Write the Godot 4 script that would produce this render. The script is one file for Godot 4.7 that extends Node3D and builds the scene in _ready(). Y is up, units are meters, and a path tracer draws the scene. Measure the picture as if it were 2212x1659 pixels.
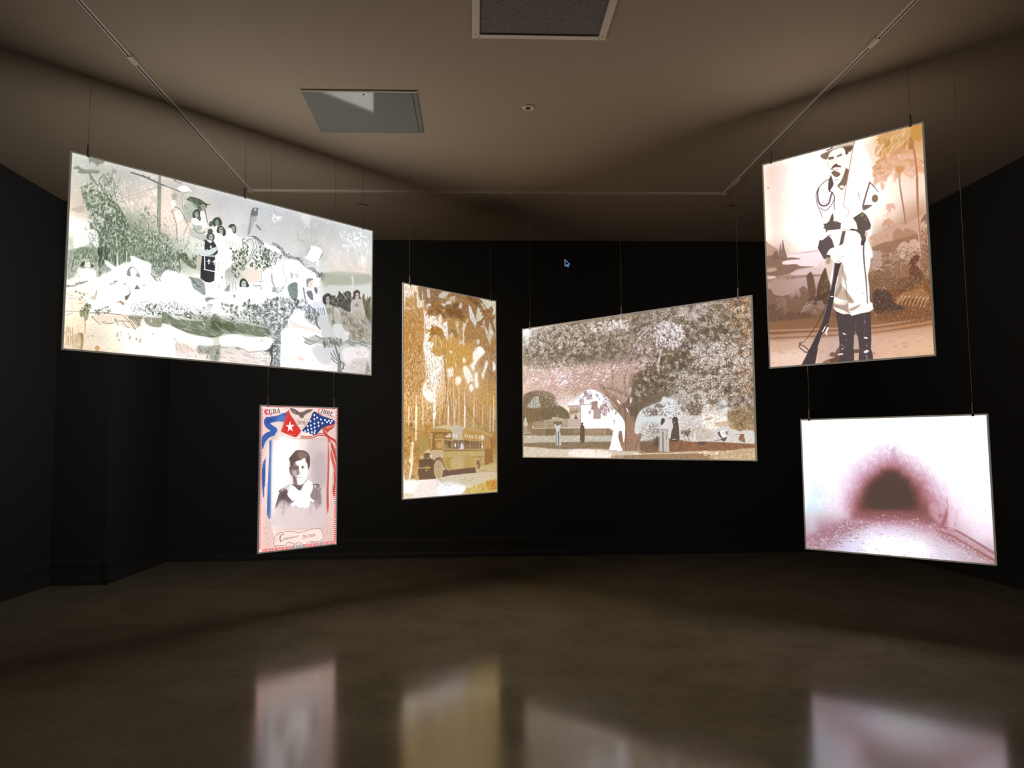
extends Node3D

# A dark gallery: six glowing picture panels hung on steel cables, lit by nothing but themselves.

const ROOM_H := 4.336
var names := {}
var M := {}
const BOOST := 1.3   # how far the prints' whites outshine the camera
const LIGHT := 1.0   # the panels' light on the room



func _ready() -> void:
	# camera
	var cam := Camera3D.new()
	cam.name = "camera"
	cam.keep_aspect = Camera3D.KEEP_HEIGHT
	cam.fov = 53.66
	cam.near = 0.05
	cam.far = 60.0
	add_child(cam)
	cam.position = Vector3(0, 1.5, 0)
	cam.rotation_degrees = Vector3(4.5665, -2.7006, -0.5181)

	# no daylight: a closed room under a black sky
	var we := WorldEnvironment.new()
	we.name = "world_environment"
	var env := Environment.new()
	env.background_mode = Environment.BG_COLOR
	env.background_color = Color.BLACK
	env.tonemap_mode = Environment.TONE_MAPPER_LINEAR
	env.tonemap_exposure = 1.0
	env.sdfgi_enabled = true
	env.ssao_enabled = true
	env.ssil_enabled = true
	we.environment = env
	add_child(we)

	make_materials()
	make_room()
	make_panels()
	make_ceiling_fittings()
	make_pointer()


func make_materials() -> void:
	# polished concrete
	var f := mat(Color.WHITE, 1.0, 0.0, 0.5)
	f.albedo_texture = noise_map(0.008, 4, [Color(0.515, 0.48, 0.40), Color(0.565, 0.53, 0.44), Color(0.60, 0.565, 0.47)], 3)
	f.uv1_triplanar = true
	f.uv1_world_triplanar = true
	f.uv1_scale = Vector3(0.3, 0.3, 0.3)
	f.roughness = 1.0
	f.roughness_texture = noise_map(0.006, 4, [Color(0.105, 0.105, 0.105), Color(0.135, 0.135, 0.135), Color(0.17, 0.17, 0.17)], 5)
	f.detail_enabled = true
	f.detail_blend_mode = BaseMaterial3D.BLEND_MODE_MUL
	f.detail_albedo = noise_map(0.05, 4, [Color(0.92, 0.915, 0.90), Color(0.98, 0.975, 0.97), Color(1, 1, 1)], 9)
	M.floor = f
	# emulsion on the ceiling, with a roller's fine grain
	var c := mat(Color(0.69, 0.628, 0.552), 0.85, 0.0, 0.3)
	c.uv1_triplanar = true
	c.uv1_world_triplanar = true
	c.uv1_scale = Vector3(1.3, 1.3, 1.3)
	c.normal_enabled = true
	c.normal_texture = noise_map(0.08, 3, [], 12, 1.2)
	c.normal_scale = 0.15
	M.ceiling = c
	var w := mat(Color(0.215, 0.22, 0.22), 0.8, 0.0, 0.3)
	w.uv1_triplanar = true
	w.uv1_world_triplanar = true
	w.normal_enabled = true
	w.normal_texture = c.normal_texture
	w.normal_scale = 0.12
	M.wall = w
	M.skirting = mat(Color(0.22, 0.225, 0.225), 0.5, 0.0, 0.4)
	M.steel = mat(Color(0.62, 0.61, 0.6), 0.35, 1.0)
	M.cable = mat(Color(0.6, 0.6, 0.58), 0.45, 0.7)
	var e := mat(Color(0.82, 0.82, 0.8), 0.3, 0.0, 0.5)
	e.emission_enabled = true   # weak glow added to an opaque strip, imitating picture light leaking out
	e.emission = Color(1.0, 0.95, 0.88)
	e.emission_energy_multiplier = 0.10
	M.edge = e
	M.rail = mat(Color(0.86, 0.82, 0.78), 0.5)
	M.slot = mat(Color(0.03, 0.028, 0.025), 0.7)
	M.white = mat(Color(0.9, 0.86, 0.8), 0.6)
	M.black = mat(Color(0.02, 0.02, 0.02), 0.7)
	var g := mat(Color(0.52, 0.50, 0.49), 0.7, 0.0, 0.3)
	g.uv1_triplanar = true
	g.uv1_world_triplanar = true
	g.uv1_scale = Vector3(2, 2, 2)
	g.albedo_texture = noise_map(0.02, 3, [Color(0.8, 0.8, 0.8), Color(0.92, 0.92, 0.92), Color(1, 1, 1)], 21)
	M.grille = g
	M.gloss = mat(Color(0.565, 0.575, 0.555), 0.06, 0.0, 0.5)


func make_room() -> void:
	var x0 := -4.72
	var x1 := 5.49
	var z0 := -10.38
	var z1 := 4.2
	var t := 0.16
	slab("floor", Vector3(x0 - t, -t, z0 - t), Vector3(x1 + t, 0, z1 + t), M.floor)
	slab("ceiling", Vector3(x0 - t, ROOM_H, z0 - t), Vector3(x1 + t, ROOM_H + t, z1 + t), M.ceiling)
	slab("wall_back", Vector3(x0 - t, 0, z0 - t), Vector3(x1 + t, ROOM_H, z0), M.wall)
	slab("wall_front", Vector3(x0 - t, 0, z1), Vector3(x1 + t, ROOM_H, z1 + t), M.wall)
	slab("wall_left", Vector3(x0 - t, 0, z0), Vector3(x0, ROOM_H, z1), M.wall)
	slab("wall_right", Vector3(x1, 0, z0), Vector3(x1 + t, ROOM_H, z1), M.wall)
	slab("wall_left_pier", Vector3(x0, 0, z0), Vector3(-4.12, ROOM_H, -8.74), M.wall)
	# tall moulded skirting, drawn from its profile
	var prof := []
	for p in [[0, 0], [0, 0.27], [0.008, 0.27], [0.014, 0.262], [0.014, 0.245], [0.022, 0.236], [0.022, 0.2], [0.016, 0.19], [0.016, 0.085], [0.03, 0.07], [0.034, 0.055], [0.034, 0]]:
		prof.append(Vector2(p[0], p[1]))
	var runs := [
		["baseboard_back", Vector3(-4.12, 0, z0), Vector3(x1, 0, z0)],
		["baseboard_right", Vector3(x1, 0, z0), Vector3(x1, 0, z1)],
		["baseboard_front", Vector3(x1, 0, z1), Vector3(x0, 0, z1)],
		["baseboard_left", Vector3(x0, 0, z1), Vector3(x0, 0, -8.74)],
		["baseboard_pier_front", Vector3(x0, 0, -8.74), Vector3(-4.086, 0, -8.74)],
		["baseboard_pier_side", Vector3(-4.12, 0, -8.706), Vector3(-4.12, 0, z0)],
	]
	for r in runs:
		var st := begin()
		add_run(st, r[1], r[2], prof)
		struct(r[0], st, M.skirting)


func make_panels() -> void:
	panel("hanging_screen", "wide pale lit panel showing a crowded flower parade float beside a palm grove", "", Vector3(-2.045, 2.214, -6.680), 45.90, -0.33, 2.833, 1.498, [-1.295, -0.005, 1.288], paint_parade(), Color("fff6ec"), 0.36 * LIGHT, 0.75)
	panel("hanging_screen", "small tall lit panel showing a boy's portrait under red and blue flags", "", Vector3(-1.653, 0.554, -7.216), 43.81, 0.0, 0.820, 1.324, [-0.334, 0.361], paint_portrait(), Color("ffe6dc"), 0.09 * LIGHT, 0.6)
	panel("hanging_screen", "tall amber lit panel showing an old bus beneath palm trees", "", Vector3(-0.257, 0.961, -8.165), 45.68, 0.0, 1.395, 2.196, [-0.602, 0.612], paint_bus(), Color("ffd9a0"), 0.1 * LIGHT, 0.45)
	panel("hanging_screen", "wide brown lit panel showing figures under a huge spreading tree", "", Vector3(1.476, 1.345, -7.541), -47.00, -0.33, 2.799, 1.461, [-1.278, -0.014, 1.267], paint_tree(), Color("f4dfd0"), 0.1 * LIGHT, 0.4)
	panel("hanging_screen", "upright lit panel showing a standing soldier with a rifle before painted palms", "", Vector3(2.902, 2.116, -5.788), -45.10, 0.0, 1.255, 1.759, [-0.547, 0.539], paint_soldier(), Color("ffe8d8"), 0.22 * LIGHT, 0.55)
	panel("hanging_screen", "low hanging white and lilac lit panel showing a dark round tunnel mouth", "", Vector3(3.254, 0.598, -5.882), -45.41, 0.0, 1.387, 1.097, [-0.614, 0.597], paint_tunnel(), Color("fbeaf4"), 0.16 * LIGHT, 0.12)


# a length of lighting track: a shallow channel with a slot along it
func track(label: String, a: Vector3, b: Vector3, couplers: Array) -> void:
	var mid := (a + b) / 2
	var t := thing("track_rail", label, "lighting track", mid, 0.0)
	var st := begin()
	var prof := []
	for p in [[-0.018, 0], [0.018, 0], [0.018, -0.019], [0.016, -0.021], [0.006, -0.021], [0.006, -0.004], [-0.006, -0.004], [-0.006, -0.021], [-0.016, -0.021], [-0.018, -0.019]]:
		prof.append(Vector2(p[0], p[1]))
	# the channel's two cheeks and its back
	for part in [[0, 7, 8, 9], [1, 2, 3, 4], [0, 1, 5, 6]]:
		var sub := []
		for i in part:
			sub.append(prof[i])
		if part[1] == 7:
			sub = [Vector2(-0.018, 0), Vector2(-0.006, 0), Vector2(-0.006, -0.021), Vector2(-0.016, -0.021), Vector2(-0.018, -0.019)]
		elif part[1] == 2:
			sub = [Vector2(0.006, 0), Vector2(0.018, 0), Vector2(0.018, -0.019), Vector2(0.016, -0.021), Vector2(0.006, -0.021)]
		else:
			continue
		add_run(st, a - mid, b - mid, sub)
	obj("channel", st, M.rail, t)
	st = begin()
	add_run(st, a - mid, b - mid, [Vector2(-0.006, 0), Vector2(0.006, 0), Vector2(0.006, -0.0185), Vector2(-0.006, -0.0185)])  # near-flush dark bar, its colour standing in for shade inside the channel
	obj("slot_shade_fill", st, M.slot, t)
	var way := (b - a).normalized()
	var turn := Basis.looking_at(way, Vector3.UP)
	for k in couplers:
		st = begin()
		add_box(st, k[0] - mid + Vector3(0, -0.0125, 0), Vector3(k[1], 0.025, k[2]), 0.003, turn)
		obj("coupler", st, M.rail, t)


func make_ceiling_fittings() -> void:
	var y := ROOM_H
	track("long white ceiling lighting track passing over the parade float panel", Vector3(-2.49, y, 3.6), Vector3(-2.49, y, -8.30), [[Vector3(-2.49, y, -5.45), 0.044, 0.13], [Vector3(-2.49, y, -8.32), 0.045, 0.06]])
	track("long white ceiling lighting track passing in front of the soldier panel", Vector3(2.83, y, 3.6), Vector3(2.83, y, -8.30), [[Vector3(2.83, y, -5.05), 0.044, 0.13], [Vector3(2.83, y, -7.93), 0.05, 0.2], [Vector3(2.83, y, -8.32), 0.045, 0.06]])
	track("white lighting track running across the ceiling parallel to the back wall", Vector3(-2.46, y, -8.32), Vector3(2.80, y, -8.32), [[Vector3(0.39, y, -8.32), 0.042, 0.05]])
	# grille in the ceiling above the viewer
	var v := thing("ceiling_grille", "square ceiling grille with pale screwed frame and grey mesh", "ceiling grille", Vector3(0.45, y, -4.62))
	var o := 0.465
	for k in 4:
		var turn := Basis(Vector3.UP, k * PI / 2)
		var st := begin()
		# a bar with mitred ends and an inner return
		var ring := [Vector3(-o, -0.012, -o), Vector3(o, -0.012, -o), Vector3(o - 0.05, -0.014, -o + 0.05), Vector3(-o + 0.05, -0.014, -o + 0.05)]
		var up := [Vector3(-o, 0, -o), Vector3(o, 0, -o), Vector3(o - 0.05, 0.0, -o + 0.05), Vector3(-o + 0.05, 0.0, -o + 0.05)]
		for list in [[ring[0], ring[1], ring[2], ring[3]], [up[0], up[1], ring[1], ring[0]], [ring[3], ring[2], up[2], up[3]], [ring[1], up[1], up[2], ring[2]], [up[0], ring[0], ring[3], up[3]]]:
			quad(st, turn * list[0], turn * list[1], turn * list[2], turn * list[3])
		var bar := obj("frame_bar", st, M.white, v)
		for x in [-0.42, 0.42]:
			st = begin()
			add_lathe(st, turn * Vector3(x, -0.0125, -o + 0.022), [Vector2(0, -0.003), Vector2(0.004, -0.0025), Vector2(0.006, 0.0), Vector2(0.0, 0.0)], 10)
			obj("screw", st, M.slot, bar)
	var st := begin()
	add_box(st, Vector3(0, -0.002, 0), Vector3(0.83, 0.004, 0.83))
	obj("mesh_panel", st, M.grille, v)
	# glossy access hatch that mirrors the big panel on the left
	var h := thing("access_hatch", "glossy pale access hatch in the ceiling mirroring a lit panel", "access hatch", Vector3(-0.925, y - 0.001, -6.325))
	st = begin()
	add_box(st, Vector3(-0.02, -0.005, 0), Vector3(0.88, 0.01, 0.80), 0.002)
	obj("hatch_door", st, M.gloss, h)
	st = begin()
	add_box(st, Vector3(0.442, -0.004, 0), Vector3(0.036, 0.008, 0.80), 0.002)
	obj("hinge_strip", st, M.gloss, h)
	st = begin()
	add_box(st, Vector3(0.0, -0.006, 0.412), Vector3(0.93, 0.012, 0.016), 0.003)
	obj("glint_strip", st, M.white, h)  # pale strip painting the bright reflection caught in the gap at this edge
	st = begin()
	add_lathe(st, Vector3(0.03, -0.0115, 0.36), [Vector2(0, -0.004), Vector2(0.005, -0.003), Vector2(0.007, 0.002), Vector2(0.0, 0.002)], 12)
	obj("latch_screw", st, M.slot, h)
	# small round fittings
	var r := thing("ceiling_eyelet", "small white round ceiling fitting with a dark hole", "ceiling fitting", Vector3(0.45, y, -6.18))
	st = begin()
	add_lathe(st, Vector3.ZERO, [Vector2(0.05, 0), Vector2(0.05, -0.006), Vector2(0.044, -0.013), Vector2(0.03, -0.014), Vector2(0.027, -0.011), Vector2(0.026, -0.001)], 32)
	obj("ring", st, M.white, r)
	st = begin()
	add_lathe(st, Vector3.ZERO, [Vector2(0.027, -0.001), Vector2(0.022, -0.004), Vector2(0.0, -0.005)], 24)
	obj("hole", st, M.black, r)
	for p in [["flat round ceiling cover plate just above the end of the parade float panel", Vector3(-1.33, y, -8.86)], ["flat round ceiling cover plate beside the top corner of the soldier panel", Vector3(3.05, y, -8.81)]]:
		var c := thing("sprinkler_cover", p[0], "cover plate", p[1], 0.0, "round cover plates at the back of the ceiling")
		st = begin()
		add_lathe(st, Vector3.ZERO, [Vector2(0.055, 0), Vector2(0.055, -0.012), Vector2(0.0, -0.012)], 28)
		obj("shadow_gap_ring", st, M.black, c)  # black drum standing in for the shadow between plate and ceiling
		st = begin()
		add_lathe(st, Vector3.ZERO, [Vector2(0.0, -0.011), Vector2(0.064, -0.011), Vector2(0.066, -0.014), Vector2(0.06, -0.017), Vector2(0.0, -0.019)], 32)
		obj("plate", st, M.ceiling, c)
	st = begin()
	for k in 10:
		var a0 := PI * 1.5 * k / 10.0
		var a1 := PI * 1.5 * (k + 1) / 10.0
		var p0 := Vector3(cos(a0) * 0.014, -0.03 - sin(a0) * 0.014, 0)
		var p1 := Vector3(cos(a1) * 0.014, -0.03 - sin(a1) * 0.014, 0)
		add_box(st, (p0 + p1) / 2, Vector3(0.005, p0.distance_to(p1) + 0.002, 0.005), 0.001, Basis(Vector3(0, 0, 1), atan2(-(p1 - p0).x, (p1 - p0).y)))
	add_box(st, Vector3(0.014, -0.015, 0), Vector3(0.005, 0.03, 0.005), 0.001)
	add_lathe(st, Vector3(0.014, 0, 0), [Vector2(0.0, 0), Vector2(0.012, 0), Vector2(0.012, -0.003), Vector2(0.0, -0.004)], 14)
	var hook := obj("ceiling_hook", st, M.black)
	hook.position = Vector3(-0.69, y, -7.85)
	hook.scale = Vector3(0.6, 0.6, 0.6)
	tag(hook, "tiny dark hook screwed into the ceiling before the cross track", "hook")


# a computer's arrow pointer, thrown on the back wall by a projector
func make_pointer() -> void:
	var pts := [[0, 0], [0.003, -0.093], [0.024, -0.072], [0.037, -0.102], [0.052, -0.096], [0.040, -0.066], [0.068, -0.062]]
	var st := begin()
	for i in pts.size():
		var a := Vector3(pts[i][0], pts[i][1], 0)
		var b := Vector3(pts[(i + 1) % pts.size()][0], pts[(i + 1) % pts.size()][1], 0)
		var d := b - a
		add_box(st, (a + b) / 2, Vector3(0.006, d.length() + 0.005, 0.001), 0.0, Basis(Vector3(0, 0, 1), atan2(-d.x, d.y)))
	var o := obj("pointer_light", st, glow(Color(0.62, 0.8, 1.0), 0.8))
	o.position = Vector3(1.243, 4.066, -10.378)
	tag(o, "small bluish white arrow pointer outline glowing on the black back wall", "pointer")


# ---------------------------------------------------------------- helpers

func numbered(called: String) -> String:
	var n: int = names.get(called, 0)
	names[called] = n + 1
	return called if n == 0 else "%s_%03d" % [called, n]


func mat(color: Color, rough: float, metal := 0.0, specular := 0.5) -> StandardMaterial3D:
	var m := StandardMaterial3D.new()
	m.albedo_color = color
	m.roughness = rough
	m.metallic = metal
	m.metallic_specular = specular
	return m


func glow(color: Color, energy: float) -> StandardMaterial3D:
	var m := mat(Color(0.02, 0.02, 0.02), 0.6, 0.0, 0.1)
	m.emission_enabled = true
	m.emission = color
	m.emission_energy_multiplier = energy
	return m


func begin() -> SurfaceTool:
	var st := SurfaceTool.new()
	st.begin(Mesh.PRIMITIVE_TRIANGLES)
	st.set_smooth_group(-1)
	return st


func quad(st: SurfaceTool, a: Vector3, b: Vector3, c: Vector3, d: Vector3, uv: Array = []) -> void:
	# clockwise seen from the front
	var p := [a, b, c, a, c, d]
	var t := [0, 1, 2, 0, 2, 3]
	for i in 6:
		if uv:
			st.set_uv(uv[t[i]])
		st.add_vertex(p[i])


# a box with chamfered edges
func add_box(st: SurfaceTool, at: Vector3, size: Vector3, cut := 0.0, turn := Basis()) -> void:
	var hs := size / 2
	var r := minf(cut, minf(hs.x, minf(hs.y, hs.z)) * 0.9)
	var faces := []
	for axis in 3:
		for sgn in [-1.0, 1.0]:
			var u := (axis + 1) % 3
			var v := (axis + 2) % 3
			var ring := []
			for k in [[-1, -1], [1, -1], [1, 1], [-1, 1]]:
				var p := Vector3.ZERO
				p[axis] = hs[axis] * sgn
				p[u] = (hs[u] - r) * k[0]
				p[v] = (hs[v] - r) * k[1]
				ring.append(p)
			faces.append(ring)
	if r > 0.0:
		for axis in 3:
			var u := (axis + 1) % 3
			var v := (axis + 2) % 3
			for k in [[-1, -1], [1, -1], [1, 1], [-1, 1]]:
				var ring := []
				for e in [[-1.0, 0], [1.0, 0], [1.0, 1], [-1.0, 1]]:
					var p := Vector3.ZERO
					p[axis] = (hs[axis] - r) * e[0]
					p[u] = (hs[u] - (r if e[1] else 0.0)) * k[0]
					p[v] = (hs[v] - (0.0 if e[1] else r)) * k[1]
					ring.append(p)
				faces.append(ring)
		for x in [-1.0, 1.0]:
			for y in [-1.0, 1.0]:
				for z in [-1.0, 1.0]:
					faces.append([Vector3(hs.x * x, (hs.y - r) * y, (hs.z - r) * z), Vector3((hs.x - r) * x, hs.y * y, (hs.z - r) * z), Vector3((hs.x - r) * x, (hs.y - r) * y, hs.z * z)])
	for ring in faces:
		var mid := Vector3.ZERO
		for p in ring:
			mid += p / ring.size()
		var nrm: Vector3 = (ring[1] - ring[0]).cross(ring[2] - ring[0])
		if nrm.dot(mid) > 0:
			ring.reverse()
		for k in range(1, ring.size() - 1):
			for p in [ring[0], ring[k], ring[k + 1]]:
				st.add_vertex(at + turn * p)


# a profile of (radius, y) pairs turned round the y axis
func add_lathe(st: SurfaceTool, at: Vector3, profile: Array, sides := 24) -> void:
	for i in profile.size() - 1:
		var a: Vector2 = profile[i]
		var b: Vector2 = profile[i + 1]
		for k in sides:
			var t0 := TAU * k / sides
			var t1 := TAU * (k + 1) / sides
			var p := func(q: Vector2, t: float) -> Vector3: return at + Vector3(cos(t) * q.x, q.y, sin(t) * q.x)
			quad(st, p.call(a, t0), p.call(a, t1), p.call(b, t1), p.call(b, t0))


# a profile of (x, y) pairs drawn along a line from a to b; x points to the right of the way there
func add_run(st: SurfaceTool, a: Vector3, b: Vector3, profile: Array) -> void:
	var way := (b - a).normalized()
	var right := way.cross(Vector3.UP)
	var n := profile.size()
	for i in n:
		var p: Vector2 = profile[i]
		var q: Vector2 = profile[(i + 1) % n]
		var o := right * p.x + Vector3.UP * p.y
		var e := right * q.x + Vector3.UP * q.y
		quad(st, a + o, b + o, b + e, a + e)
	for i in range(1, n - 1):
		for end in [a, b]:
			var t := []
			for k in ([0, i, i + 1] if end == a else [0, i + 1, i]):
				var p: Vector2 = profile[k]
				t.append(end + right * p.x + Vector3.UP * p.y)
			for p in t:
				st.add_vertex(p)


func obj(called: String, st: SurfaceTool, m: Material, parent: Node3D = self) -> MeshInstance3D:
	st.generate_normals()
	var o := MeshInstance3D.new()
	o.name = numbered(called) if parent == self else called
	o.mesh = st.commit()
	o.material_override = m
	o.cast_shadow = GeometryInstance3D.SHADOW_CASTING_SETTING_ON
	parent.add_child(o, true)
	return o


func struct(called: String, st: SurfaceTool, m: Material) -> MeshInstance3D:
	var o := obj(called, st, m)
	o.set_meta("kind", "structure")
	return o


func tag(o: Node3D, label: String, category: String, group := "") -> void:
	o.set_meta("label", label)
	o.set_meta("category", category)
	if group:
		o.set_meta("group", group)


func thing(called: String, label: String, category: String, at: Vector3, turn := 0.0, group := "") -> Node3D:
	var o := Node3D.new()
	o.name = numbered(called)
	add_child(o)
	o.position = at
	o.rotation_degrees.y = turn
	tag(o, label, category, group)
	return o


func slab(called: String, lo: Vector3, hi: Vector3, m: Material) -> void:
	var st := begin()
	add_box(st, (lo + hi) / 2, hi - lo)
	struct(called, st, m)


func noise_map(freq: float, octaves: int, ramp: Array, sd: int, normal := 0.0) -> NoiseTexture2D:
	var f := FastNoiseLite.new()
	f.seed = sd
	f.frequency = freq
	f.fractal_octaves = octaves
	var t := NoiseTexture2D.new()
	t.width = 512
	t.height = 512
	t.seamless = true
	t.noise = f
	if normal > 0.0:
		t.as_normal_map = true
		t.bump_strength = normal
	else:
		var g := Gradient.new()
		g.offsets = PackedFloat32Array([0.0, 0.5, 1.0])
		g.colors = PackedColorArray(ramp)
		t.color_ramp = g
	return t


# ---------------------------------------------------------------- the hanging panels

const DEPTH := 0.018
const STRIP := 0.012

func panel(called: String, label: String, group: String, at: Vector3, turn: float, roll: float, width: float, height: float, clamps: Array, canvas: Canvas, light: Color, strength: float, behind: float) -> void:
	var t := thing(called, label, "lit panel", at, turn, group)
	t.rotation_degrees.z = roll
	var iw := width / 2 - STRIP
	var lo := STRIP
	var hi := height - STRIP
	var z := DEPTH / 2 - 0.003
	var st := begin()
	quad(st, Vector3(-iw, hi, z), Vector3(iw, hi, z), Vector3(iw, lo, z), Vector3(-iw, lo, z), [Vector2(0, 0), Vector2(1, 0), Vector2(1, 1), Vector2(0, 1)])
	var m := mat(Color(0.015, 0.015, 0.015), 0.35, 0.0, 0.25)
	m.emission_enabled = true
	m.emission_operator = BaseMaterial3D.EMISSION_OP_MULTIPLY
	m.emission = Color.WHITE
	m.emission_texture = canvas.texture(BOOST)
	m.emission_energy_multiplier = BOOST
	m.texture_repeat = false
	obj("glowing_screen", st, m, t)
	# the same picture seen through from behind, dimmer
	st = begin()
	quad(st, Vector3(iw, hi, -z), Vector3(-iw, hi, -z), Vector3(-iw, lo, -z), Vector3(iw, lo, -z), [Vector2(1, 0), Vector2(0, 0), Vector2(0, 1), Vector2(1, 1)])
	var dim := m.duplicate() as StandardMaterial3D
	dim.emission_energy_multiplier = BOOST * behind
	obj("rear_screen", st, dim, t)
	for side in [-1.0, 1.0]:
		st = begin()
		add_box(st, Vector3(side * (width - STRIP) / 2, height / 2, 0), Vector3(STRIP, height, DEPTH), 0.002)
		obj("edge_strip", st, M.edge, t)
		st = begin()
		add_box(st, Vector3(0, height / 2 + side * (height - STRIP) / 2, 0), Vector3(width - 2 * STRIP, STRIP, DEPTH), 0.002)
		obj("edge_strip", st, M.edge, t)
	for x in clamps:
		st = begin()
		add_lathe(st, Vector3(x, height, 0), [Vector2(0.0, 0.085), Vector2(0.004, 0.085), Vector2(0.0065, 0.078), Vector2(0.0075, 0.074), Vector2(0.0075, 0.012), Vector2(0.009, 0.01), Vector2(0.009, 0.0), Vector2(0.0, 0.0)].map(func(q): return q), 16)
		add_box(st, Vector3(x, height - 0.006, DEPTH / 2 + 0.0015), Vector3(0.018, 0.022, 0.003), 0.001)
		add_box(st, Vector3(x, height - 0.006, -DEPTH / 2 - 0.0015), Vector3(0.018, 0.022, 0.003), 0.001)
		var c := obj("cable_clamp", st, M.steel, t)
		st = begin()
		var top: float = ROOM_H - at.y - x * sin(deg_to_rad(roll))
		if absf(at.x + x * cos(deg_to_rad(turn)) - 2.83) < 0.03:
			top -= 0.0215   # this one hangs from the track
		add_lathe(st, Vector3(x, 0, 0), [Vector2(0.0, top), Vector2(0.0013, top), Vector2(0.0013, height + 0.08), Vector2(0.0, height + 0.08)], 8)
		obj("cable", st, M.cable, c)
		st = begin()
		add_lathe(st, Vector3(x, top, 0), [Vector2(0.0, 0.0), Vector2(0.005, 0.0), Vector2(0.005, -0.005), Vector2(0.002, -0.009), Vector2(0.0, -0.009)], 16)
		obj("ceiling_stop", st, M.steel, c)
	# the light of each face, as large as the picture
	for face in [1.0, -1.0]:
		var l := AreaLight3D.new()
		l.name = "screen_light"
		l.area_size = Vector2(iw * 2, hi - lo)
		l.light_color = light
		l.light_energy = strength * (1.0 if face > 0 else behind)
		l.area_normalize_energy = false
		l.shadow_enabled = true
		l.set("area_range", 14.0)
		l.set("area_attenuation", 2.0)
		l.position = Vector3(0, height / 2, face * (DEPTH / 2 + 0.006))
		if face > 0:
			l.rotation.y = PI
		t.add_child(l, true)


# ---------------------------------------------------------------- the pictures on the panels

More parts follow.
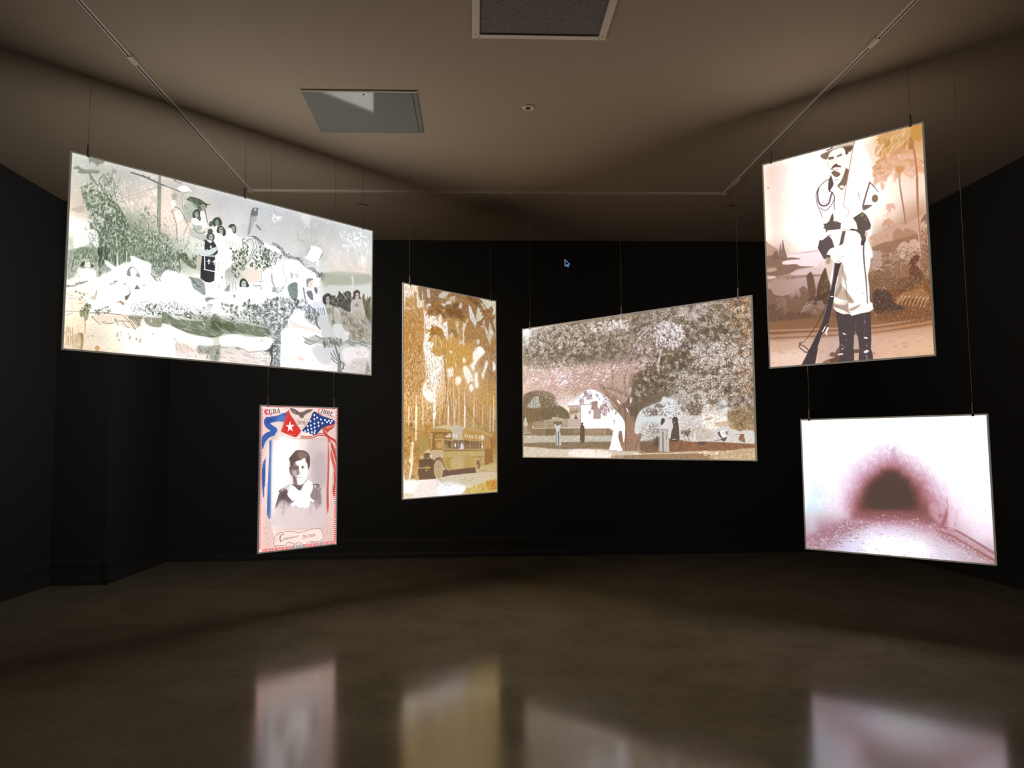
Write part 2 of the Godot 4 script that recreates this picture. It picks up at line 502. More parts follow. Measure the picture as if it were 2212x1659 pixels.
func paint_parade() -> Canvas:
	var c := Canvas.new(1300, 0.5247, Color.html("ffffff"), 11)
	c.wash([
		"ccccc4 d4d0c8 d8d0c8 d4d0cc d0d0d2 d0d2d4 cfd1d4 d0d2d2 cfd3d2 d8dcdc",
		"d4d2c6 dcd4c8 e4d6c8 e6dcd2 dcdada dadadc dadad8 d4d2d0 dcdad8 e4e6e8",
		"dcd2c2 d8d0c4 f4e6d6 f4ece4 e8e6e4 e0e0e2 dedcdc d4d2ce e8e4e0 e8e8e8",
		"e4d8c8 a8b09c e8dccc fbf8f0 f4f4ee ececec e6e4e6 dcdad4 e8e2d8 f0e6dc",
		"fffcf4 7c8870 a4ac94 f4f4ec dcdcd0 f8f8f4 f4f4f8 f8f8f8 dcdcd2 ece6de",
		"c8d0bc 7c8a72 8c9680 d0d4c4 c4c8b8 fcfcf4 fbfbfb fafafa b8baa8 d4d0c4",
		"f0f0e4 d4d8c8 e8e8e0 f8f8f4 f4f4f0 fafafa fcfcff f8f8ff dcdcd8 d4d0ca",
		"fffaec ffffff ffffff ffffff f8f8f8 ffffff fcfcff ececf4 a8a8a0 a0988c",
		"fdf0dc fffefa ffffff fffffc fafaf6 f4f4f2 ececec e0e2e6 c4c4bc b4ac9c",
		"fdf2e2 fdf8ec f8f4e8 d0d0c0 b8bcae b8bcb0 d8d8d4 ffffff d4d4d4 c4bcb0",
		"fcf2dc fffef4 fffff8 f8f8f0 d8dace f4f4f0 f8f4f0 fdfdff dcdce0 e0dcd8",
		"efe2c8 fffcf0 fffffa fff8f4 f0e8e0 f4f0ea fcf8f4 ffffff f0ecf0 d8d0ca",
	])
	c.mottle(8, 1, 0.05, "ffffff")
	c.dabs([-1,3.1,91.2,-5.2,255,-4.2,258,111,4.5,169], 200, 4.4, 3.3, 40, 100, "fffaf0 f4ece0 ffffff", 0.5, 0.5)
	c.dabs([117,86.5,227,38.9,229,109,131,133], 90, 11.3, 6.4, 40, 80, "fffaf0 fff4e4", 0.6, 0.5)
	c.dabs([114,45.5,227,31.1,221,99.5,127,122], 60, 9.4, 5.6, 50, 90, "fdf4e8 f8e8d8", 0.5, 0.5)
	c.blob([41.8,-0.2,60.4,-1.9,81,-0.3,77.7,6.3,67.6,12.9,64.4,19.4,57.5,13.9,48.9,10.7,43.2,16.1], "8c8f7c", 0.85, 1.4)
	c.blob([3.5,42,14.6,31.6,24.7,36.1,41.3,37,58,32.4,68.2,31.5,65.1,39.8,48.2,42.6,53.6,52.3,62.5,66.6,55.7,66.6,47.1,61.4,41.6,46.2,28.4,49.8,15.2,49.8,18.2,41.6], "8a8e78", 0.85, 1.8)
	c.stroke([39.6,35.7,58,30.6,71.7,32.4], 2.8, 1.8, "9c9c88", 0.8, 1.1)
	c.stroke([53.5,-3.7,64,6.4,74.4,9.1], 2.5, 1.4, "85897a", 0.7, 1.1)
	c.blob([102,16.3,109,16.3,115,28,108,26.2,99.5,38,106,24.8], "9c9c8c", 0.8, 1.5)
	c.stroke([124,33.2,121,43.6,117,52.1], 1.6, 1.1, "94948a", 0.7, 0.9)
	c.blob([22.9,84.4,46,78.4,69.8,81.5,97.5,87.6,108,100,123,115,134,132,145,152,153,173,152,261,75.8,275,73.8,209,51.3,192,53.7,162,41.4,142,37.5,125,28.7,109,30.1,101,43.2,93.9,39.6,87.5], "69765f", 0.9, 3.6, [22, 1, -0.3, 2.5])
	c.blob([78.8,39.8,95.8,31.4,103,48.3,97.1,72.6,83.3,76.2,69.5,72.3,75.8,55.6], "8c947c", 0.6, 2.9, [40, 1, 0, 3])
	c.blob([36.8,103,56.6,94.2,73.9,105,77.8,119,61,127,44.1,123], "a8ac98", 0.8, 2.8)
	c.dabs([22.9,84.4,104,85.8,131,140,153,181,152,261,75.8,275,51.3,192,41.4,142], 420, 6.1, 2.7, 20, 150, "55634e 7c8870 46533f 98a48e 6a7860 b8c4b0", 0.7, 0.5)
	c.dabs([36.9,107,77,92.8,77.9,122,40.9,128], 30, 10.6, 1.4, 0, 30, "e0e0d0 c8ccb8", 0.7, 0.5)
	c.dabs([68.4,38.9,113,22.9,115,86.9,69.9,87.1], 90, 5.4, 2.5, 60, 140, "8c947c 70785f e8e8dc a8ac98", 0.6, 0.5)
	c.dabs([52.7,132,81.4,125,83.4,188,57.9,190], 50, 4.6, 3.2, 0, 180, "f4f8f4 d0dcd4 eef4ec 8ca08c", 0.75, 0.5)
	c.dabs([84.6,117,105,120,106,142,92.3,145], 16, 9, 4.3, 60, 90, "d8dcd0 f0f0e4", 0.7, 0.5)
	c.blob([12.3,209,33.4,203,50.8,228,44.6,243,23.6,256,13.7,254], "fffdf8", 0.95, 3.1)
	c.blob([48.3,203,66.6,196,74,218,75.1,253,63.5,259,55.9,231], "fbfdfa", 0.9, 2.5)
	c.dabs([33.1,196,53.2,199,75.5,264,54.4,239], 50, 5.9, 3.1, 40, 90, "7c8a72 96a08c", 0.7, 0.5)
	c.blob([3.9,151,37.8,136,28.6,156,8.9,156], "b8b09c", 0.5, 3.4)
	c.dabs([41.7,151,54.7,195,46.4,196], 14, 7, 4.2, 0, 60, "a89c88 c4b49c", 0.6, 0.5)
	c.stroke([113,137,116,162,115,189,123,221,126,262], 2, 2, "d0dcd0", 0.8, 0.7)
	c.stroke([103,40.8,111,61.5,108,73.7,115,98.2], 1.8, 1.5, "6e7860", 0.75, 0.9)
	c.stroke([121,41.7,115,71.9,112,87.8], 1.6, 1.5, "7c8470", 0.7, 0.9)
	c.blob([150,174,167,155,182,175,204,162,227,165,260,170,262,240,149,261,147,213], "8a9780", 0.7, 5.7, [26, 1, -0.2, 3])
	c.dabs([149,166,260,166,262,240,149,261], 420, 5.7, 2.7, 40, 140, "5f6e58 8c9a82 4e5c48 d8e0d4 f4f8f0 a8b49c", 0.7, 0.5)
	c.dabs([151,227,260,199,262,240,152,261], 90, 7.6, 3, 70, 110, "ffffff e8f4ec c8d8d0 4c5a48", 0.7, 0.5)
	c.dabs([173,111,203,100,207,126,181,136], 40, 6.8, 3.8, 0, 180, "98a08a b4b8a4 7c8670", 0.7, 0.5)
	c.dabs([163,144,229,117,238,166,168,185], 110, 6.4, 2.3, 50, 130, "8c9482 a8ac9c 6c7664 f8f4ec", 0.65, 0.5)
	c.stroke([185,145,182,155,181,175], 2.6, 1.5, "74806c", 0.75, 0.8)
	c.stroke([192,137,204,147,206,173,216,198], 2.7, 1.5, "74806c", 0.75, 0.8)
	c.stroke([181,144,192,134,207,134], 2.6, 1.5, "74806c", 0.75, 0.8)
	c.stroke([213,144,226,134], 2.7, 1.5, "74806c", 0.75, 0.8)
	c.stroke([218,120,228,126], 2.7, 1.5, "74806c", 0.75, 0.8)
	c.dabs([73.1,242,102,237,103,270,75.8,275], 40, 10.7, 3.6, 75, 105, "3f4a40 56604f 2e3a34", 0.7, 0.5)
	c.dabs([88.7,250,113,238,113,268,92.8,272], 30, 12.5, 2.5, 80, 100, "ffffff e0ece4", 0.7, 0.5)
	c.stroke([147,243,148,261], 3.3, 4, "fbfdf8", 0.9, 0.7)
	c.blob([20.4,260,41.4,247,75.2,257,82.6,274,21.3,285], "8c9a7c", 0.8, 3.5)
	c.dabs([1.4,271,81.8,248,82.6,274,2,289], 160, 8.7, 2.4, 70, 110, "7c8e70 5e6e54 a8b498 e4ecd8", 0.65, 0.5)
	c.stroke([230,-1.4,232,57.6,232,109,235,163], 7.4, 6.6, "a8ac9c", 0.85, 1.2)
	c.stroke([227,19.3,229,77.9,229,117,230,152], 2.1, 1.7, "5c6858", 0.85, 0.6)
	c.stroke([235,29.1,237,76,236,116], 1.6, 1.4, "707a68", 0.8, 0.6)
	c.dabs([227,31.1,237,28.6,240,162,231,164], 50, 6.6, 1.7, 70, 110, "d8dcd0 6c7664 f4f4ec", 0.7, 0.5)
	c.line([152,12.1,191,15.1,227,23.2,256,27.5], 4.6, 4.6, "6d7370", 0.9, 0.8)
	c.line([185,10.8,189,15.6], 3, 4.2, "6a706c", 0.9, 0.8)
	c.line([200,12.6,204,18.5], 3.4, 4.6, "6a706c", 0.9, 0.8)
	c.line([215,16.4,217,19.8], 2.3, 3.1, "6a706c", 0.8, 0.8)
	c.stroke([119,99.2,140,86.4,165,72.5,194,53.5,225,35.5], 1.7, 2.2, "b0b0a4", 0.75, 0.9)
	c.stroke([215,-9,234,-2.4], 1.9, 1.5, "a8acac", 0.6, 0.8)
	c.dabs([16.1,75.2,93.6,73.5,113,125,48.6,159,40.5,117], 150, 6, 3.5, 20, 160, "d8d4c4 e8e0d0 c4c4b0 b4b8a0", 0.7, 0.5)
	c.dabs([44.6,138,148,117,155,249,75.5,264], 120, 5.4, 2.5, 60, 120, "e8f0e8 c8d4c4 a4b09c", 0.6, 0.5)
	c.stroke([69.5,72.3,55.8,68.4,39.4,80.1,23.2,91.7], 3.9, 1.4, "6c765e", 0.75, 1.1)
	c.stroke([76.5,77.9,69,57.4,82.1,35.2], 3.9, 1.4, "6c765e", 0.75, 1.1)
	c.stroke([69.9,87.1,49.8,92.2,33.8,115,32.7,130], 3.9, 1.4, "6c765e", 0.75, 1.1)
	c.stroke([83.1,68.7,99.7,45.5,102,20.1], 4, 1.4, "6c765e", 0.75, 1.1)
	c.stroke([63.5,99.9,47.2,115,41.1,135], 3.9, 1.4, "6c765e", 0.75, 1.1)
	c.blob([29.9,71.5,120,64.3,154,165,235,164,305,237,238,292,180,260,81.5,310,2.7,332,4.1,268,57.2,242,39.1,134], "5c6a54", 0.4, 7.9, [110, 0.8, 0.1, 4])
	c.blob([29.9,71.5,120,64.3,154,165,235,164,305,237,238,292,180,260,81.5,310,2.7,332,4.1,268,57.2,242,39.1,134], "f0f4ec", 0.6, 7.9, [110, 0.6, 0.22, 5])
	c.line([236,23.9,261,27.1,294,32.8], 3.3, 2.6, "7c807c", 0.9, 0.7)
	c.stroke([232,3.4,234,72.1,236,170], 5.5, 4.8, "8c947f", 0.8, 1)
	c.stroke([235,22.4,237,87.9,237,153], 1.5, 1.5, "5e6858", 0.8, 0.5)
	c.dabs([269,-1.6,297,4.3,297,6,274,5.4], 12, 8.3, 2.3, 15, 25, "6c7272", 0.8, 0.5)
	c.blob([284,21.1,307,10.1,321,16.7,325,24.3,301,30.3,291,29.4], "fdfdfb", 0.95, 1.7)
	c.blob([239,37.8,268,37,270,90,242,152], "fbf0e4", 0.7, 6.5)
	c.blob([267,47.3,281,40.3,283,53.2,272,62.7,269,56.9], "a8a894", 0.7, 2.3)
	c.blob([266,67.6,275,61.9,281,74,278,84.7,268,83.8], "fffdf6", 0.9, 1)
	c.stroke([298,49.5,301,38.6,308,31.9,321,26,326,30.6], 3.7, 3.4, "d8dcd4", 0.9, 0.7)
	c.stroke([296,53.4,300,39.1,308,30.6,321,24.5], 1.2, 1.2, "8c9488", 0.85, 0.5)
	c.stroke([302,75.5,303,58.6,308,43.7,315,35.3], 4.4, 3, "f8faf4", 0.9, 0.7)
	c.stroke([301,82.6,301,62.3,307,47.5,311,39.5], 1.2, 1.3, "707a6c", 0.85, 0.5)
	c.blob([312,51.3,322,40.3,335,38.6,349,38.7,363,43.8,373,48.1,388,48.1,377,52.4,370,59.2,372,69.1,367,56.6,360,51.5,350,67.6,336,67.5,329,58.9,322,53.8], "586350", 0.95, 1)
	c.dabs([312,49.6,335,37.8,373,46.4,360,56.6,336,67.5], 50, 5.8, 2, 10, 50, "46523e 7c8870 98a48e", 0.7, 0.5)
	c.blob([304,71.8,315,58.8,336,57.3,346,68.4,333,85.2,323,118,310,114,303,92.2], "b4bcae", 0.75, 2.4)
	c.dabs([302,62.1,346,51.4,336,91.1,306,98.2], 50, 11.8, 1.5, 10, 60, "f0f4ec 8c9a88 d8e0d4", 0.7, 0.5)
	c.stroke([325,117,330,92.7,343,76], 1.5, 1.5, "8c9484", 0.7, 0.7)
	c.blob([354,58,361,52.8,369,54.3,370,69.7,362,75,355,71.5], "a4a699", 0.95, 0.9)
	c.stroke([354,56.1,363,49.8,372,51.9,374,61.8], 2.8, 2.4, "4a5242", 0.95, 0.7)
	c.stroke([357,61.5,361,59.9,367,59.7], 1, 1, "56604f", 0.85, 0.3)
	c.stroke([360,69.4,363,68.6], 1, 0.7, "56604f", 0.8, 0.3)
	c.stroke([362,61.1,362,65.5], 0.7, 0.7, "7c8474", 0.7, 0.3)
	c.blob([346,68.4,356,62.5,357,79.6,354,97.4,345,82.4], "5c6654", 0.85, 1.7)
	c.blob([355,76.6,367,73.7,374,89.2,375,108,361,106,354,90.6], "f4f4f4", 0.95, 1.4)
	c.stroke([369,69.9,374,89.2,378,106], 3.5, 2.8, "6c746c", 0.85, 1)
	c.blob([331,99.1,333,83.5,343,72.6,353,77,354,90.6,350,102,337,103], "4e5848", 0.95, 1)
	c.blob([338,85.7,345,79.8,349,86.5,349,96.9,342,99.3,338,92.4], "b8b8ac", 0.95, 0.9)
	c.stroke([340,88.7,347,86.7], 1, 1, "4e5848", 0.8, 0.3)
	c.stroke([342,95.8,346,94.4], 0.9, 0.7, "5a6252", 0.8, 0.3)
	c.blob([330,106,343,99.7,350,105,357,107,371,107,377,116,372,123,361,128,348,131,337,128,332,119], "fbfbfb", 0.98, 1)
	c.blob([350,98.2,357,94.9,357,103,352,106], "5c6258", 0.85, 0.9)
	c.blob([332,121,344,123,358,119,361,130,348,138,337,135], "a8b4a4", 0.7, 2)
	c.stroke([334,134,348,143,362,143,372,136], 4.1, 3.4, "8c9488", 0.85, 1)
	c.stroke([348,138,362,138,377,125], 3.4, 2.4, "c8c4bc", 0.85, 0.9)
	c.blob([324,133,334,139,351,146,376,146,374,161,359,161,338,162,324,155], "c0c8bc", 0.7, 2.7)
	c.blob([382,112,385,102,394,98.6,394,111,387,116], "5c6654", 0.9, 1)
	c.blob([395,109,394,95.2,403,84.5,413,82.1,422,88.7,424,102,414,108,405,115], "4b5546", 0.97, 1.1)
	c.blob([403,96.6,408,90.2,413,96.2,412,108,407,111,403,105], "a8b2a6", 0.95, 0.9)
	c.stroke([405,99.7,411,97.8], 1.1, 1.1, "465040", 0.85, 0.4)
	c.stroke([406,107,410,106], 1.1, 0.7, "465040", 0.8, 0.4)
	c.stroke([413,76.9,417,84.7], 1.8, 1.1, "6c7466", 0.8, 0.7)
	c.blob([391,118,398,115,408,109,411,124,400,144,391,130], "f4f8f4", 0.95, 1.2)
	c.blob([379,131,387,123,395,126,393,137,383,149], "56544e", 0.9, 1.2)
	c.blob([408,128,410,114,421,106,430,110,437,121,435,135,427,135,425,128,414,131], "4a4a44", 0.97, 1.1)
	c.blob([415,115,423,110,428,117,427,130,420,131,415,123], "b4b4aa", 0.97, 0.9)
	c.stroke([417,119,422,117,427,117], 1.1, 1.1, "3c3c36", 0.9, 0.4)
	c.blob([420,128,425,127,422,130], "f8f8f4", 0.9, 0.4)
	c.stroke([422,119,421,123], 0.7, 0.9, "84847a", 0.7, 0.4)
	c.blob([445,105,450,95.8,463,92,470,99.2,471,112,467,121,459,116,456,106,448,106], "4e524a", 0.97, 1.1)
	c.blob([457,102,464,98,468,105,465,115,459,116,457,109], "b8bab0", 0.95, 0.9)
	c.stroke([458,106,466,104], 1.1, 1.1, "484c44", 0.85, 0.4)
	c.stroke([460,114,464,113], 0.9, 0.7, "484c44", 0.8, 0.4)
	c.blob([402,140,413,131,427,137,438,131,446,110,458,120,469,124,488,131,503,130,495,140,473,155,470,170,456,194,452,205,413,212,412,181,403,163], "fdfdfb", 0.97, 1.8)
	c.stroke([438,148,440,158,438,173], 1.1, 1.1, "b8bcb4", 0.7, 0.5)
	c.stroke([445,147,447,157,445,171], 1.1, 1.1, "b8bcb4", 0.7, 0.5)
	c.stroke([453,145,454,156,453,170], 1.1, 1.1, "b8bcb4", 0.7, 0.5)
	c.stroke([460,144,462,154,460,168], 1.1, 1.1, "b8bcb4", 0.7, 0.5)
	c.dabs([436,142,477,147,466,171,440,169], 30, 4.7, 1.4, 60, 110, "9ca298 d0d4cc", 0.6, 0.5)
	c.ell(455, 171, 3.8, 3, 151, "565a54", 0.85, 0.7)
	c.blob([376,154,379,140,390,134,400,139,401,153,394,159,383,158], "55504a", 0.9, 1.2)
	c.blob([384,144,390,138,396,142,396,153,390,160,384,154], "b4bcb4", 0.97, 0.9)
	c.stroke([385,148,390,146,395,146], 1, 1, "484c46", 0.85, 0.3)
	c.stroke([387,155,393,154], 1, 0.9, "5c605a", 0.85, 0.3)
	c.blob([366,165,378,159,388,164,397,158,412,181,411,202,406,214,374,219,372,193], "3f3a38", 0.97, 1)
	c.blob([378,159,385,161,395,159,390,167,380,164], "f4f8fa", 0.9, 0.9)
	c.blob([352,193,356,179,364,169,371,166,372,193,384,190,394,183,408,175,412,180,402,194,384,207,367,211,356,209], "f2f6f8", 0.97, 1)
	c.blob([389,189,408,175,412,183,395,199], "e0e8ee", 0.9, 1)
	c.stroke([356,211,370,213,388,208,403,197], 1.7, 2.4, "4c5050", 0.8, 0.9)
	c.ell(391, 179, 5.2, 3.5, 97.1, "e8eef0", 0.9, 0.9)
	c.stroke([377,192,380,188,384,192], 2.8, 2.1, "e8eef0", 0.85, 0.7)
	c.stroke([370,213,372,220], 2.1, 2.1, "e8eef2", 0.9, 0.5)
	c.blob([524,27.9,531,23.3,544,21.2,543,32.3,541,47.5,520,55.8,519,43.4], "6e7272", 0.9, 1.5)
	c.ell(534, 29, 5.2, 4.2, 130, "c4c6c8", 0.9, 1.1)
	c.blob([520,54,540,49.5,538,62.6,529,73.8,520,106,510,117,510,97.7,517,71], "b0b4b0", 0.85, 1.9)
	c.stroke([519,56.2,517,81.7,512,112], 2.6, 2.2, "7c8278", 0.75, 0.9)
	c.blob([536,77.5,546,77.2,558,90.9,546,89.8], "8f918e", 0.85, 1.5)
	c.stroke([547,16.9,545,42.8,542,59.9], 1.9, 1.3, "c8ccd0", 0.7, 0.9)
	c.stroke([508,125,522,122,534,132,538,150,530,173,519,192], 7.4, 5.6, "f4f6f4", 0.95, 0.9)
	c.stroke([508,121,526,120,537,133,540,153,531,176,523,192], 1.7, 1.7, "6c746e", 0.85, 0.6)
	c.stroke([510,130,524,127,530,139,530,155,523,174,515,190], 1.7, 1.7, "5c645c", 0.85, 0.6)
	c.dabs([492,132,514,124,512,194,478,200,492,159], 130, 5.5, 3.3, 0, 180, "56604c 8c9680 6c7864 d8dcd0", 0.75, 0.5)
	c.blob([527,116,541,116,559,127,581,143,587,154,569,140,549,127,533,122], "6c7468", 0.85, 1.9)
	c.dabs([527,116,549,118,587,147,588,180,550,187,553,139], 130, 6.4, 3.4, 20, 90, "56604c 8c9680 44503c b0b8a8", 0.7, 0.5)
	c.dabs([304,162,373,158,360,222,290,235], 200, 6.1, 2, 40, 140, "d8e0d4 98a48e f8faf4 6c7a66", 0.6, 0.5)
	c.dabs([239,156,303,122,290,235,235,245], 150, 5.6, 2.3, 40, 140, "ffffff f4f8f0 c4ccbc 5e6c56", 0.6, 0.5)
	c.dabs([240,90.3,292,84.6,289,192,249,184], 60, 4.9, 2.6, 30, 150, "9c948c c4b8ac 7c807a", 0.55, 0.5)
	c.stroke([270,93.3,277,112,284,133,286,160,290,192], 3, 2, "8a9084", 0.75, 1)
	c.stroke([278,81.4,292,84.6,303,98.9,310,114,319,126], 3.3, 2.3, "858c80", 0.8, 0.8)
	c.blob([275,95.5,293,87.9,301,103,297,120,283,120], "fbfaf4", 0.85, 2.3)
	c.stroke([319,129,311,144,306,162], 2, 1.5, "7c8474", 0.7, 0.7)
	c.blob([293,221,307,212,319,216,323,229,293,235], "66725c", 0.75, 2.7)
	c.dabs([568,1.7,999,1.8,1000,75.5,570,120], 130, 5.2, 3.1, 60, 110, "ffffff f4f4f4 ece8e4", 0.6, 0.5)
	c.dabs([859,31.9,981,1.4,986,52.2,929,80.7,889,92.8,869,71.6], 130, 9.3, 6.5, 0, 180, "ffffff f8f8f8", 0.75, 0.5)
	c.blob([702,9.2,720,1,739,4.8,730,43.2,721,37.1,707,28.2], "f4f6f6", 0.6, 5.1)
	c.dabs([585,36.2,628,30.3,624,50.8,588,55], 16, 8.1, 6.1, 40, 70, "ffffff", 0.8, 0.5)
	c.dabs([655,99,798,44.8,816,111,673,139], 60, 10.7, 2.1, 60, 120, "f8f8f4 c4c4c0 e8e8e4", 0.5, 0.5)
	c.dabs([792,108,992,55.4,993,155,802,187], 90, 18.3, 6, 80, 100, "f8f4ec fffaf2 d4d0c8 e8d8cc", 0.45, 0.5)
	c.ell(956, 118, 20.7, 14.5, 116, "fffaf2", 0.8, 9.4)
	c.blob([690,67.9,697,90.4,726,94.3,733,107,727,102,693,97.2], "d0d0c8", 0.7, 2.1)
	c.stroke([692,63.5,690,79.9,697,92.4,731,95.4,738,104], 1.7, 1.5, "a8aaa4", 0.7, 0.8)
	c.stroke([733,66.8,737,94.2,745,103], 1.9, 1.3, "f4f4ec", 0.7, 0.9)
	c.blob([718,150,727,136,736,111,759,102,782,109,787,123,778,151,774,176,760,162,736,157], "fffefe", 0.95, 3.9)
	c.stroke([738,113,730,128,725,145], 4.7, 1.1, "8e8e90", 0.85, 0.9)
	c.stroke([787,125,780,138,775,154], 4.4, 1.1, "8e8e90", 0.85, 0.9)
	c.stroke([777,96.2,779,104], 1.7, 1.1, "b0a8a8", 0.7, 0.7)
	c.stroke([757,161,767,156], 2.6, 1.7, "9a9a9c", 0.8, 0.9)
	c.blob([776,155,807,152,802,183,784,199,774,180], "e4e8e4", 0.8, 3.5)
	c.blob([793,189,865,185,941,170,993,163,993,189,915,210,851,225,798,225], "babcac", 0.8, 6.9)
	c.blob([779,228,851,225,941,206,1001,192,1001,239,780,272], "e2e4e0", 0.75, 5.9)
	c.stroke([915,176,915,202,913,240], 7.8, 6, "eef0ec", 0.6, 2.3)
	c.stroke([945,103,951,149,949,209], 6.1, 5.2, "ead8cc", 0.5, 2.8)
	c.stroke([600,126,619,130,632,143,647,156,671,159,696,160,709,174,728,186,753,182,765,194,781,203,798,198], 9.3, 10.5, "7a7f7c", 0.55, 1.7)
	c.dabs([597,124,634,133,673,154,705,155,737,179,802,192,798,213,774,213,737,191,705,176,674,164,643,164,619,145], 420, 5.9, 4.2, 0, 180, "6c7472 888e8c 565e5c a8aeae 7a8284", 0.85, 0.5)
	c.dabs([776,192,800,186,803,210,784,219], 40, 7.4, 3.1, 30, 150, "747a6c 5c6458 9a9f92", 0.85, 0.5)
	c.blob([570,128,591,135,621,139,630,151,608,153,571,147], "fdfdfa", 0.95, 1.6)
	c.dabs([583,149,608,151,634,158,630,174,604,164], 60, 5.7, 3.6, 0, 180, "6c7070 848a88 a4a8a8", 0.8, 0.5)
	c.dabs([570,140,592,151,613,170,597,215,572,223], 140, 6.8, 2.8, 0, 180, "66725f 8c968a 4c5846 d8dcd8 f4f4f2", 0.7, 0.5)
	c.stroke([585,163,588,182,588,205], 2.8, 1.8, "6e7668", 0.75, 0.8)
	c.stroke([609,159,596,184,590,203], 2.8, 1.8, "6e7668", 0.75, 0.8)
	c.stroke([579,149,571,168], 2.8, 1.8, "6e7668", 0.75, 0.8)
	c.stroke([615,169,609,194], 2.8, 1.8, "6e7668", 0.75, 0.8)
	c.blob([572,223,597,211,622,188,641,176,661,169,691,167,710,178,737,193,765,208,779,228,784,271,573,303], "ffffff", 0.93, 2.9)
	c.stroke([637,189,639,212,651,231,649,247,640,270], 1.8, 1.4, "bcbcc4", 0.75, 0.8)
	c.stroke([573,252,587,240,601,224,612,209], 3.2, 2.4, "a4a4a8", 0.8, 1)
	c.blob([666,211,677,213,675,229,668,226], "ccc8d0", 0.8, 1.7)
	c.blob([683,212,697,208,697,221,688,219], "dcd8dc", 0.7, 1.7)
	c.blob([658,255,670,242,684,239,693,246,693,285,665,289], "8f9e9a", 0.9, 2.1)
	c.blob([726,221,744,218,751,220,744,226,733,237,729,248], "8c8686", 0.8, 1.7)
	c.blob([733,231,749,225,749,245,738,253], "ece4dc", 0.9, 1.7)
	c.blob([729,264,747,257,752,276,734,279], "847f88", 0.85, 1.7)
	c.dabs([759,247,772,245,770,270,759,267], 16, 7.3, 3.9, 40, 90, "7c8088 6c7074", 0.85, 0.5)
	c.stroke([597,232,600,253,606,267], 5.2, 3.6, "a8a8b4", 0.75, 1.2)
	c.dabs([600,272,636,267,637,290,605,294], 26, 6.9, 4, 0, 180, "a0a8ac c4c8d0 8c9494", 0.7, 0.5)
	c.blob([-2.6,265,261,213,263,281,215,278,197,263,145,269,128,286,95.7,306,73.5,326,69.5,304,31.6,314,1.5,343], "84917a", 0.5, 4.5)
	c.dabs([-2.6,265,261,213,262,255,197,263,128,286,79.9,323,67.9,304,26.7,309,1.5,345], 460, 10.3, 2.6, 70, 110, "5f6d56 84927a 4a5843 d4dccc f4f8f0 a0ac94", 0.65, 0.5)
	c.dabs([74.3,250,104,244,102,287,79.9,323], 50, 15.3, 4.1, 80, 100, "445040 38443a 5c6854", 0.7, 0.5)
	c.dabs([108,265,162,247,145,276,122,287], 30, 15.7, 3.8, 75, 105, "4e5a4a 647060", 0.7, 0.5)
	c.stroke([125,243,124,265,127,286], 1.7, 5.9, "f4f8f0", 0.9, 0.9)
	c.stroke([148,241,149,271], 2.8, 3.5, "f0f4ec", 0.85, 0.9)
	c.dabs([211,264,262,251,263,311,242,318,216,293], 170, 8.1, 2.4, 40, 140, "5c6a5a 8c9a8a 44524a f4f8f4 c4ccc4", 0.7, 0.5)
	c.stroke([214,289,227,302,242,314,263,307], 2.9, 2.2, "6c7864", 0.75, 0.9)
	c.blob([91.4,273,105,279,122,287,138,275,159,266,160,249,193,256,215,263,216,296,231,309,264,315,266,401,149,416,82.9,421,63.8,427,52.9,387,55.2,358,83.1,322,109,300,95.2,288], "fffffd", 0.95, 2.4)
	c.blob([0.2,350,13.7,341,25.8,329,25.2,311,31.4,307,37.7,309,50.3,305,66.4,306,70.2,326,86.4,322,87.3,353,75.5,390,63.6,423,47.4,412,40.4,392,1.8,398], "fffef6", 0.9, 2)
	c.blob([93.6,290,110,296,99,305], "b4b8c0", 0.8, 1.4)
	c.blob([32.7,300,35.6,290,46.4,281,57.6,285,64.4,294,59.7,300,52.9,287,43.5,291,37.5,302], "454f42", 0.95, 1)
	c.dabs([32.2,284,46.3,278,63.9,280,62.7,291,35.6,290], 30, 5, 3.3, 0, 180, "f4f8e8 d8e0cc c4ccb8", 0.8, 0.5)
	c.blob([42.1,296,43.5,291,49,288,54.6,289,56.4,295,53.4,303,49.5,305,45.4,303], "fbf6ee", 1, 0.7)
	c.stroke([43.6,295,47.6,294], 1, 0.8, "8a8478", 0.85, 0.3)
	c.stroke([50.7,293,54.4,293], 1, 0.8, "8a8478", 0.85, 0.3)
	c.ell(49.9, 301, 2, 1.4, 162, "a89a84", 0.8, 0.5)
	c.stroke([49.2,295,49.3,298], 0.7, 0.7, "d8c8b8", 0.7, 0.3)
	c.stroke([47.1,306,51.9,306], 1.7, 1.3, "d0c4b0", 0.8, 0.7)
	c.blob([24.3,330,26.7,309,32.9,306,33.7,331,29,331], "f4f4e8", 0.9, 1)
	c.stroke([31.5,312,30.6,331], 1.2, 1, "c8c0ac", 0.7, 0.7)
	c.blob([33,310,66.4,306,68.6,327,51.2,335,33.8,334], "fffef8", 0.95, 1)
	c.stroke([0.5,360,17.4,357,32.7,348,51.4,339], 4.3, 2.9, "9c968c", 0.8, 1)
	c.dabs([0.4,357,51.3,336,51.5,343,3.7,365], 50, 4.3, 2.6, 0, 180, "7c7c74 b0a898 989084", 0.75, 0.5)
	c.blob([151,304,152,293,159,282,164,280,159,291,161,306,155,307], "9a909c", 0.95, 1.1)
	c.blob([164,280,173,282,178,290,187,303,182,306,174,302,179,295,171,286], "a49aa6", 0.9, 1.1)
	c.blob([159,288,169,282,177,290,173,300,167,305,161,302], "fffdfb", 1, 0.9)
	c.blob([178,330,181,331,186,339,173,342,175,336], "8c7c80", 0.95, 0.9)
	c.stroke([185,338,190,345], 1.3, 0.7, "b8aeb0", 0.7, 0.5)
	c.poly([143,335,147,327,149,331], "8c7c7c", 0.9, 0.7)
	c.blob([195,329,199,323,201,329], "d4d0d8", 0.8, 1.1)
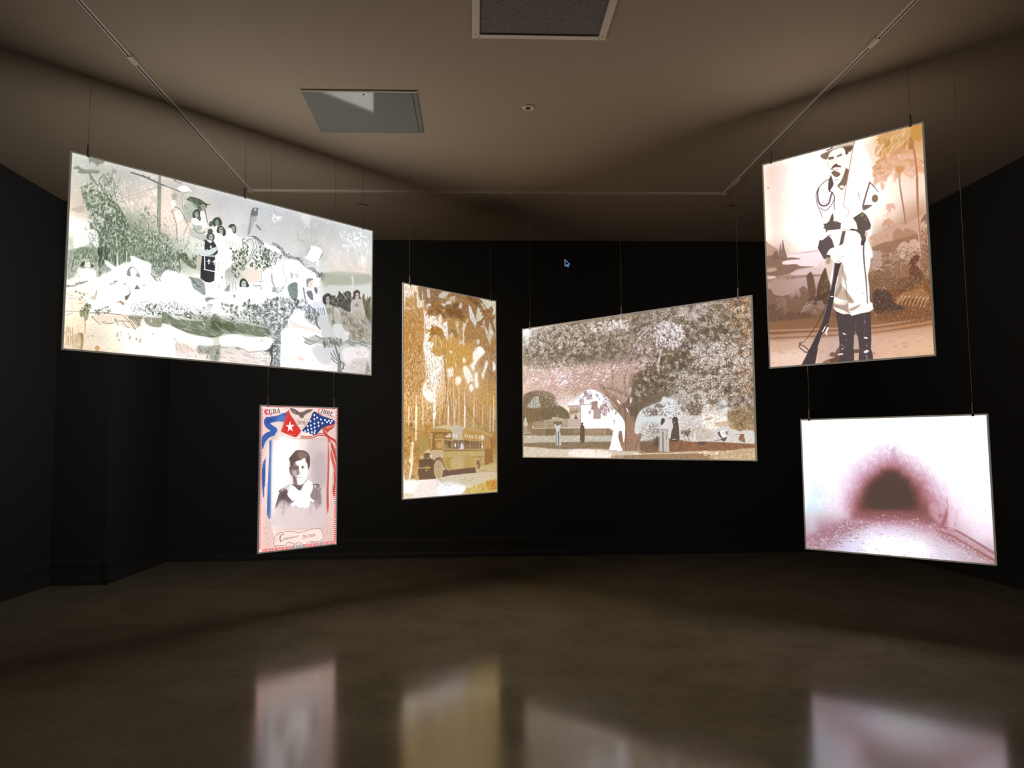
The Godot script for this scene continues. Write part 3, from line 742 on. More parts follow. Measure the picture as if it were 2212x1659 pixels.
	c.dabs([102,342,125,323,126,328,107,343], 26, 4.5, 3.1, 0, 180, "8c866c b0aa90 747058", 0.8, 0.5)
	c.blob([148,366,156,361,163,353,160,362,153,376,149,374], "6c665c", 0.9, 1.1)
	c.stroke([157,335,160,346,159,355], 2.5, 3.5, "d4c8b0", 0.7, 1.1)
	c.blob([126,387,136,380,143,383,148,387,143,391,135,385], "b08a64", 0.85, 1)
	c.blob([59.1,382,71.7,373,74.6,362,75,376,70.5,388], "dcd0b0", 0.8, 1.3)
	c.stroke([74.6,362,72.5,373], 2.7, 2, "a8a488", 0.8, 0.8)
	c.ell(33.5, 374, 3.7, 2.8, -138, "a09478", 0.75, 1)
	c.ell(43, 376, 3.7, 2.8, -139, "a09478", 0.75, 1)
	c.ell(34.1, 391, 3.7, 2.8, -138, "a09478", 0.75, 1)
	c.ell(24.1, 372, 3.7, 2.8, -138, "a09478", 0.75, 1)
	c.ell(38.6, 385, 3.7, 2.8, -138, "a09478", 0.75, 1)
	c.dabs([1.1,377,49.1,366,50,394,1.9,401], 50, 9.8, 1.6, -10, 20, "f4dcc4 e8ccb0 c8b494", 0.5, 0.5)
	c.dabs([2,404,43.8,398,41.3,420,2.8,428], 30, 13, 2, -25, -5, "f8e4cc e4ccb0", 0.6, 0.5)
	c.dabs([89,406,112,399,112,414,76.7,429,64,436,60.4,420], 80, 5.7, 3, 0, 180, "5c584c 847c6c 44443a b0a890", 0.8, 0.5)
	c.blob([35.1,424,42.8,416,50.1,398,53.5,404,57.2,421,54.7,442,48.4,445,45,436,37.2,437], "8c8c64", 0.8, 2)
	c.dabs([33.5,421,53.2,397,63.2,410,57.8,442,42.1,444], 60, 6, 2.3, 40, 120, "6c7050 a8a880 585c44 d8d4b0", 0.75, 0.5)
	c.dabs([50,394,61.2,396,61.6,408,52,408], 14, 5.6, 2.3, 40, 120, "5c6458", 0.8, 0.5)
	c.stroke([1.2,427,16.5,425,35.1,424], 1.9, 1.6, "9c8c70", 0.8, 0.8)
	c.stroke([3.1,438,12.1,432,19.7,429], 1.9, 1.5, "a88c74", 0.8, 0.8)
	c.stroke([60.5,424,89.4,420,126,419,166,418,201,415], 2.4, 1.7, "8a7c6c", 0.85, 0.7)
	c.dabs([173,393,206,396,206,405,176,398], 34, 4.6, 2.1, 0, 40, "8c7878 a89494", 0.75, 0.5)
	c.dabs([204,378,265,369,266,408,208,408], 150, 6.2, 2.9, 0, 180, "5c6258 80887c 46504a ffffff c4c8bc", 0.8, 0.5)
	c.blob([64,436,89.5,424,126,421,160,418,198,417,192,443,178,454,150,452,126,442,100,450], "f0e4d0", 0.6, 2.4)
	c.stroke([65.6,435,77.2,444,87.1,452], 1.8, 1.8, "8c7c68", 0.8, 0.7)
	c.stroke([91.8,444,98.5,449], 1.9, 1.9, "8c7c68", 0.8, 0.7)
	c.stroke([98.2,442,108,448,123,442], 1.9, 1.9, "8c7c68", 0.8, 0.7)
	c.stroke([124,430,126,438,143,435,164,436], 1.9, 1.9, "8c7c68", 0.8, 0.7)
	c.stroke([143,436,154,449,162,452], 1.9, 1.9, "8c7c68", 0.8, 0.7)
	c.stroke([146,423,164,436,174,452,179,455], 1.9, 1.9, "8c7c68", 0.8, 0.7)
	c.stroke([158,422,170,437,180,454], 1.9, 1.9, "8c7c68", 0.8, 0.7)
	c.stroke([167,421,177,434,185,448], 1.9, 1.9, "8c7c68", 0.8, 0.7)
	c.stroke([126,433,133,450], 1.9, 1.9, "8c7c68", 0.8, 0.7)
	c.blob([160,420,198,417,193,427,188,445,176,436,167,428], "8a8672", 0.8, 2.1)
	c.dabs([158,420,196,417,188,447,171,442], 40, 10.6, 1.8, 40, 75, "6c6858 a8a48c e8e0cc", 0.7, 0.5)
	c.blob([203,418,226,415,266,414,267,434,234,442,209,436], "989680", 0.85, 2.6)
	c.dabs([203,418,266,414,267,434,234,442], 50, 14.7, 1.6, 0, 20, "7c7a64 b4b29c 8c8a74", 0.6, 0.5)
	c.ell(221, 427, 4, 3.3, 162, "f0e0c0", 0.8, 1.1)
	c.blob([-0.5,446,48.4,445,48,481,44.6,522,-0,527], "f8e8cc", 0.5, 6.5)
	c.blob([32.4,483,44.9,481,47,498,44.7,524,40,525,40.7,499], "9c7c48", 0.8, 2.3)
	c.stroke([4.1,469,5.6,494,6,516], 1.4, 1.1, "a8885c", 0.7, 0.6)
	c.stroke([8.7,468,10.1,494,10.6,516], 1.4, 1.1, "a8885c", 0.7, 0.6)
	c.stroke([14.1,468,15.5,493,15.9,515], 1.5, 1.1, "a8885c", 0.7, 0.6)
	c.stroke([19.4,467,20.9,492,21.3,514], 1.5, 1.1, "a8885c", 0.7, 0.6)
	c.blob([18.6,488,40.3,485,39.8,520,21.1,518], "d4bc94", 0.6, 3.3)
	c.ell(34.9, 511, 5.3, 4.1, 169, "f8e8c4", 0.8, 1.6)
	c.dabs([-0.6,466,42.7,464,43,523,1.5,527], 80, 13, 1.5, 80, 100, "c8a474 ecd0a0 a4824e", 0.45, 0.5)
	c.stroke([48.4,443,49.8,463,49.6,482], 3, 1.6, "c09c78", 0.75, 1.2)
	c.ell(132, 475, 7.5, 2.7, 96.3, "c09478", 0.6, 0.9)
	c.ell(136, 489, 3.2, 2.7, 103, "c09478", 0.6, 0.9)
	c.ell(165, 479, 6.5, 2.7, 96.7, "c09478", 0.6, 0.9)
	c.ell(161, 470, 2.7, 2.2, 176, "c09478", 0.6, 0.9)
	c.ell(183, 482, 4.4, 2.8, 98.4, "c09478", 0.6, 0.9)
	c.ell(193, 485, 6.6, 2.8, 96.8, "c09478", 0.6, 0.9)
	c.ell(57.7, 487, 2.5, 2.1, 176, "c09478", 0.6, 0.8)
	c.ell(68.8, 485, 3.2, 2.5, 101, "c09478", 0.6, 0.8)
	c.ell(226, 463, 2.9, 2.2, 176, "c09478", 0.6, 0.9)
	c.stroke([139,464,142,472,139,481], 1.6, 1, "a89c84", 0.7, 0.5)
	c.blob([76.1,514,84.1,510,87.6,520,79.7,526], "c88c5c", 0.75, 1.3)
	c.dabs([46,515,152,516,136,524,46.3,526], 40, 8.4, 1.7, -5, 10, "e8d0a8 f4e4c4", 0.5, 0.5)
	c.blob([249,281,300,275,324,284,361,284,389,291,416,286,440,305,473,291,589,254,590,329,548,349,498,351,451,380,391,379,338,395,284,414,252,389], "ffffff", 0.95, 2.7)
	c.dabs([248,216,302,205,300,271,249,279], 170, 8.5, 3, 50, 130, "5c6a5a 8c9a8a 44524a f4f8f4 c4ccc4", 0.7, 0.5)
	c.stroke([290,208,296,239,299,271], 3, 1.9, "66705f", 0.8, 0.9)
	c.blob([299,223,316,213,325,231,346,210,351,231,347,253,330,252,312,242], "68725c", 0.85, 2.6)
	c.dabs([298,219,349,209,347,249,312,247], 50, 8.7, 3.5, 30, 150, "56604a 808a70 e8e8d8", 0.7, 0.5)
	c.blob([347,221,364,215,361,249,350,255], "d8d0bc", 0.9, 1.8)
	c.poly([364,211,382,210,405,205,407,252,406,279,391,288,377,288,361,280,361,247], "3b3a3e", 1, 1.1)
	c.line([372,210,374,251], 3.4, 3.4, "f0f4f8", 0.95, 0.7)
	c.line([372,251,406,252], 3.4, 3.4, "f0f4f8", 0.95, 0.7)
	c.ell(386, 222, 5.8, 2.3, 90.4, "f4f8fc", 0.95, 0.7)
	c.stroke([380,225,386,222,391,224], 2.2, 2.2, "f4f8fc", 0.95, 0.7)
	c.ell(386, 230, 3.1, 1.8, 93.3, "f4f8fc", 0.9, 0.7)
	c.ell(403, 221, 5.8, 2.3, 90.4, "f4f8fc", 0.95, 0.7)
	c.stroke([397,224,403,221,408,223], 2.3, 2.3, "f4f8fc", 0.95, 0.7)
	c.ell(403, 229, 3.1, 1.8, 93.4, "f4f8fc", 0.9, 0.7)
	c.stroke([388,257,391,284], 2.2, 3.6, "56545a", 0.6, 1.3)
	c.blob([378,206,405,201,410,207,382,210], "c8ccd0", 0.8, 1.4)
	c.blob([353,195,382,190,405,187,400,197,378,208,357,208], "e4eaec", 0.9, 1.8)
	c.blob([407,198,435,193,471,181,467,219,439,246,438,305,407,297,406,230], "fefefc", 0.95, 2.3)
	c.stroke([417,223,416,246], 4.6, 3.2, "e0d8cc", 0.6, 1.8)
	c.ell(429, 266, 5, 2.3, 91.1, "9c9ca8", 0.8, 0.9)
	c.stroke([398,296,397,307], 1.8, 1.4, "9c9ca4", 0.7, 0.7)
	c.stroke([419,294,420,303], 1.8, 1.4, "8c8c94", 0.7, 0.7)
	c.blob([330,283,361,282,375,297,376,328,358,322,340,312,335,295], "9aa49e", 0.85, 2.2)
	c.dabs([333,284,373,289,376,324,342,316], 26, 13.2, 4.9, 10, 30, "7c8884 bcc4be 68746c", 0.7, 0.5)
	c.blob([377,339,390,333,406,335,392,341,383,348], "8e949a", 0.9, 1.3)
	c.stroke([401,338,417,330], 2, 1.1, "9ca0a4", 0.8, 0.7)
	c.blob([466,315,475,314,471,324], "9ca09c", 0.8, 1.2)
	c.dabs([461,179,514,164,501,226,477,267,455,235], 170, 8.5, 3.8, 40, 140, "4e5a44 7c886c 64704f d8dcd0 3c4836", 0.8, 0.5)
	c.stroke([537,159,525,190,508,211,491,230], 6.2, 3.4, "d8dcd8", 0.9, 1)
	c.stroke([534,160,520,191,491,228], 1.7, 1.7, "5c645c", 0.85, 0.7)
	c.dabs([544,158,587,149,581,222,540,219,515,215], 130, 9.8, 4.4, 20, 160, "505c46 848e78 3e4a38 dcdcd4", 0.75, 0.5)
	c.blob([489,235,540,217,556,231,554,259,521,265,496,250], "f4e8dc", 0.8, 4.8)
	c.stroke([558,221,561,244,556,259], 3.4, 2.4, "b4b4ac", 0.7, 1.2)
	c.stroke([556,259,571,252,589,239], 2.5, 2, "a8a8a4", 0.8, 1)
	c.stroke([444,279,446,306], 1.8, 1.8, "9cb0b0", 0.7, 0.7)
	c.stroke([454,280,455,305], 1.9, 1.9, "9cb0b0", 0.7, 0.7)
	c.stroke([463,274,465,303], 1.9, 1.9, "9cb0b0", 0.7, 0.7)
	c.stroke([473,275,474,302], 1.9, 1.9, "9cb0b0", 0.7, 0.7)
	c.blob([438,305,447,290,454,285,452,305], "8c989a", 0.8, 1.4)
	c.stroke([446,266,472,245], 2.3, 1.9, "b4bab4", 0.7, 0.9)
	c.stroke([466,244,468,278], 1.9, 1.9, "b0b8b4", 0.7, 0.9)
	c.blob([487,284,489,265,501,257,513,266,519,279,509,283,507,267,497,266,495,283], "42483f", 0.95, 1.2)
	c.blob([493,274,499,266,508,269,508,281,501,286,495,283], "d4d8d0", 0.98, 0.9)
	c.stroke([496,274,501,273], 1.2, 1.2, "42463e", 0.9, 0.5)
	c.stroke([503,273,507,272], 1.2, 1.2, "42463e", 0.9, 0.5)
	c.stroke([499,282,504,281], 1.2, 0.9, "5c605a", 0.8, 0.5)
	c.stroke([534,272,541,275,557,271,562,281], 2.9, 3.4, "8c9490", 0.75, 1.2)
	c.dabs([420,348,469,346,451,371,427,361], 34, 8.3, 5, 0, 180, "6c706c 8c8f88 a8aaa4", 0.8, 0.5)
	c.dabs([460,361,522,320,523,371,485,398,461,392], 170, 8.5, 5.2, 0, 180, "56604e 7c8678 3e483c f4f4f0 a8b0a4", 0.8, 0.5)
	c.dabs([518,339,590,324,591,385,559,399,524,389], 190, 9.2, 5.3, 0, 180, "5c6660 7c8480 ffffff 464f48 9ca4a0", 0.75, 0.5)
	c.dabs([252,372,293,358,324,383,277,394], 50, 7.2, 3, 20, 160, "7c807c 98a098 5c6460", 0.75, 0.5)
	c.dabs([316,389,359,374,382,398,321,410], 80, 7.9, 3.5, 0, 180, "56604e 84907c 3c463a f0f0ea", 0.8, 0.5)
	c.dabs([368,360,404,351,395,378,373,386], 26, 6.7, 3.1, 0, 180, "8c908c a8aca4", 0.7, 0.5)
	c.blob([252,397,269,399,286,412,321,412,360,409,391,401,409,381,433,396,466,398,509,400,549,404,592,406,592,432,550,434,510,430,476,436,443,435,420,451,393,454,357,453,326,448,295,438,274,432,253,427], "7c846e", 0.92, 3.1)
	c.dabs([252,397,405,386,592,406,592,432,476,436,420,451,326,448,253,427], 300, 18, 2.9, -5, 35, "5c6850 909a84 48543e a8b29c c8ccbc 6c785e", 0.6, 0.5)
	c.blob([403,399,423,397,435,413,429,432,406,430,399,418], "54603f", 0.8, 5.9)
	c.blob([433,407,466,403,478,422,452,429], "5c6648", 0.7, 4.6)
	c.stroke([412,409,429,425,452,434,471,443,479,449], 3, 4.6, "a8a8a0", 0.85, 1.1)
	c.stroke([334,412,330,428,317,440], 2.6, 1.9, "c4c8b4", 0.75, 0.9)
	c.stroke([373,412,378,420,376,429], 3.1, 2, "e8ecd8", 0.85, 0.9)
	c.stroke([253,427,266,429,270,443], 4.2, 2.1, "6c7456", 0.8, 1)
	c.stroke([274,426,272,441], 2.9, 2.5, "e4e4d0", 0.8, 0.8)
	c.stroke([393,454,411,449,424,444], 2.7, 2, "56604a", 0.7, 1.1)
	c.blob([253,429,287,435,326,450,393,456,407,470,407,481,353,484,296,472,288,467,254,464], "fffdfa", 0.9, 3)
	c.blob([429,447,481,435,525,439,592,437,593,477,526,485,491,475,434,474], "fffdfc", 0.92, 3.3)
	c.stroke([288,467,297,481,295,498], 2.1, 4.2, "c8b8a8", 0.7, 1.5)
	c.blob([292,481,327,484,353,501,332,507,302,510], "f0dccc", 0.7, 5.2)
	c.dabs([292,481,357,486,358,518,298,523], 50, 12.9, 2.6, 20, 70, "e0c8bc d0c0b4 f8ece4", 0.5, 0.5)
	c.blob([360,483,384,483,421,477,430,494,426,521,408,525,394,506,362,505], "98998a", 0.75, 4.5)
	c.dabs([360,483,427,477,428,521,394,519,362,505], 80, 11.1, 2.9, 50, 120, "74765f 585c48 b4b6a8 c8cac0", 0.7, 0.5)
	c.stroke([418,477,435,481,453,480], 2, 2, "8c8478", 0.75, 0.9)
	c.stroke([477,476,491,479,508,480,526,487,593,474], 2.8, 3.3, "b0a498", 0.7, 1.7)
	c.dabs([435,494,593,474,594,516,442,524], 60, 21.2, 3.3, -5, 15, "f0dcd4 e0d0cc d0c4c0 fdf4f0", 0.5, 0.5)
	c.ell(487, 479, 9.5, 4.6, -178, "b89c8c", 0.7, 1.9)
	c.stroke([545,460,555,445], 1.7, 1.2, "d8b8ac", 0.6, 0.7)
	c.stroke([562,449,567,441,573,451], 1.9, 1.5, "9c9494", 0.7, 0.7)
	c.blob([581,478,593,465,593,479], "746c68", 0.8, 1.5)
	c.line([324,517,326,525], 1.5, 1.5, "8c8480", 0.6, 0.6)
	c.blob([572,220,602,207,633,181,656,169,694,165,719,180,752,193,772,219,784,247,787,281,759,299,704,302,667,317,625,304,574,330], "ffffff", 0.85, 3.5)
	c.stroke([637,189,639,213,651,232,647,249,640,269], 2.2, 1.7, "bcbcc4", 0.75, 1)
	c.blob([656,260,671,245,690,240,693,256,694,285,685,298,672,298,662,280], "84948e", 0.95, 2)
	c.dabs([658,257,692,240,693,294,666,294], 50, 10.1, 4.5, 60, 120, "6c7c76 a4b2ac 8c9c94", 0.7, 0.5)
	c.blob([665,211,676,211,673,228,667,227], "ccc8d0", 0.8, 1.8)
	c.blob([681,213,694,208,695,225,687,221], "dcdae0", 0.7, 1.8)
	c.blob([728,222,747,216,755,220,741,227,731,250,728,241], "8e8888", 0.8, 1.8)
	c.blob([733,235,750,225,751,242,739,251], "efe6da", 0.95, 1.6)
	c.blob([728,265,748,260,754,288,742,287,731,274], "7c7782", 0.9, 1.6)
	c.stroke([716,255,719,271,723,290], 6.2, 4.6, "8a8690", 0.85, 1.3)
	c.stroke([728,258,742,256,748,260], 3.1, 2.6, "ece8e8", 0.9, 1)
	c.dabs([761,245,770,247,770,269,762,267], 14, 10.5, 5.2, 50, 90, "6c707a 8c909a", 0.85, 0.5)
	c.stroke([597,229,600,252,608,265], 5.9, 4.4, "a4a4b0", 0.75, 1.5)
	c.dabs([601,271,637,265,635,284,604,282], 30, 8.8, 4.9, 0, 180, "7c8c8c a8b4b4", 0.75, 0.5)
	c.ell(621, 276, 7.4, 6.4, 124, "f4f4f4", 0.9, 1.5)
	c.dabs([574,312,651,296,683,310,678,368,642,396,575,403], 330, 10.8, 6.9, 0, 180, "5c6668 7c8886 ffffff 48524c a4acac e4e8e8", 0.75, 0.5)
	c.dabs([682,296,720,295,777,331,777,375,721,338,686,329], 220, 11.3, 6.2, 20, 120, "646e74 8a949a 4e5a54 b0b8ba ffffff", 0.75, 0.5)
	c.dabs([710,345,777,331,772,381,722,377], 130, 11.9, 3.6, 20, 160, "e4ece8 8c948c c4cccc 6c766c", 0.7, 0.5)
	c.blob([710,330,726,333,721,348,744,369,789,388,789,403,679,401,660,375,678,344], "fffefd", 0.92, 3.1)
	c.blob([673,371,711,380,755,385,789,391,789,400,733,397,679,391], "f4e4dc", 0.6, 5.1)
	c.stroke([576,417,596,422,609,437], 1.9, 1.9, "5c605c", 0.8, 0.7)
	c.stroke([576,422,593,429,606,441], 1.9, 1.9, "e8ecec", 0.8, 0.7)
	c.stroke([581,414,606,421,614,431], 2.2, 1.9, "747a74", 0.8, 0.7)
	c.poly([617,408,626,393,633,397,634,429,635,527,602,529,602,497,592,477,584,476,609,446], "8f9694", 0.9, 1.5)
	c.blob([584,476,597,470,609,446,614,431,619,449,607,478,607,501,600,529,595,530,602,497,594,479], "4d504e", 0.85, 1.9)
	c.dabs([603,400,633,397,635,527,603,529,609,466], 200, 4.9, 3.9, 0, 180, "f8fafa d4dada 565e5e 6c7474", 0.85, 0.5)
	c.blob([637,408,679,391,789,403,783,413,767,439,750,455,723,463,745,489,702,517,639,522,637,452], "ffffff", 0.9, 4.1)
	c.blob([576,433,606,441,592,470,577,472], "fffefd", 0.9, 2.4)
	c.stroke([577,479,595,486,597,502], 3.4, 1.9, "8c7c74", 0.7, 1.2)
	c.dabs([577,488,600,484,598,525,578,526], 20, 14.4, 3.4, -10, 10, "e4e0e0 c8c0bc", 0.6, 0.5)
	c.dabs([636,499,836,482,848,525,636,527], 50, 17.9, 4.1, -5, 10, "f0eaf0 e8e0e4 f8e8dc", 0.5, 0.5)
	c.ell(710, 492, 13.1, 5.9, -169, "ecd4c4", 0.6, 3)
	c.blob([756,450,795,441,836,452,830,487,802,504,762,478], "dcdce0", 0.75, 7.9)
	c.blob([770,239,787,232,874,220,917,211,999,192,999,260,936,259,857,291,793,290], "e0e2dd", 0.6, 5.5)
	c.blob([795,235,801,190,904,167,995,167,996,193,917,213,845,220], "b8baa9", 0.7, 7.2)
	c.stroke([914,183,918,203,914,219], 8.4, 5.6, "eef0ea", 0.7, 2.2)
	c.blob([793,290,793,272,804,261,816,257,826,263,826,285,834,296,816,296,805,300], "474540", 0.97, 1.6)
	c.stroke([801,261,813,255,825,258], 3.2, 2.7, "c8c8b8", 0.8, 1.1)
	c.blob([806,273,815,267,820,276,819,291,812,297,806,290], "b8b4aa", 0.97, 1.1)
	c.stroke([807,278,812,277], 1.6, 1.3, "3c3a36", 0.9, 0.5)
	c.stroke([815,276,820,276], 1.6, 1.3, "3c3a36", 0.9, 0.5)
	c.stroke([810,290,816,289], 1.6, 1.1, "5c5650", 0.85, 0.5)
	c.stroke([813,278,813,285], 1.1, 1.3, "94908a", 0.7, 0.5)
	c.blob([802,303,816,294,834,299,855,301,864,320,870,344,876,363,846,362,834,348,829,384,818,400,806,372,808,337], "c2beb4", 0.95, 2.2)
	c.blob([808,312,825,307,828,324,814,329], "8e8a80", 0.7, 2.7)
	c.stroke([834,304,834,329,840,348,838,358], 5.9, 4.9, "8a857c", 0.7, 2.2)
	c.stroke([846,307,861,320,864,340], 5.4, 4.4, "e8e4da", 0.8, 2.2)
	c.dabs([823,350,846,347,844,372,826,374], 30, 9.7, 3.2, 30, 120, "76726a a09c92 c4c0b8", 0.7, 0.5)
	c.blob([754,295,770,293,796,302,805,313,811,332,805,345,788,344,771,322,759,309], "e8eef4", 0.95, 2.1)
	c.stroke([774,314,781,337], 2.9, 3.2, "868e98", 0.85, 0.8)
	c.stroke([782,313,788,336], 2.9, 3.2, "868e98", 0.85, 0.8)
	c.stroke([789,312,795,335], 2.9, 3.2, "868e98", 0.85, 0.8)
	c.stroke([796,311,802,334], 2.9, 3.2, "565c66", 0.85, 0.8)
	c.blob([777,346,811,337,817,355,829,369,832,393,818,407,792,410,789,383], "dadada", 0.92, 2.1)
	c.blob([838,363,873,359,885,377,910,385,907,403,883,415,859,408,838,395], "e4e4e4", 0.95, 2.2)
	c.stroke([888,387,907,393,895,409], 4.4, 3.3, "f8f8f6", 0.8, 1.7)
	c.stroke([766,347,772,371,783,384], 8.9, 5.2, "746f70", 0.8, 2.1)
	c.blob([857,245,866,247,881,257,890,266,908,263,912,298,900,310,869,301,857,291], "54524a", 0.95, 1.9)
	c.blob([826,265,839,263,848,272,857,286,860,300,840,298,828,290], "605c54", 0.92, 1.9)
	c.blob([881,247,893,237,908,240,908,258,893,265], "5c5952", 0.95, 1.7)
	c.ell(898, 253, 4.7, 4.1, 119, "8c8880", 0.8, 1.1)
	c.dabs([828,265,911,240,912,303,834,299], 70, 11, 5.5, 50, 130, "45433c 6c6960 807c72", 0.75, 0.5)
	c.ell(835, 281, 4.5, 3.5, 101, "a09c92", 0.7, 1.1)
	c.ell(845, 287, 4.5, 3.5, 101, "948f86", 0.7, 1.1)
	c.blob([958,256,967,234,971,259,986,252,996,245,1000,338,984,325,968,306], "6f6a54", 0.92, 2.9)
	c.dabs([958,256,999,245,1000,333,974,316], 60, 12.6, 4.6, 60, 120, "57523e 8a846c 6f6a54", 0.7, 0.5)
	c.blob([863,305,887,307,918,323,934,346,906,357,900,376,882,373,870,354,864,330], "b4aea2", 0.92, 2.8)
	c.dabs([867,309,924,332,900,371,873,359], 60, 13.8, 4.4, 40, 120, "8c867a d0cabe 747064", 0.7, 0.5)
	c.blob([920,246,920,236,936,226,948,232,948,247,955,256,939,259,930,250,927,266,914,265], "5c4c48", 0.97, 1.7)
	c.blob([930,242,939,236,944,245,942,258,934,259,930,252], "d4c8bc", 0.97, 1.4)
	c.stroke([931,248,936,246], 1.4, 1.4, "564844", 0.9, 0.6)
	c.stroke([938,246,942,246], 1.4, 1.4, "564844", 0.9, 0.6)
	c.stroke([935,255,939,255], 1.4, 1.1, "7c6c64", 0.8, 0.6)
	c.blob([909,299,914,267,933,261,958,258,964,291,971,316,962,317,949,298,937,315,918,318], "cac2b8", 0.95, 2)
	c.stroke([912,278,912,298,915,318], 5, 3.9, "ded6cc", 0.85, 1.7)
	c.blob([927,281,939,274,943,291,933,300], "94897f", 0.75, 2.8)
	c.ell(935, 293, 7.6, 5, 166, "e4dccf", 0.8, 2)
	c.blob([915,313,943,302,968,316,981,330,994,349,1000,364,1000,382,968,378,937,356,924,335], "bdb4a4", 0.92, 2.8)
	c.dabs([918,313,968,316,1000,364,981,377,937,351], 90, 17, 4, 30, 80, "948b7c d8d0c2 7c7466 a89e90", 0.65, 0.5)
	c.stroke([958,271,968,296,971,316], 4, 3.4, "e4dcd2", 0.85, 1.4)
	c.blob([968,322,984,325,997,344,994,365,978,346], "a8aab0", 0.75, 3.4)
	c.blob([900,358,934,346,968,368,1000,380,1000,395,907,410,906,380], "aca396", 0.85, 3.9)
	c.dabs([900,355,943,345,1000,380,1000,398,907,408], 90, 15.8, 4, 0, 60, "857d70 c8c0b2 6e675c", 0.6, 0.5)
	c.blob([722,434,739,420,766,408,801,414,835,408,877,416,919,414,997,398,997,424,963,430,907,425,871,429,836,440,795,436,772,434,739,440], "b6b8b0", 0.7, 3.8)
	c.stroke([725,436,745,441,761,435], 3.9, 2.8, "7e8278", 0.8, 1.3)
	c.stroke([730,421,744,429,772,429], 3.9, 2.8, "7e8278", 0.8, 1.3)
	c.stroke([766,408,789,418,806,425,812,440], 4, 2.9, "7e8278", 0.8, 1.3)
	c.stroke([801,414,827,416,841,432], 4, 2.9, "7e8278", 0.8, 1.3)
	c.stroke([824,409,841,422,847,441], 4, 3, "7e8278", 0.8, 1.3)
	c.stroke([835,413,859,433,877,426], 4.1, 3, "7e8278", 0.8, 1.4)
	c.stroke([889,415,898,424,904,431], 4.1, 3, "7e8278", 0.8, 1.4)
	c.stroke([907,415,925,418,950,416], 4.2, 3.1, "7e8278", 0.8, 1.4)
	c.stroke([944,404,969,414,994,409], 4.3, 3.1, "7e8278", 0.8, 1.4)
	c.stroke([925,428,950,434], 4.2, 3.1, "7e8278", 0.8, 1.4)
	c.stroke([962,420,981,423,997,414], 4.3, 3.1, "7e8278", 0.8, 1.4)
	c.dabs([789,413,877,406,865,437,801,441], 60, 13.4, 4.8, 10, 90, "66695e 92958a 54584e b8bab0", 0.75, 0.5)
	c.dabs([886,412,997,398,997,427,907,430], 50, 16.9, 3.9, -20, 40, "8c8e84 b4b4aa f4f4f0 74766c", 0.7, 0.5)
	c.dabs([722,420,789,410,784,438,734,443], 26, 15.6, 3.1, 0, 40, "9c9e98 c4c4c0", 0.7, 0.5)
	c.stroke([847,439,856,463,866,489,866,529], 6, 11.9, "74776a", 0.85, 1.6)
	c.stroke([829,463,839,476,857,487], 3.8, 3, "6a6e62", 0.85, 1.1)
	c.stroke([830,480,845,491,860,497], 3.8, 3, "6a6e62", 0.85, 1.1)
	c.stroke([839,454,848,471,860,485], 3.8, 3, "6a6e62", 0.85, 1.1)
	c.stroke([865,459,863,479], 3.8, 3, "6a6e62", 0.85, 1.1)
	c.stroke([872,489,881,493,890,502], 3.8, 3, "6a6e62", 0.85, 1.1)
	c.stroke([857,505,866,514], 3.8, 3, "6a6e62", 0.85, 1.1)
	c.dabs([854,485,889,487,881,525,857,529], 50, 11.9, 3.3, 50, 110, "50554a 8c9084 aeb2a6", 0.75, 0.5)
	c.blob([880,440,978,428,985,469,920,495,883,483], "fbf8f8", 0.75, 8.4)
	c.dabs([935,443,978,444,979,459,938,458], 16, 14.1, 3.4, 0, 180, "e4d4cc d8ccc4", 0.6, 0.5)
	c.blob([917,480,982,469,998,499,998,519,926,514], "d8ccc4", 0.7, 7.3)
	c.blob([979,505,985,479,992,499,998,519,976,521], "7c766e", 0.8, 2.8)
	c.dabs([920,485,998,483,998,519,926,519], 40, 16.9, 4.5, -10, 20, "e8d8cc b8aca2 f4ece8", 0.5, 0.5)
	c.stroke([995,135,996,313,998,509], 5.2, 5.2, "c8c8c4", 0.35, 2.3)
	c.blob([176,377,326,364,464,382,646,300,648,387,514,403,327,399,185,426], "4c584a", 0.4, 10.9, [160, 1, 0.2, 5])
	c.blob([176,377,326,364,464,382,646,300,648,387,514,403,327,399,185,426], "ffffff", 0.6, 10.9, [150, 1, 0.22, 5])
	c.mottle(200, 0.9, 0.06, "ffffff")
	c.grain(0.035)
	c.soften(1.25)
	return c


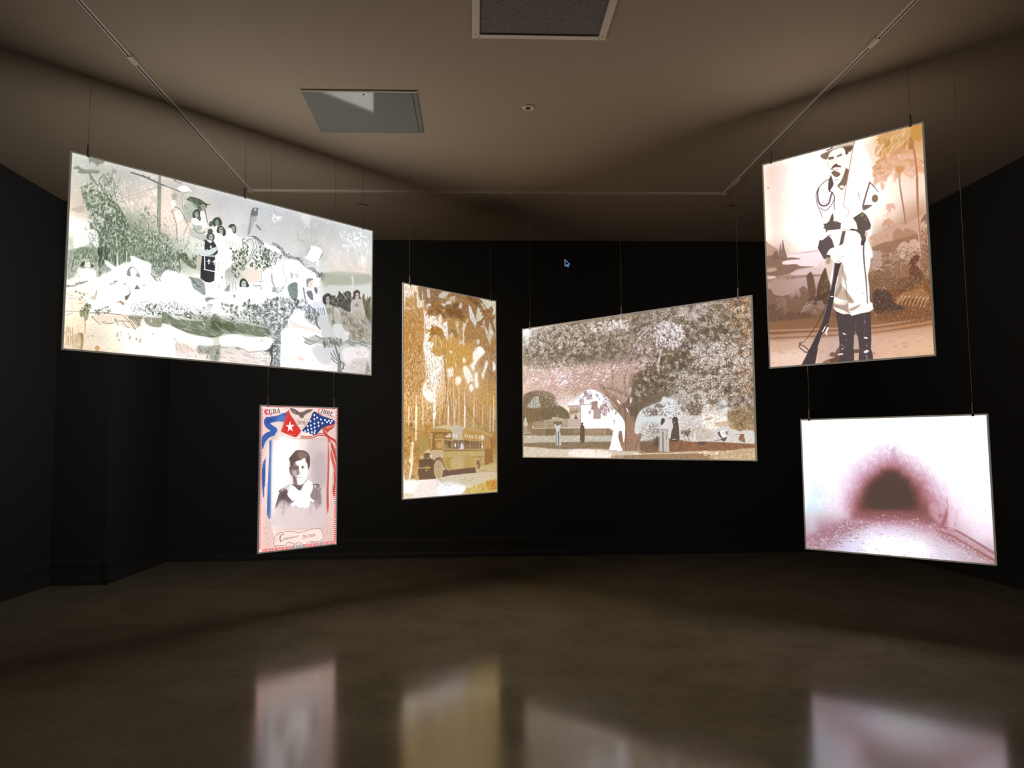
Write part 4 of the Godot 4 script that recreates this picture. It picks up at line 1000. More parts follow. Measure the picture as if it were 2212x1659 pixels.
func paint_portrait() -> Canvas:
	var c := Canvas.new(560, 1.6326, Color.html("ffffff"), 22)
	c.wash([
		"f4cfc8 f6dcd6 f0dcd6 f2d8d0 eccac6",
		"f2d4cc f6e4dc f8ece6 f4e0d8 eccfca",
		"f2d6ce ffffff fff8f4 ecd8d4 e8c8c4",
		"f4d8d0 ffffff fff6f2 dcc6c4 e8c6c0",
		"f4dcd4 ffffff fbeeea d8c2c2 e8c8c2",
		"f2d6cc fff8f4 f4e2e0 e4cece ecccc4",
		"f0d0c8 fbeae2 f4dcd6 eed2cc f0d0c6",
		"f0ccc4 f8e0d6 f6dcd2 f2d2c8 ecc8c0",
	])
	c.line([10.7,6.8,6.9,1618], 25.7, 25.7, "f2d6d2", 0.9)
	c.line([-1.2,34.7,18.4,34.2], 10.6, 10.6, "d8505c", 0.75)
	c.line([-1.2,55.6,18.4,55.2], 10.6, 10.6, "d8505c", 0.75)
	c.line([-1.3,76.6,18.4,76.2], 10.6, 10.6, "d8505c", 0.75)
	c.line([-1.3,97.5,18.3,97.2], 10.6, 10.6, "d8505c", 0.75)
	c.line([-1.3,118,18.3,118], 10.6, 10.6, "d8505c", 0.75)
	c.line([-1.3,139,18.3,139], 10.6, 10.6, "d8505c", 0.75)
	c.line([-1.4,160,18.3,160], 10.6, 10.6, "d8505c", 0.75)
	c.line([-1.4,181,18.2,181], 10.6, 10.6, "d8505c", 0.75)
	c.line([-1.4,202,18.2,202], 10.6, 10.6, "d8505c", 0.75)
	c.line([-1.4,223,18.2,223], 10.6, 10.6, "d8505c", 0.75)
	c.line([-1.5,244,18.1,244], 10.6, 10.6, "d8505c", 0.75)
	c.line([-1.5,265,18.1,265], 10.6, 10.6, "d8505c", 0.75)
	c.line([-1.5,286,18.1,286], 10.6, 10.6, "d8505c", 0.75)
	c.line([-1.6,307,18,307], 10.6, 10.6, "d8505c", 0.75)
	c.line([-1.6,327,18,327], 10.6, 10.6, "d8505c", 0.75)
	c.line([-1.6,348,18,348], 10.6, 10.6, "d8505c", 0.75)
	c.line([-1.6,369,17.9,369], 10.6, 10.6, "d8505c", 0.75)
	c.line([-1.7,390,17.9,390], 10.6, 10.6, "d8505c", 0.75)
	c.line([-1.7,411,17.9,411], 10.6, 10.6, "d8505c", 0.75)
	c.line([-1.7,432,17.8,432], 10.6, 10.6, "d8505c", 0.75)
	c.line([-1.8,452,17.8,453], 10.6, 10.6, "d8505c", 0.75)
	c.line([-1.8,473,17.8,474], 10.6, 10.6, "d8505c", 0.75)
	c.line([-1.8,494,17.7,494], 10.6, 10.6, "d8505c", 0.75)
	c.line([-1.8,515,17.7,515], 10.6, 10.6, "d8505c", 0.75)
	c.line([-1.9,536,17.7,536], 10.6, 10.6, "5a6a9a", 0.75)
	c.line([-1.9,556,17.7,557], 10.6, 10.6, "5a6a9a", 0.75)
	c.line([-1.9,577,17.6,578], 10.6, 10.6, "5a6a9a", 0.75)
	c.line([-1.9,598,17.6,598], 10.6, 10.6, "d8505c", 0.75)
	c.line([-2,619,17.6,619], 10.6, 10.6, "d8505c", 0.75)
	c.line([-2,639,17.5,640], 10.6, 10.6, "d8505c", 0.75)
	c.line([-2,660,17.5,661], 10.6, 10.6, "d8505c", 0.75)
	c.line([-2.1,681,17.5,681], 10.5, 10.5, "d8505c", 0.75)
	c.line([-2.1,702,17.4,702], 10.5, 10.5, "d8505c", 0.75)
	c.line([-2.1,722,17.4,723], 10.5, 10.5, "d8505c", 0.75)
	c.line([-2.1,743,17.4,744], 10.5, 10.5, "d8505c", 0.75)
	c.line([-2.2,764,17.3,764], 10.5, 10.5, "d8505c", 0.75)
	c.line([-2.2,784,17.3,785], 10.5, 10.5, "d8505c", 0.75)
	c.line([-2.2,805,17.3,806], 10.5, 10.5, "d8505c", 0.75)
	c.line([-2.2,826,17.2,827], 10.5, 10.5, "d8505c", 0.75)
	c.line([-2.3,846,17.2,847], 10.5, 10.5, "d8505c", 0.75)
	c.line([-2.3,867,17.2,868], 10.5, 10.5, "d8505c", 0.75)
	c.line([-2.3,888,17.2,889], 10.5, 10.5, "d8505c", 0.75)
	c.line([-2.4,908,17.1,909], 10.5, 10.5, "d8505c", 0.75)
	c.line([-2.4,929,17.1,930], 10.5, 10.5, "d8505c", 0.75)
	c.line([-2.4,950,17.1,951], 10.5, 10.5, "d8505c", 0.75)
	c.line([-2.4,970,17,971], 10.5, 10.5, "d8505c", 0.75)
	c.line([-2.5,991,17,992], 10.5, 10.5, "d8505c", 0.75)
	c.line([-2.5,1011,17,1012], 10.5, 10.5, "d8505c", 0.75)
	c.line([-2.5,1032,16.9,1033], 10.5, 10.5, "5a6a9a", 0.75)
	c.line([-2.5,1052,16.9,1054], 10.5, 10.5, "5a6a9a", 0.75)
	c.line([-2.6,1073,16.9,1074], 10.5, 10.5, "d8505c", 0.75)
	c.line([-2.6,1094,16.8,1095], 10.5, 10.5, "d8505c", 0.75)
	c.line([-2.6,1114,16.8,1115], 10.5, 10.5, "d8505c", 0.75)
	c.line([-2.7,1135,16.8,1136], 10.5, 10.5, "d8505c", 0.75)
	c.line([-2.7,1155,16.7,1157], 10.5, 10.5, "d8505c", 0.75)
	c.line([-2.7,1176,16.7,1177], 10.5, 10.5, "d8505c", 0.75)
	c.line([-2.7,1196,16.7,1198], 10.5, 10.5, "d8505c", 0.75)
	c.line([-2.8,1217,16.7,1218], 10.5, 10.5, "d8505c", 0.75)
	c.line([-2.8,1237,16.6,1239], 10.5, 10.5, "d8505c", 0.75)
	c.line([-2.8,1258,16.6,1259], 10.5, 10.5, "d8505c", 0.75)
	c.line([-2.8,1278,16.6,1280], 10.5, 10.5, "d8505c", 0.75)
	c.line([-2.9,1299,16.5,1300], 10.5, 10.5, "d8505c", 0.75)
	c.line([-2.9,1319,16.5,1321], 10.5, 10.5, "d8505c", 0.75)
	c.line([-2.9,1340,16.5,1341], 10.4, 10.4, "d8505c", 0.75)
	c.line([-3,1360,16.4,1362], 10.4, 10.4, "d8505c", 0.75)
	c.line([-3,1381,16.4,1382], 10.4, 10.4, "d8505c", 0.75)
	c.line([-3,1401,16.4,1403], 10.4, 10.4, "d8505c", 0.75)
	c.line([-3,1421,16.3,1423], 10.4, 10.4, "d8505c", 0.75)
	c.line([-3.1,1442,16.3,1444], 10.4, 10.4, "d8505c", 0.75)
	c.line([-3.1,1462,16.3,1464], 10.4, 10.4, "d8505c", 0.75)
	c.line([-3.1,1483,16.3,1485], 10.4, 10.4, "d8505c", 0.75)
	c.line([-3.1,1503,16.2,1505], 10.4, 10.4, "d8505c", 0.75)
	c.line([-3.2,1524,16.2,1525], 10.4, 10.4, "d8505c", 0.75)
	c.line([-3.2,1544,16.2,1546], 10.4, 10.4, "d8505c", 0.75)
	c.line([-3.2,1564,16.1,1566], 10.4, 10.4, "d8505c", 0.75)
	c.line([-3.3,1585,16.1,1587], 10.4, 10.4, "d8505c", 0.75)
	c.line([1001,12.1,987,1630], 34.3, 34.3, "f6dcd6", 0.95)
	c.line([988,31.2,1020,30.5], 14.7, 14.7, "e0444a", 0.85)
	c.line([988,56.5,1020,55.8], 14.7, 14.7, "e0444a", 0.85)
	c.line([988,81.7,1020,81.1], 14.7, 14.7, "e0444a", 0.85)
	c.line([988,107,1019,106], 14.7, 14.7, "e0444a", 0.85)
	c.line([988,132,1019,132], 14.7, 14.7, "e0444a", 0.85)
	c.line([987,157,1019,157], 14.7, 14.7, "e0444a", 0.85)
	c.line([987,182,1019,182], 14.6, 14.6, "e0444a", 0.85)
	c.line([987,208,1019,207], 14.6, 14.6, "e0444a", 0.85)
	c.line([987,233,1018,233], 14.6, 14.6, "e0444a", 0.85)
	c.line([987,258,1018,258], 14.6, 14.6, "5d6f86", 0.85)
	c.line([986,283,1018,283], 14.6, 14.6, "e0444a", 0.85)
	c.line([986,308,1018,308], 14.6, 14.6, "e0444a", 0.85)
	c.line([986,333,1018,333], 14.6, 14.6, "e0444a", 0.85)
	c.line([986,358,1017,359], 14.6, 14.6, "e0444a", 0.85)
	c.line([986,384,1017,384], 14.6, 14.6, "e0444a", 0.85)
	c.line([985,409,1017,409], 14.6, 14.6, "e0444a", 0.85)
	c.line([985,434,1017,434], 14.6, 14.6, "e0444a", 0.85)
	c.line([985,459,1017,459], 14.6, 14.6, "e0444a", 0.85)
	c.line([985,484,1016,484], 14.6, 14.6, "5d6f86", 0.85)
	c.line([985,509,1016,509], 14.6, 14.6, "5d6f86", 0.85)
	c.line([984,534,1016,534], 14.6, 14.6, "e0444a", 0.85)
	c.line([984,559,1016,559], 14.6, 14.6, "e0444a", 0.85)
	c.line([984,584,1015,584], 14.6, 14.6, "e0444a", 0.85)
	c.line([984,609,1015,609], 14.6, 14.6, "e0444a", 0.85)
	c.line([984,634,1015,635], 14.6, 14.6, "e0444a", 0.85)
	c.line([983,659,1015,660], 14.6, 14.6, "e0444a", 0.85)
	c.line([983,684,1015,685], 14.5, 14.5, "e0444a", 0.85)
	c.line([983,709,1014,710], 14.5, 14.5, "e0444a", 0.85)
	c.line([983,734,1014,735], 14.5, 14.5, "e0444a", 0.85)
	c.line([983,758,1014,760], 14.5, 14.5, "e0444a", 0.85)
	c.line([982,783,1014,784], 14.5, 14.5, "e0444a", 0.85)
	c.line([982,808,1014,809], 14.5, 14.5, "e0444a", 0.85)
	c.line([982,833,1013,834], 14.5, 14.5, "e0444a", 0.85)
	c.line([982,858,1013,859], 14.5, 14.5, "e0444a", 0.85)
	c.line([982,883,1013,884], 14.5, 14.5, "5d6f86", 0.85)
	c.line([981,908,1013,909], 14.5, 14.5, "e0444a", 0.85)
	c.line([981,932,1013,934], 14.5, 14.5, "e0444a", 0.85)
	c.line([981,957,1012,959], 14.5, 14.5, "e0444a", 0.85)
	c.line([981,982,1012,984], 14.5, 14.5, "e0444a", 0.85)
	c.line([981,1007,1012,1009], 14.5, 14.5, "e0444a", 0.85)
	c.line([980,1032,1012,1033], 14.5, 14.5, "e0444a", 0.85)
	c.line([980,1056,1012,1058], 14.5, 14.5, "e0444a", 0.85)
	c.line([980,1081,1011,1083], 14.5, 14.5, "e0444a", 0.85)
	c.line([980,1106,1011,1108], 14.5, 14.5, "e0444a", 0.85)
	c.line([980,1131,1011,1133], 14.5, 14.5, "5d6f86", 0.85)
	c.line([979,1155,1011,1158], 14.5, 14.5, "5d6f86", 0.85)
	c.line([979,1180,1011,1182], 14.4, 14.4, "e0444a", 0.85)
	c.line([979,1205,1010,1207], 14.4, 14.4, "e0444a", 0.85)
	c.line([979,1230,1010,1232], 14.4, 14.4, "e0444a", 0.85)
	c.line([979,1254,1010,1257], 14.4, 14.4, "e0444a", 0.85)
	c.line([978,1279,1010,1281], 14.4, 14.4, "e0444a", 0.85)
	c.line([978,1304,1009,1306], 14.4, 14.4, "e0444a", 0.85)
	c.line([978,1328,1009,1331], 14.4, 14.4, "e0444a", 0.85)
	c.line([978,1353,1009,1355], 14.4, 14.4, "e0444a", 0.85)
	c.line([978,1378,1009,1380], 14.4, 14.4, "5d6f86", 0.85)
	c.line([977,1402,1009,1405], 14.4, 14.4, "e0444a", 0.85)
	c.line([977,1427,1008,1429], 14.4, 14.4, "e0444a", 0.85)
	c.line([977,1451,1008,1454], 14.4, 14.4, "e0444a", 0.85)
	c.line([977,1476,1008,1479], 14.4, 14.4, "e0444a", 0.85)
	c.line([977,1500,1008,1503], 14.4, 14.4, "e0444a", 0.85)
	c.line([976,1525,1008,1528], 14.4, 14.4, "e0444a", 0.85)
	c.line([976,1550,1007,1553], 14.4, 14.4, "e0444a", 0.85)
	c.line([976,1574,1007,1577], 14.4, 14.4, "e0444a", 0.85)
	c.line([976,1599,1007,1602], 14.4, 14.4, "e0444a", 0.85)
	c.line([21.4,1617,997,1617], 29.5, 29.5, "f6dcd6", 0.95)
	c.line([44.1,1605,42.3,1629], 10.5, 10.5, "df4c52", 0.85)
	c.line([61.2,1605,59.3,1629], 10.5, 10.5, "df4c52", 0.85)
	c.line([78.3,1604,76.4,1629], 10.5, 10.5, "df4c52", 0.85)
	c.line([95.5,1604,93.6,1629], 10.5, 10.5, "df4c52", 0.85)
	c.line([113,1604,111,1629], 10.5, 10.5, "df4c52", 0.85)
	c.line([130,1604,128,1629], 10.6, 10.6, "df4c52", 0.85)
	c.line([147,1604,145,1629], 10.6, 10.6, "df4c52", 0.85)
	c.line([165,1604,163,1629], 10.6, 10.6, "df4c52", 0.85)
	c.line([182,1604,180,1629], 10.6, 10.6, "df4c52", 0.85)
	c.line([200,1604,198,1629], 10.7, 10.7, "df4c52", 0.85)
	c.line([217,1604,215,1629], 10.7, 10.7, "df4c52", 0.85)
	c.line([235,1604,233,1629], 10.7, 10.7, "df4c52", 0.85)
	c.line([252,1604,250,1629], 10.7, 10.7, "df4c52", 0.85)
	c.line([270,1604,268,1629], 10.8, 10.8, "df4c52", 0.85)
	c.line([288,1604,286,1629], 10.8, 10.8, "df4c52", 0.85)
	c.line([305,1604,303,1629], 10.8, 10.8, "df4c52", 0.85)
	c.line([323,1604,321,1629], 10.8, 10.8, "df4c52", 0.85)
	c.line([341,1604,339,1629], 10.9, 10.9, "df4c52", 0.85)
	c.line([359,1604,357,1629], 10.9, 10.9, "df4c52", 0.85)
	c.line([377,1604,375,1629], 10.9, 10.9, "df4c52", 0.85)
	c.line([395,1604,393,1629], 10.9, 10.9, "df4c52", 0.85)
	c.line([413,1604,411,1629], 11, 11, "6e7f94", 0.85)
	c.line([431,1604,429,1629], 11, 11, "6e7f94", 0.85)
	c.line([450,1604,447,1629], 11, 11, "6e7f94", 0.85)
	c.line([468,1604,466,1629], 11, 11, "6e7f94", 0.85)
	c.line([486,1604,484,1629], 11.1, 11.1, "6e7f94", 0.85)
	c.line([505,1604,502,1629], 11.1, 11.1, "6e7f94", 0.85)
	c.line([523,1604,521,1629], 11.1, 11.1, "6e7f94", 0.85)
	c.line([541,1604,539,1629], 11.1, 11.1, "6e7f94", 0.85)
	c.line([560,1604,558,1629], 11.2, 11.2, "6e7f94", 0.85)
	c.line([579,1604,576,1629], 11.2, 11.2, "df4c52", 0.85)
	c.line([597,1604,595,1629], 11.2, 11.2, "df4c52", 0.85)
	c.line([616,1604,614,1629], 11.2, 11.2, "df4c52", 0.85)
	c.line([635,1604,633,1629], 11.3, 11.3, "df4c52", 0.85)
	c.line([654,1604,651,1629], 11.3, 11.3, "df4c52", 0.85)
	c.line([672,1604,670,1629], 11.3, 11.3, "df4c52", 0.85)
	c.line([691,1603,689,1629], 11.3, 11.3, "df4c52", 0.85)
	c.line([710,1603,708,1629], 11.4, 11.4, "df4c52", 0.85)
	c.line([729,1603,727,1629], 11.4, 11.4, "df4c52", 0.85)
	c.line([749,1603,746,1629], 11.4, 11.4, "df4c52", 0.85)
	c.line([768,1603,765,1629], 11.4, 11.4, "6e7f94", 0.85)
	c.line([787,1603,785,1629], 11.5, 11.5, "6e7f94", 0.85)
	c.line([806,1603,804,1629], 11.5, 11.5, "6e7f94", 0.85)
	c.line([826,1603,823,1629], 11.5, 11.5, "df4c52", 0.85)
	c.line([845,1603,843,1629], 11.5, 11.5, "df4c52", 0.85)
	c.line([864,1603,862,1629], 11.6, 11.6, "df4c52", 0.85)
	c.line([884,1603,882,1629], 11.6, 11.6, "df4c52", 0.85)
	c.line([904,1603,901,1629], 11.6, 11.6, "df4c52", 0.85)
	c.line([923,1603,921,1629], 11.7, 11.7, "df4c52", 0.85)
	c.line([943,1603,941,1629], 11.7, 11.7, "df4c52", 0.85)
	c.line([963,1603,960,1629], 11.7, 11.7, "df4c52", 0.85)
	c.line([983,1603,980,1629], 11.7, 11.7, "df4c52", 0.85)
	c.line([14.2,-1.3,1004,-0.3], 12.6, 12.6, "d87880", 0.7)
	c.line([32.6,-4.1,46.2,-3.3], 10.7, 10.7, "c85a66", 0.6)
	c.line([62.3,-4.1,76,-3.3], 10.7, 10.7, "c85a66", 0.6)
	c.line([92.1,-4,106,-3.3], 10.8, 10.8, "c85a66", 0.6)
	c.line([122,-4,136,-3.2], 10.8, 10.8, "c85a66", 0.6)
	c.line([152,-4,166,-3.2], 10.9, 10.9, "c85a66", 0.6)
	c.line([183,-4,196,-3.2], 10.9, 10.9, "c85a66", 0.6)
	c.line([213,-4,227,-3.2], 10.9, 10.9, "c85a66", 0.6)
	c.line([244,-4,258,-3.2], 11, 11, "c85a66", 0.6)
	c.line([274,-4,288,-3.2], 11, 11, "c85a66", 0.6)
	c.line([305,-4,319,-3.2], 11.1, 11.1, "c85a66", 0.6)
	c.line([336,-3.9,351,-3.1], 11.1, 11.1, "c85a66", 0.6)
	c.line([367,-3.9,382,-3.1], 11.1, 11.1, "c85a66", 0.6)
	c.line([399,-3.9,413,-3.1], 11.2, 11.2, "c85a66", 0.6)
	c.line([430,-3.9,445,-3.1], 11.2, 11.2, "c85a66", 0.6)
	c.line([462,-3.9,477,-3.1], 11.3, 11.3, "c85a66", 0.6)
	c.line([494,-3.9,509,-3.1], 11.3, 11.3, "c85a66", 0.6)
	c.line([526,-3.9,541,-3.1], 11.4, 11.4, "c85a66", 0.6)
	c.line([558,-3.9,573,-3], 11.4, 11.4, "c85a66", 0.6)
	c.line([591,-3.9,605,-3], 11.5, 11.5, "c85a66", 0.6)
	c.line([623,-3.8,638,-3], 11.5, 11.5, "c85a66", 0.6)
	c.line([656,-3.8,671,-3], 11.5, 11.5, "c85a66", 0.6)
	c.line([689,-3.8,704,-3], 11.6, 11.6, "c85a66", 0.6)
	c.line([722,-3.8,737,-3], 11.6, 11.6, "c85a66", 0.6)
	c.line([755,-3.8,770,-3], 11.7, 11.7, "c85a66", 0.6)
	c.line([788,-3.8,804,-2.9], 11.7, 11.7, "c85a66", 0.6)
	c.line([822,-3.8,837,-2.9], 11.8, 11.8, "c85a66", 0.6)
	c.line([856,-3.8,871,-2.9], 11.8, 11.8, "c85a66", 0.6)
	c.line([890,-3.7,905,-2.9], 11.9, 11.9, "c85a66", 0.6)
	c.line([924,-3.7,939,-2.9], 11.9, 11.9, "c85a66", 0.6)
	c.line([958,-3.7,974,-2.9], 12, 12, "c85a66", 0.6)
	c.blob([33.9,160,72.6,120,185,106,273,75.7,327,57.1,294,145,276,180,187,181,131,205,201,250,214,291,165,331,103,354,54.5,410,19.4,489,10.4,365,52.1,308,113,279,75.5,251,43.9,217], "3b5fae", 0.95, 3.6)
	c.blob([112,194,199,170,276,175,264,227,227,273,240,296,278,308,241,331,177,320,201,273,175,228], "f1dfd6", 0.9, 4.8)
	c.blob([274,93.2,313,122,301,163,237,169,186,152,223,111], "6f90cc", 0.6, 7.3)
	c.blob([61.1,160,110,136,148,147,111,182,74.5,205], "2f4f97", 0.6, 7.2)
	c.blob([29.2,648,58.6,592,76.1,547,61.5,716,52.3,851,50.3,1031,30.4,963,20.9,816], "4564ae", 0.9, 4.7)
	c.blob([22.2,715,61,694,65.1,875,35.2,907], "3a57a2", 0.8, 5.9)
	c.blob([103,388,139,377,142,560,139,765,138,991,136,1262,91.3,1214,92.3,989,97.1,763,105,559], "4a72bd", 0.97, 3.6)
	c.blob([68.6,490,104,399,98.5,718,88.8,943,84.6,1191,65.2,987,61.5,716], "f6ece6", 0.85, 4.7)
	c.blob([54.7,422,115,354,190,331,279,320,343,337,422,355,305,354,191,366,116,388,68.1,467,33.8,580,19.1,580,31.7,490], "ead9c6", 0.9, 4.8)
	c.stroke([83.6,875,80,988,96.2,1158], 5.9, 3.5, "b8a890", 0.6, 3.5)
	c.stroke([134,354,241,337,370,355], 6.1, 3.6, "c8a888", 0.7, 3.6)
	c.stroke([112,764,110,877,105,989], 4.7, 4.7, "345796", 0.5, 4.7)
	c.blob([332,27.8,364,85.7,418,155,458,214,510,280,461,337,422,350,356,331,291,302,250,279,276,215,300,133], "df3b34", 1, 2.5)
	c.poly([332,33.6,250,279,278,296,345,97.7], "e8574c", 0.5, 7.3)
	c.poly([361,161,377,207,419,206,386,237,401,284,366,256,333,287,344,239,309,211,350,209], "fff6f2", 1, 1.8)
	c.line([330,16.1,510,284], 3.7, 3.7, "8a6a5a", 0.7)
	c.line([677,41.4,455,355], 6.3, 6.3, "f3e0d4", 0.9, 2.5)
	c.line([673,39.1,461,350], 2.5, 2.5, "a08074", 0.7)
	c.blob([680,43.7,768,84.2,866,113,966,148,956,197,868,210,798,241,744,290,703,326,634,308,526,275,578,213,631,129], "2f4680", 1, 2.6)
	c.ell(685, 85.7, 13.2, 12.3, 88.9, "f4f4fa", 0.95, 2.6)
	c.ell(724, 115, 13.3, 12.4, 88.1, "f4f4fa", 0.95, 2.6)
	c.ell(775, 136, 13.3, 12.5, 87.4, "f4f4fa", 0.95, 2.6)
	c.ell(831, 144, 13.4, 12.6, 87.2, "f4f4fa", 0.95, 2.6)
	c.ell(888, 149, 13.4, 12.7, 87, "f4f4fa", 0.95, 2.6)
	c.ell(930, 151, 13.5, 12.8, 87, "f4f4fa", 0.95, 2.6)
	c.ell(686, 134, 13.2, 12.3, 87.4, "f4f4fa", 0.95, 2.6)
	c.ell(632, 159, 13.2, 12.2, 86.7, "f4f4fa", 0.95, 2.5)
	c.ell(687, 188, 13.2, 12.3, 85.7, "f4f4fa", 0.95, 2.6)
	c.ell(741, 175, 13.3, 12.4, 86.1, "f4f4fa", 0.95, 2.6)
	c.ell(797, 181, 13.3, 12.5, 85.9, "f4f4fa", 0.95, 2.6)
	c.ell(860, 168, 13.4, 12.7, 86.3, "f4f4fa", 0.95, 2.6)
	c.ell(595, 219, 13.1, 12.1, 85, "f4f4fa", 0.95, 2.5)
	c.ell(639, 210, 13.2, 12.2, 85.2, "f4f4fa", 0.95, 2.6)
	c.ell(690, 233, 13.2, 12.3, 84.3, "f4f4fa", 0.95, 2.6)
	c.ell(745, 214, 13.3, 12.4, 84.8, "f4f4fa", 0.95, 2.6)
	c.ell(562, 278, 13.1, 12.1, 83.4, "f4f4fa", 0.95, 2.5)
	c.ell(600, 263, 13.1, 12.1, 83.7, "f4f4fa", 0.95, 2.5)
	c.ell(647, 250, 13.2, 12.2, 83.9, "f4f4fa", 0.95, 2.6)
	c.ell(695, 274, 13.2, 12.3, 83.1, "f4f4fa", 0.95, 2.6)
	c.ell(607, 294, 13.1, 12.1, 82.9, "f4f4fa", 0.95, 2.5)
	c.ell(654, 290, 13.2, 12.2, 82.8, "f4f4fa", 0.95, 2.6)
	c.ell(689, 302, 13.2, 12.3, 82.3, "f4f4fa", 0.95, 2.6)
	c.ell(910, 176, 13.4, 12.8, 85.9, "f4f4fa", 0.95, 2.6)
	c.blob([798,241,868,210,967,185,978,173,953,234,897,271,869,308,912,344,984,381,1003,455,970,406,899,369,828,332,806,284], "c8483c", 0.9, 3.9)
	c.stroke([819,259,855,296,912,332,991,369], 11.8, 7.9, "f0d8cc", 0.85, 2.6)
	c.stroke([854,235,910,222,960,200], 9.2, 6.6, "efd6c8", 0.8, 3.9)
	c.stroke([826,241,834,296,898,356,985,418], 7.9, 7.9, "b23a32", 0.8, 2.6)
	c.stroke([501,334,581,344,662,338,744,308,813,308], 10.7, 15.3, "c8483c", 0.85, 2.6)
	c.stroke([501,345,581,352,662,347,744,317,813,319], 7.1, 10.2, "f2e0d4", 0.85, 2.6)
	c.stroke([501,355,581,360,662,357,744,327,814,330], 10.7, 15.3, "c23f38", 0.85, 2.6)
	c.blob([884,356,957,454,987,528,1003,675,973,601,936,503,900,430,871,393], "c4453d", 0.9, 3.9)
	c.blob([913,393,872,454,859,550,881,575,915,503], "e9cdbf", 0.9, 5.2)
	c.blob([922,503,959,601,990,724,984,796,946,674,917,600], "d0584e", 0.9, 3.9)
	c.blob([881,551,917,600,940,746,957,917,974,1051,944,964,913,794,890,672], "f3e4dc", 0.9, 5.2)
	c.blob([878,393,902,600,899,793,895,1010,898,1179,878,1261,863,1032,871,792,873,551], "c64a42", 0.95, 3.9)
	c.blob([962,771,991,821,990,918,970,1075,951,989,964,893], "c94d44", 0.9, 3.9)
	c.blob([903,624,928,794,923,987,905,1155,895,986,900,793], "f0dcd2", 0.9, 5.2)
	c.stroke([937,819,948,940,955,1038], 6.6, 5.2, "c8524a", 0.7, 2.6)
	c.line([134,368,877,371], 10, 10, "d8a88c", 0.75, 2.5)
	c.line([877,371,853,1426], 10.4, 10.4, "e0b4a0", 0.75, 2.6)
	c.line([134,368,145,1398], 9.5, 9.5, "ecc8b4", 0.75, 2.4)
	c.line([145,1400,853,1429], 9.9, 9.9, "e6bca8", 0.75, 2.5)
	c.line([156,388,854,399], 5, 5, "f0d2c0", 0.8)
	c.line([160,400,169,1383], 3.6, 3.6, "f0dccc", 0.7)
	c.poly([166,406,853,411,843,1411,171,1383], "f6eae8", 0.6, 7.5)
	c.blob([583,427,853,417,847,1031,846,1402,599,1310,643,784], "d4c0c0", 0.7, 76.6)
	c.blob([667,594,845,550,845,911,699,881], "c2aeb0", 0.6, 64.3)
	c.blob([161,409,476,412,376,657,291,885,238,1384,173,1380], "ffffff", 0.9, 60.5)
	c.blob([195,1154,219,1064,244,980,233,960,304,932,381,907,420,891,539,920,618,901,700,910,769,944,777,1027,786,1135,759,1169,703,1082,596,1158,386,1144,308,1081,245,1123], "8c7474", 0.75, 12.4)
	c.blob([201,1131,248,980,318,956,364,1004,384,1075,360,1142,308,1104,257,1089], "54403e", 0.85, 14.5)
	c.blob([235,963,304,934,362,929,357,975,293,983,250,986], "8c7a7c", 0.8, 6.1)
	c.blob([674,974,770,979,792,1100,773,1194,704,1165,662,1092], "8a7678", 0.6, 20.4)
	c.stroke([673,921,713,911,769,920], 8.9, 6.4, "4a3c3e", 0.8, 2.6)
	c.stroke([687,951,755,943], 7.7, 5.1, "dcd0d0", 0.8, 2.6)
	c.dabs([645,902,782,908,784,1004,674,974], 50, 20.4, 7.7, 0, 180, "6a5a5e c8bcbe 52464a", 0.6, 0.5)
	c.dabs([241,951,381,913,383,994,255,998], 40, 17, 8.5, 0, 180, "a89aa0 d8ccd0 6a5a5c", 0.6, 0.5)
	c.blob([183,1164,308,1093,464,1161,597,1182,704,1118,815,1197,832,1412,175,1380], "e8d2d2", 0.75, 61.9)
	c.stroke([282,1091,297,1172,285,1228], 19.3, 36.2, "b49c9c", 0.4, 16.9)
	c.stroke([637,1149,652,1232], 12.6, 25.2, "c0a8aa", 0.4, 15.1)
	c.stroke([717,1095,732,1191], 17.8, 30.5, "8c7878", 0.4, 15.3)
	c.blob([423,887,418,904,444,928,475,962,491,974,517,968,537,937,577,894,587,848,567,884,526,905,485,908,449,892], "7d6664", 0.95, 7.7)
	c.blob([373,686,388,650,418,615,510,608,577,591,604,656,610,712,601,785,581,839,546,883,510,907,474,903,443,888,423,878,414,832,396,795,375,758], "fffcfa", 1, 6.8)
	c.blob([361,699,374,693,394,723,396,791,381,786,366,749], "7a6462", 0.95, 5.7)
	c.blob([373,650,408,624,439,647,460,680,480,689,486,717,482,771,462,798,452,825,464,879,485,905,443,890,420,877,415,841,401,804,380,767,374,722], "9a8480", 0.9, 14.4)
	c.blob([410,746,440,738,461,761,462,798,442,811,421,787], "d8c8c2", 0.8, 14.4)
	c.blob([411,796,442,820,458,843,459,888,428,882,417,855], "7c6462", 0.75, 12.5)
	c.blob([605,735,626,712,639,717,635,759,617,799,596,803], "f6e6e6", 0.95, 5.9)
	c.stroke([613,730,624,740,629,751], 6.9, 4.9, "8a7476", 0.8, 3.9)
	c.stroke([601,767,599,789], 4.9, 3.9, "e6d2d2", 0.7, 3.9)
	c.blob([357,602,371,578,396,551,426,520,456,503,502,502,549,507,591,527,618,555,633,597,635,653,626,703,608,730,602,693,594,661,577,637,574,614,561,591,530,604,505,617,459,627,433,643,419,669,404,696,395,727,379,722,379,686,372,645], "735d58", 1, 4.8)
	c.blob([467,543,508,521,560,531,592,559,577,591,556,586,510,613,478,584], "9c8a78", 0.75, 19.5)
	c.blob([377,591,416,560,457,557,479,607,438,624,398,669,379,686], "6b5456", 0.7, 12.5)
	c.stroke([483,585,503,553,539,526], 6.8, 4.9, "847064", 0.6, 7.8)
	c.stroke([597,573,608,610,604,656], 9.8, 9.8, "5f4c48", 0.6, 6.9)
	c.stroke([438,624,479,621,520,604], 4.8, 4.8, "58443f", 0.5, 4.8)
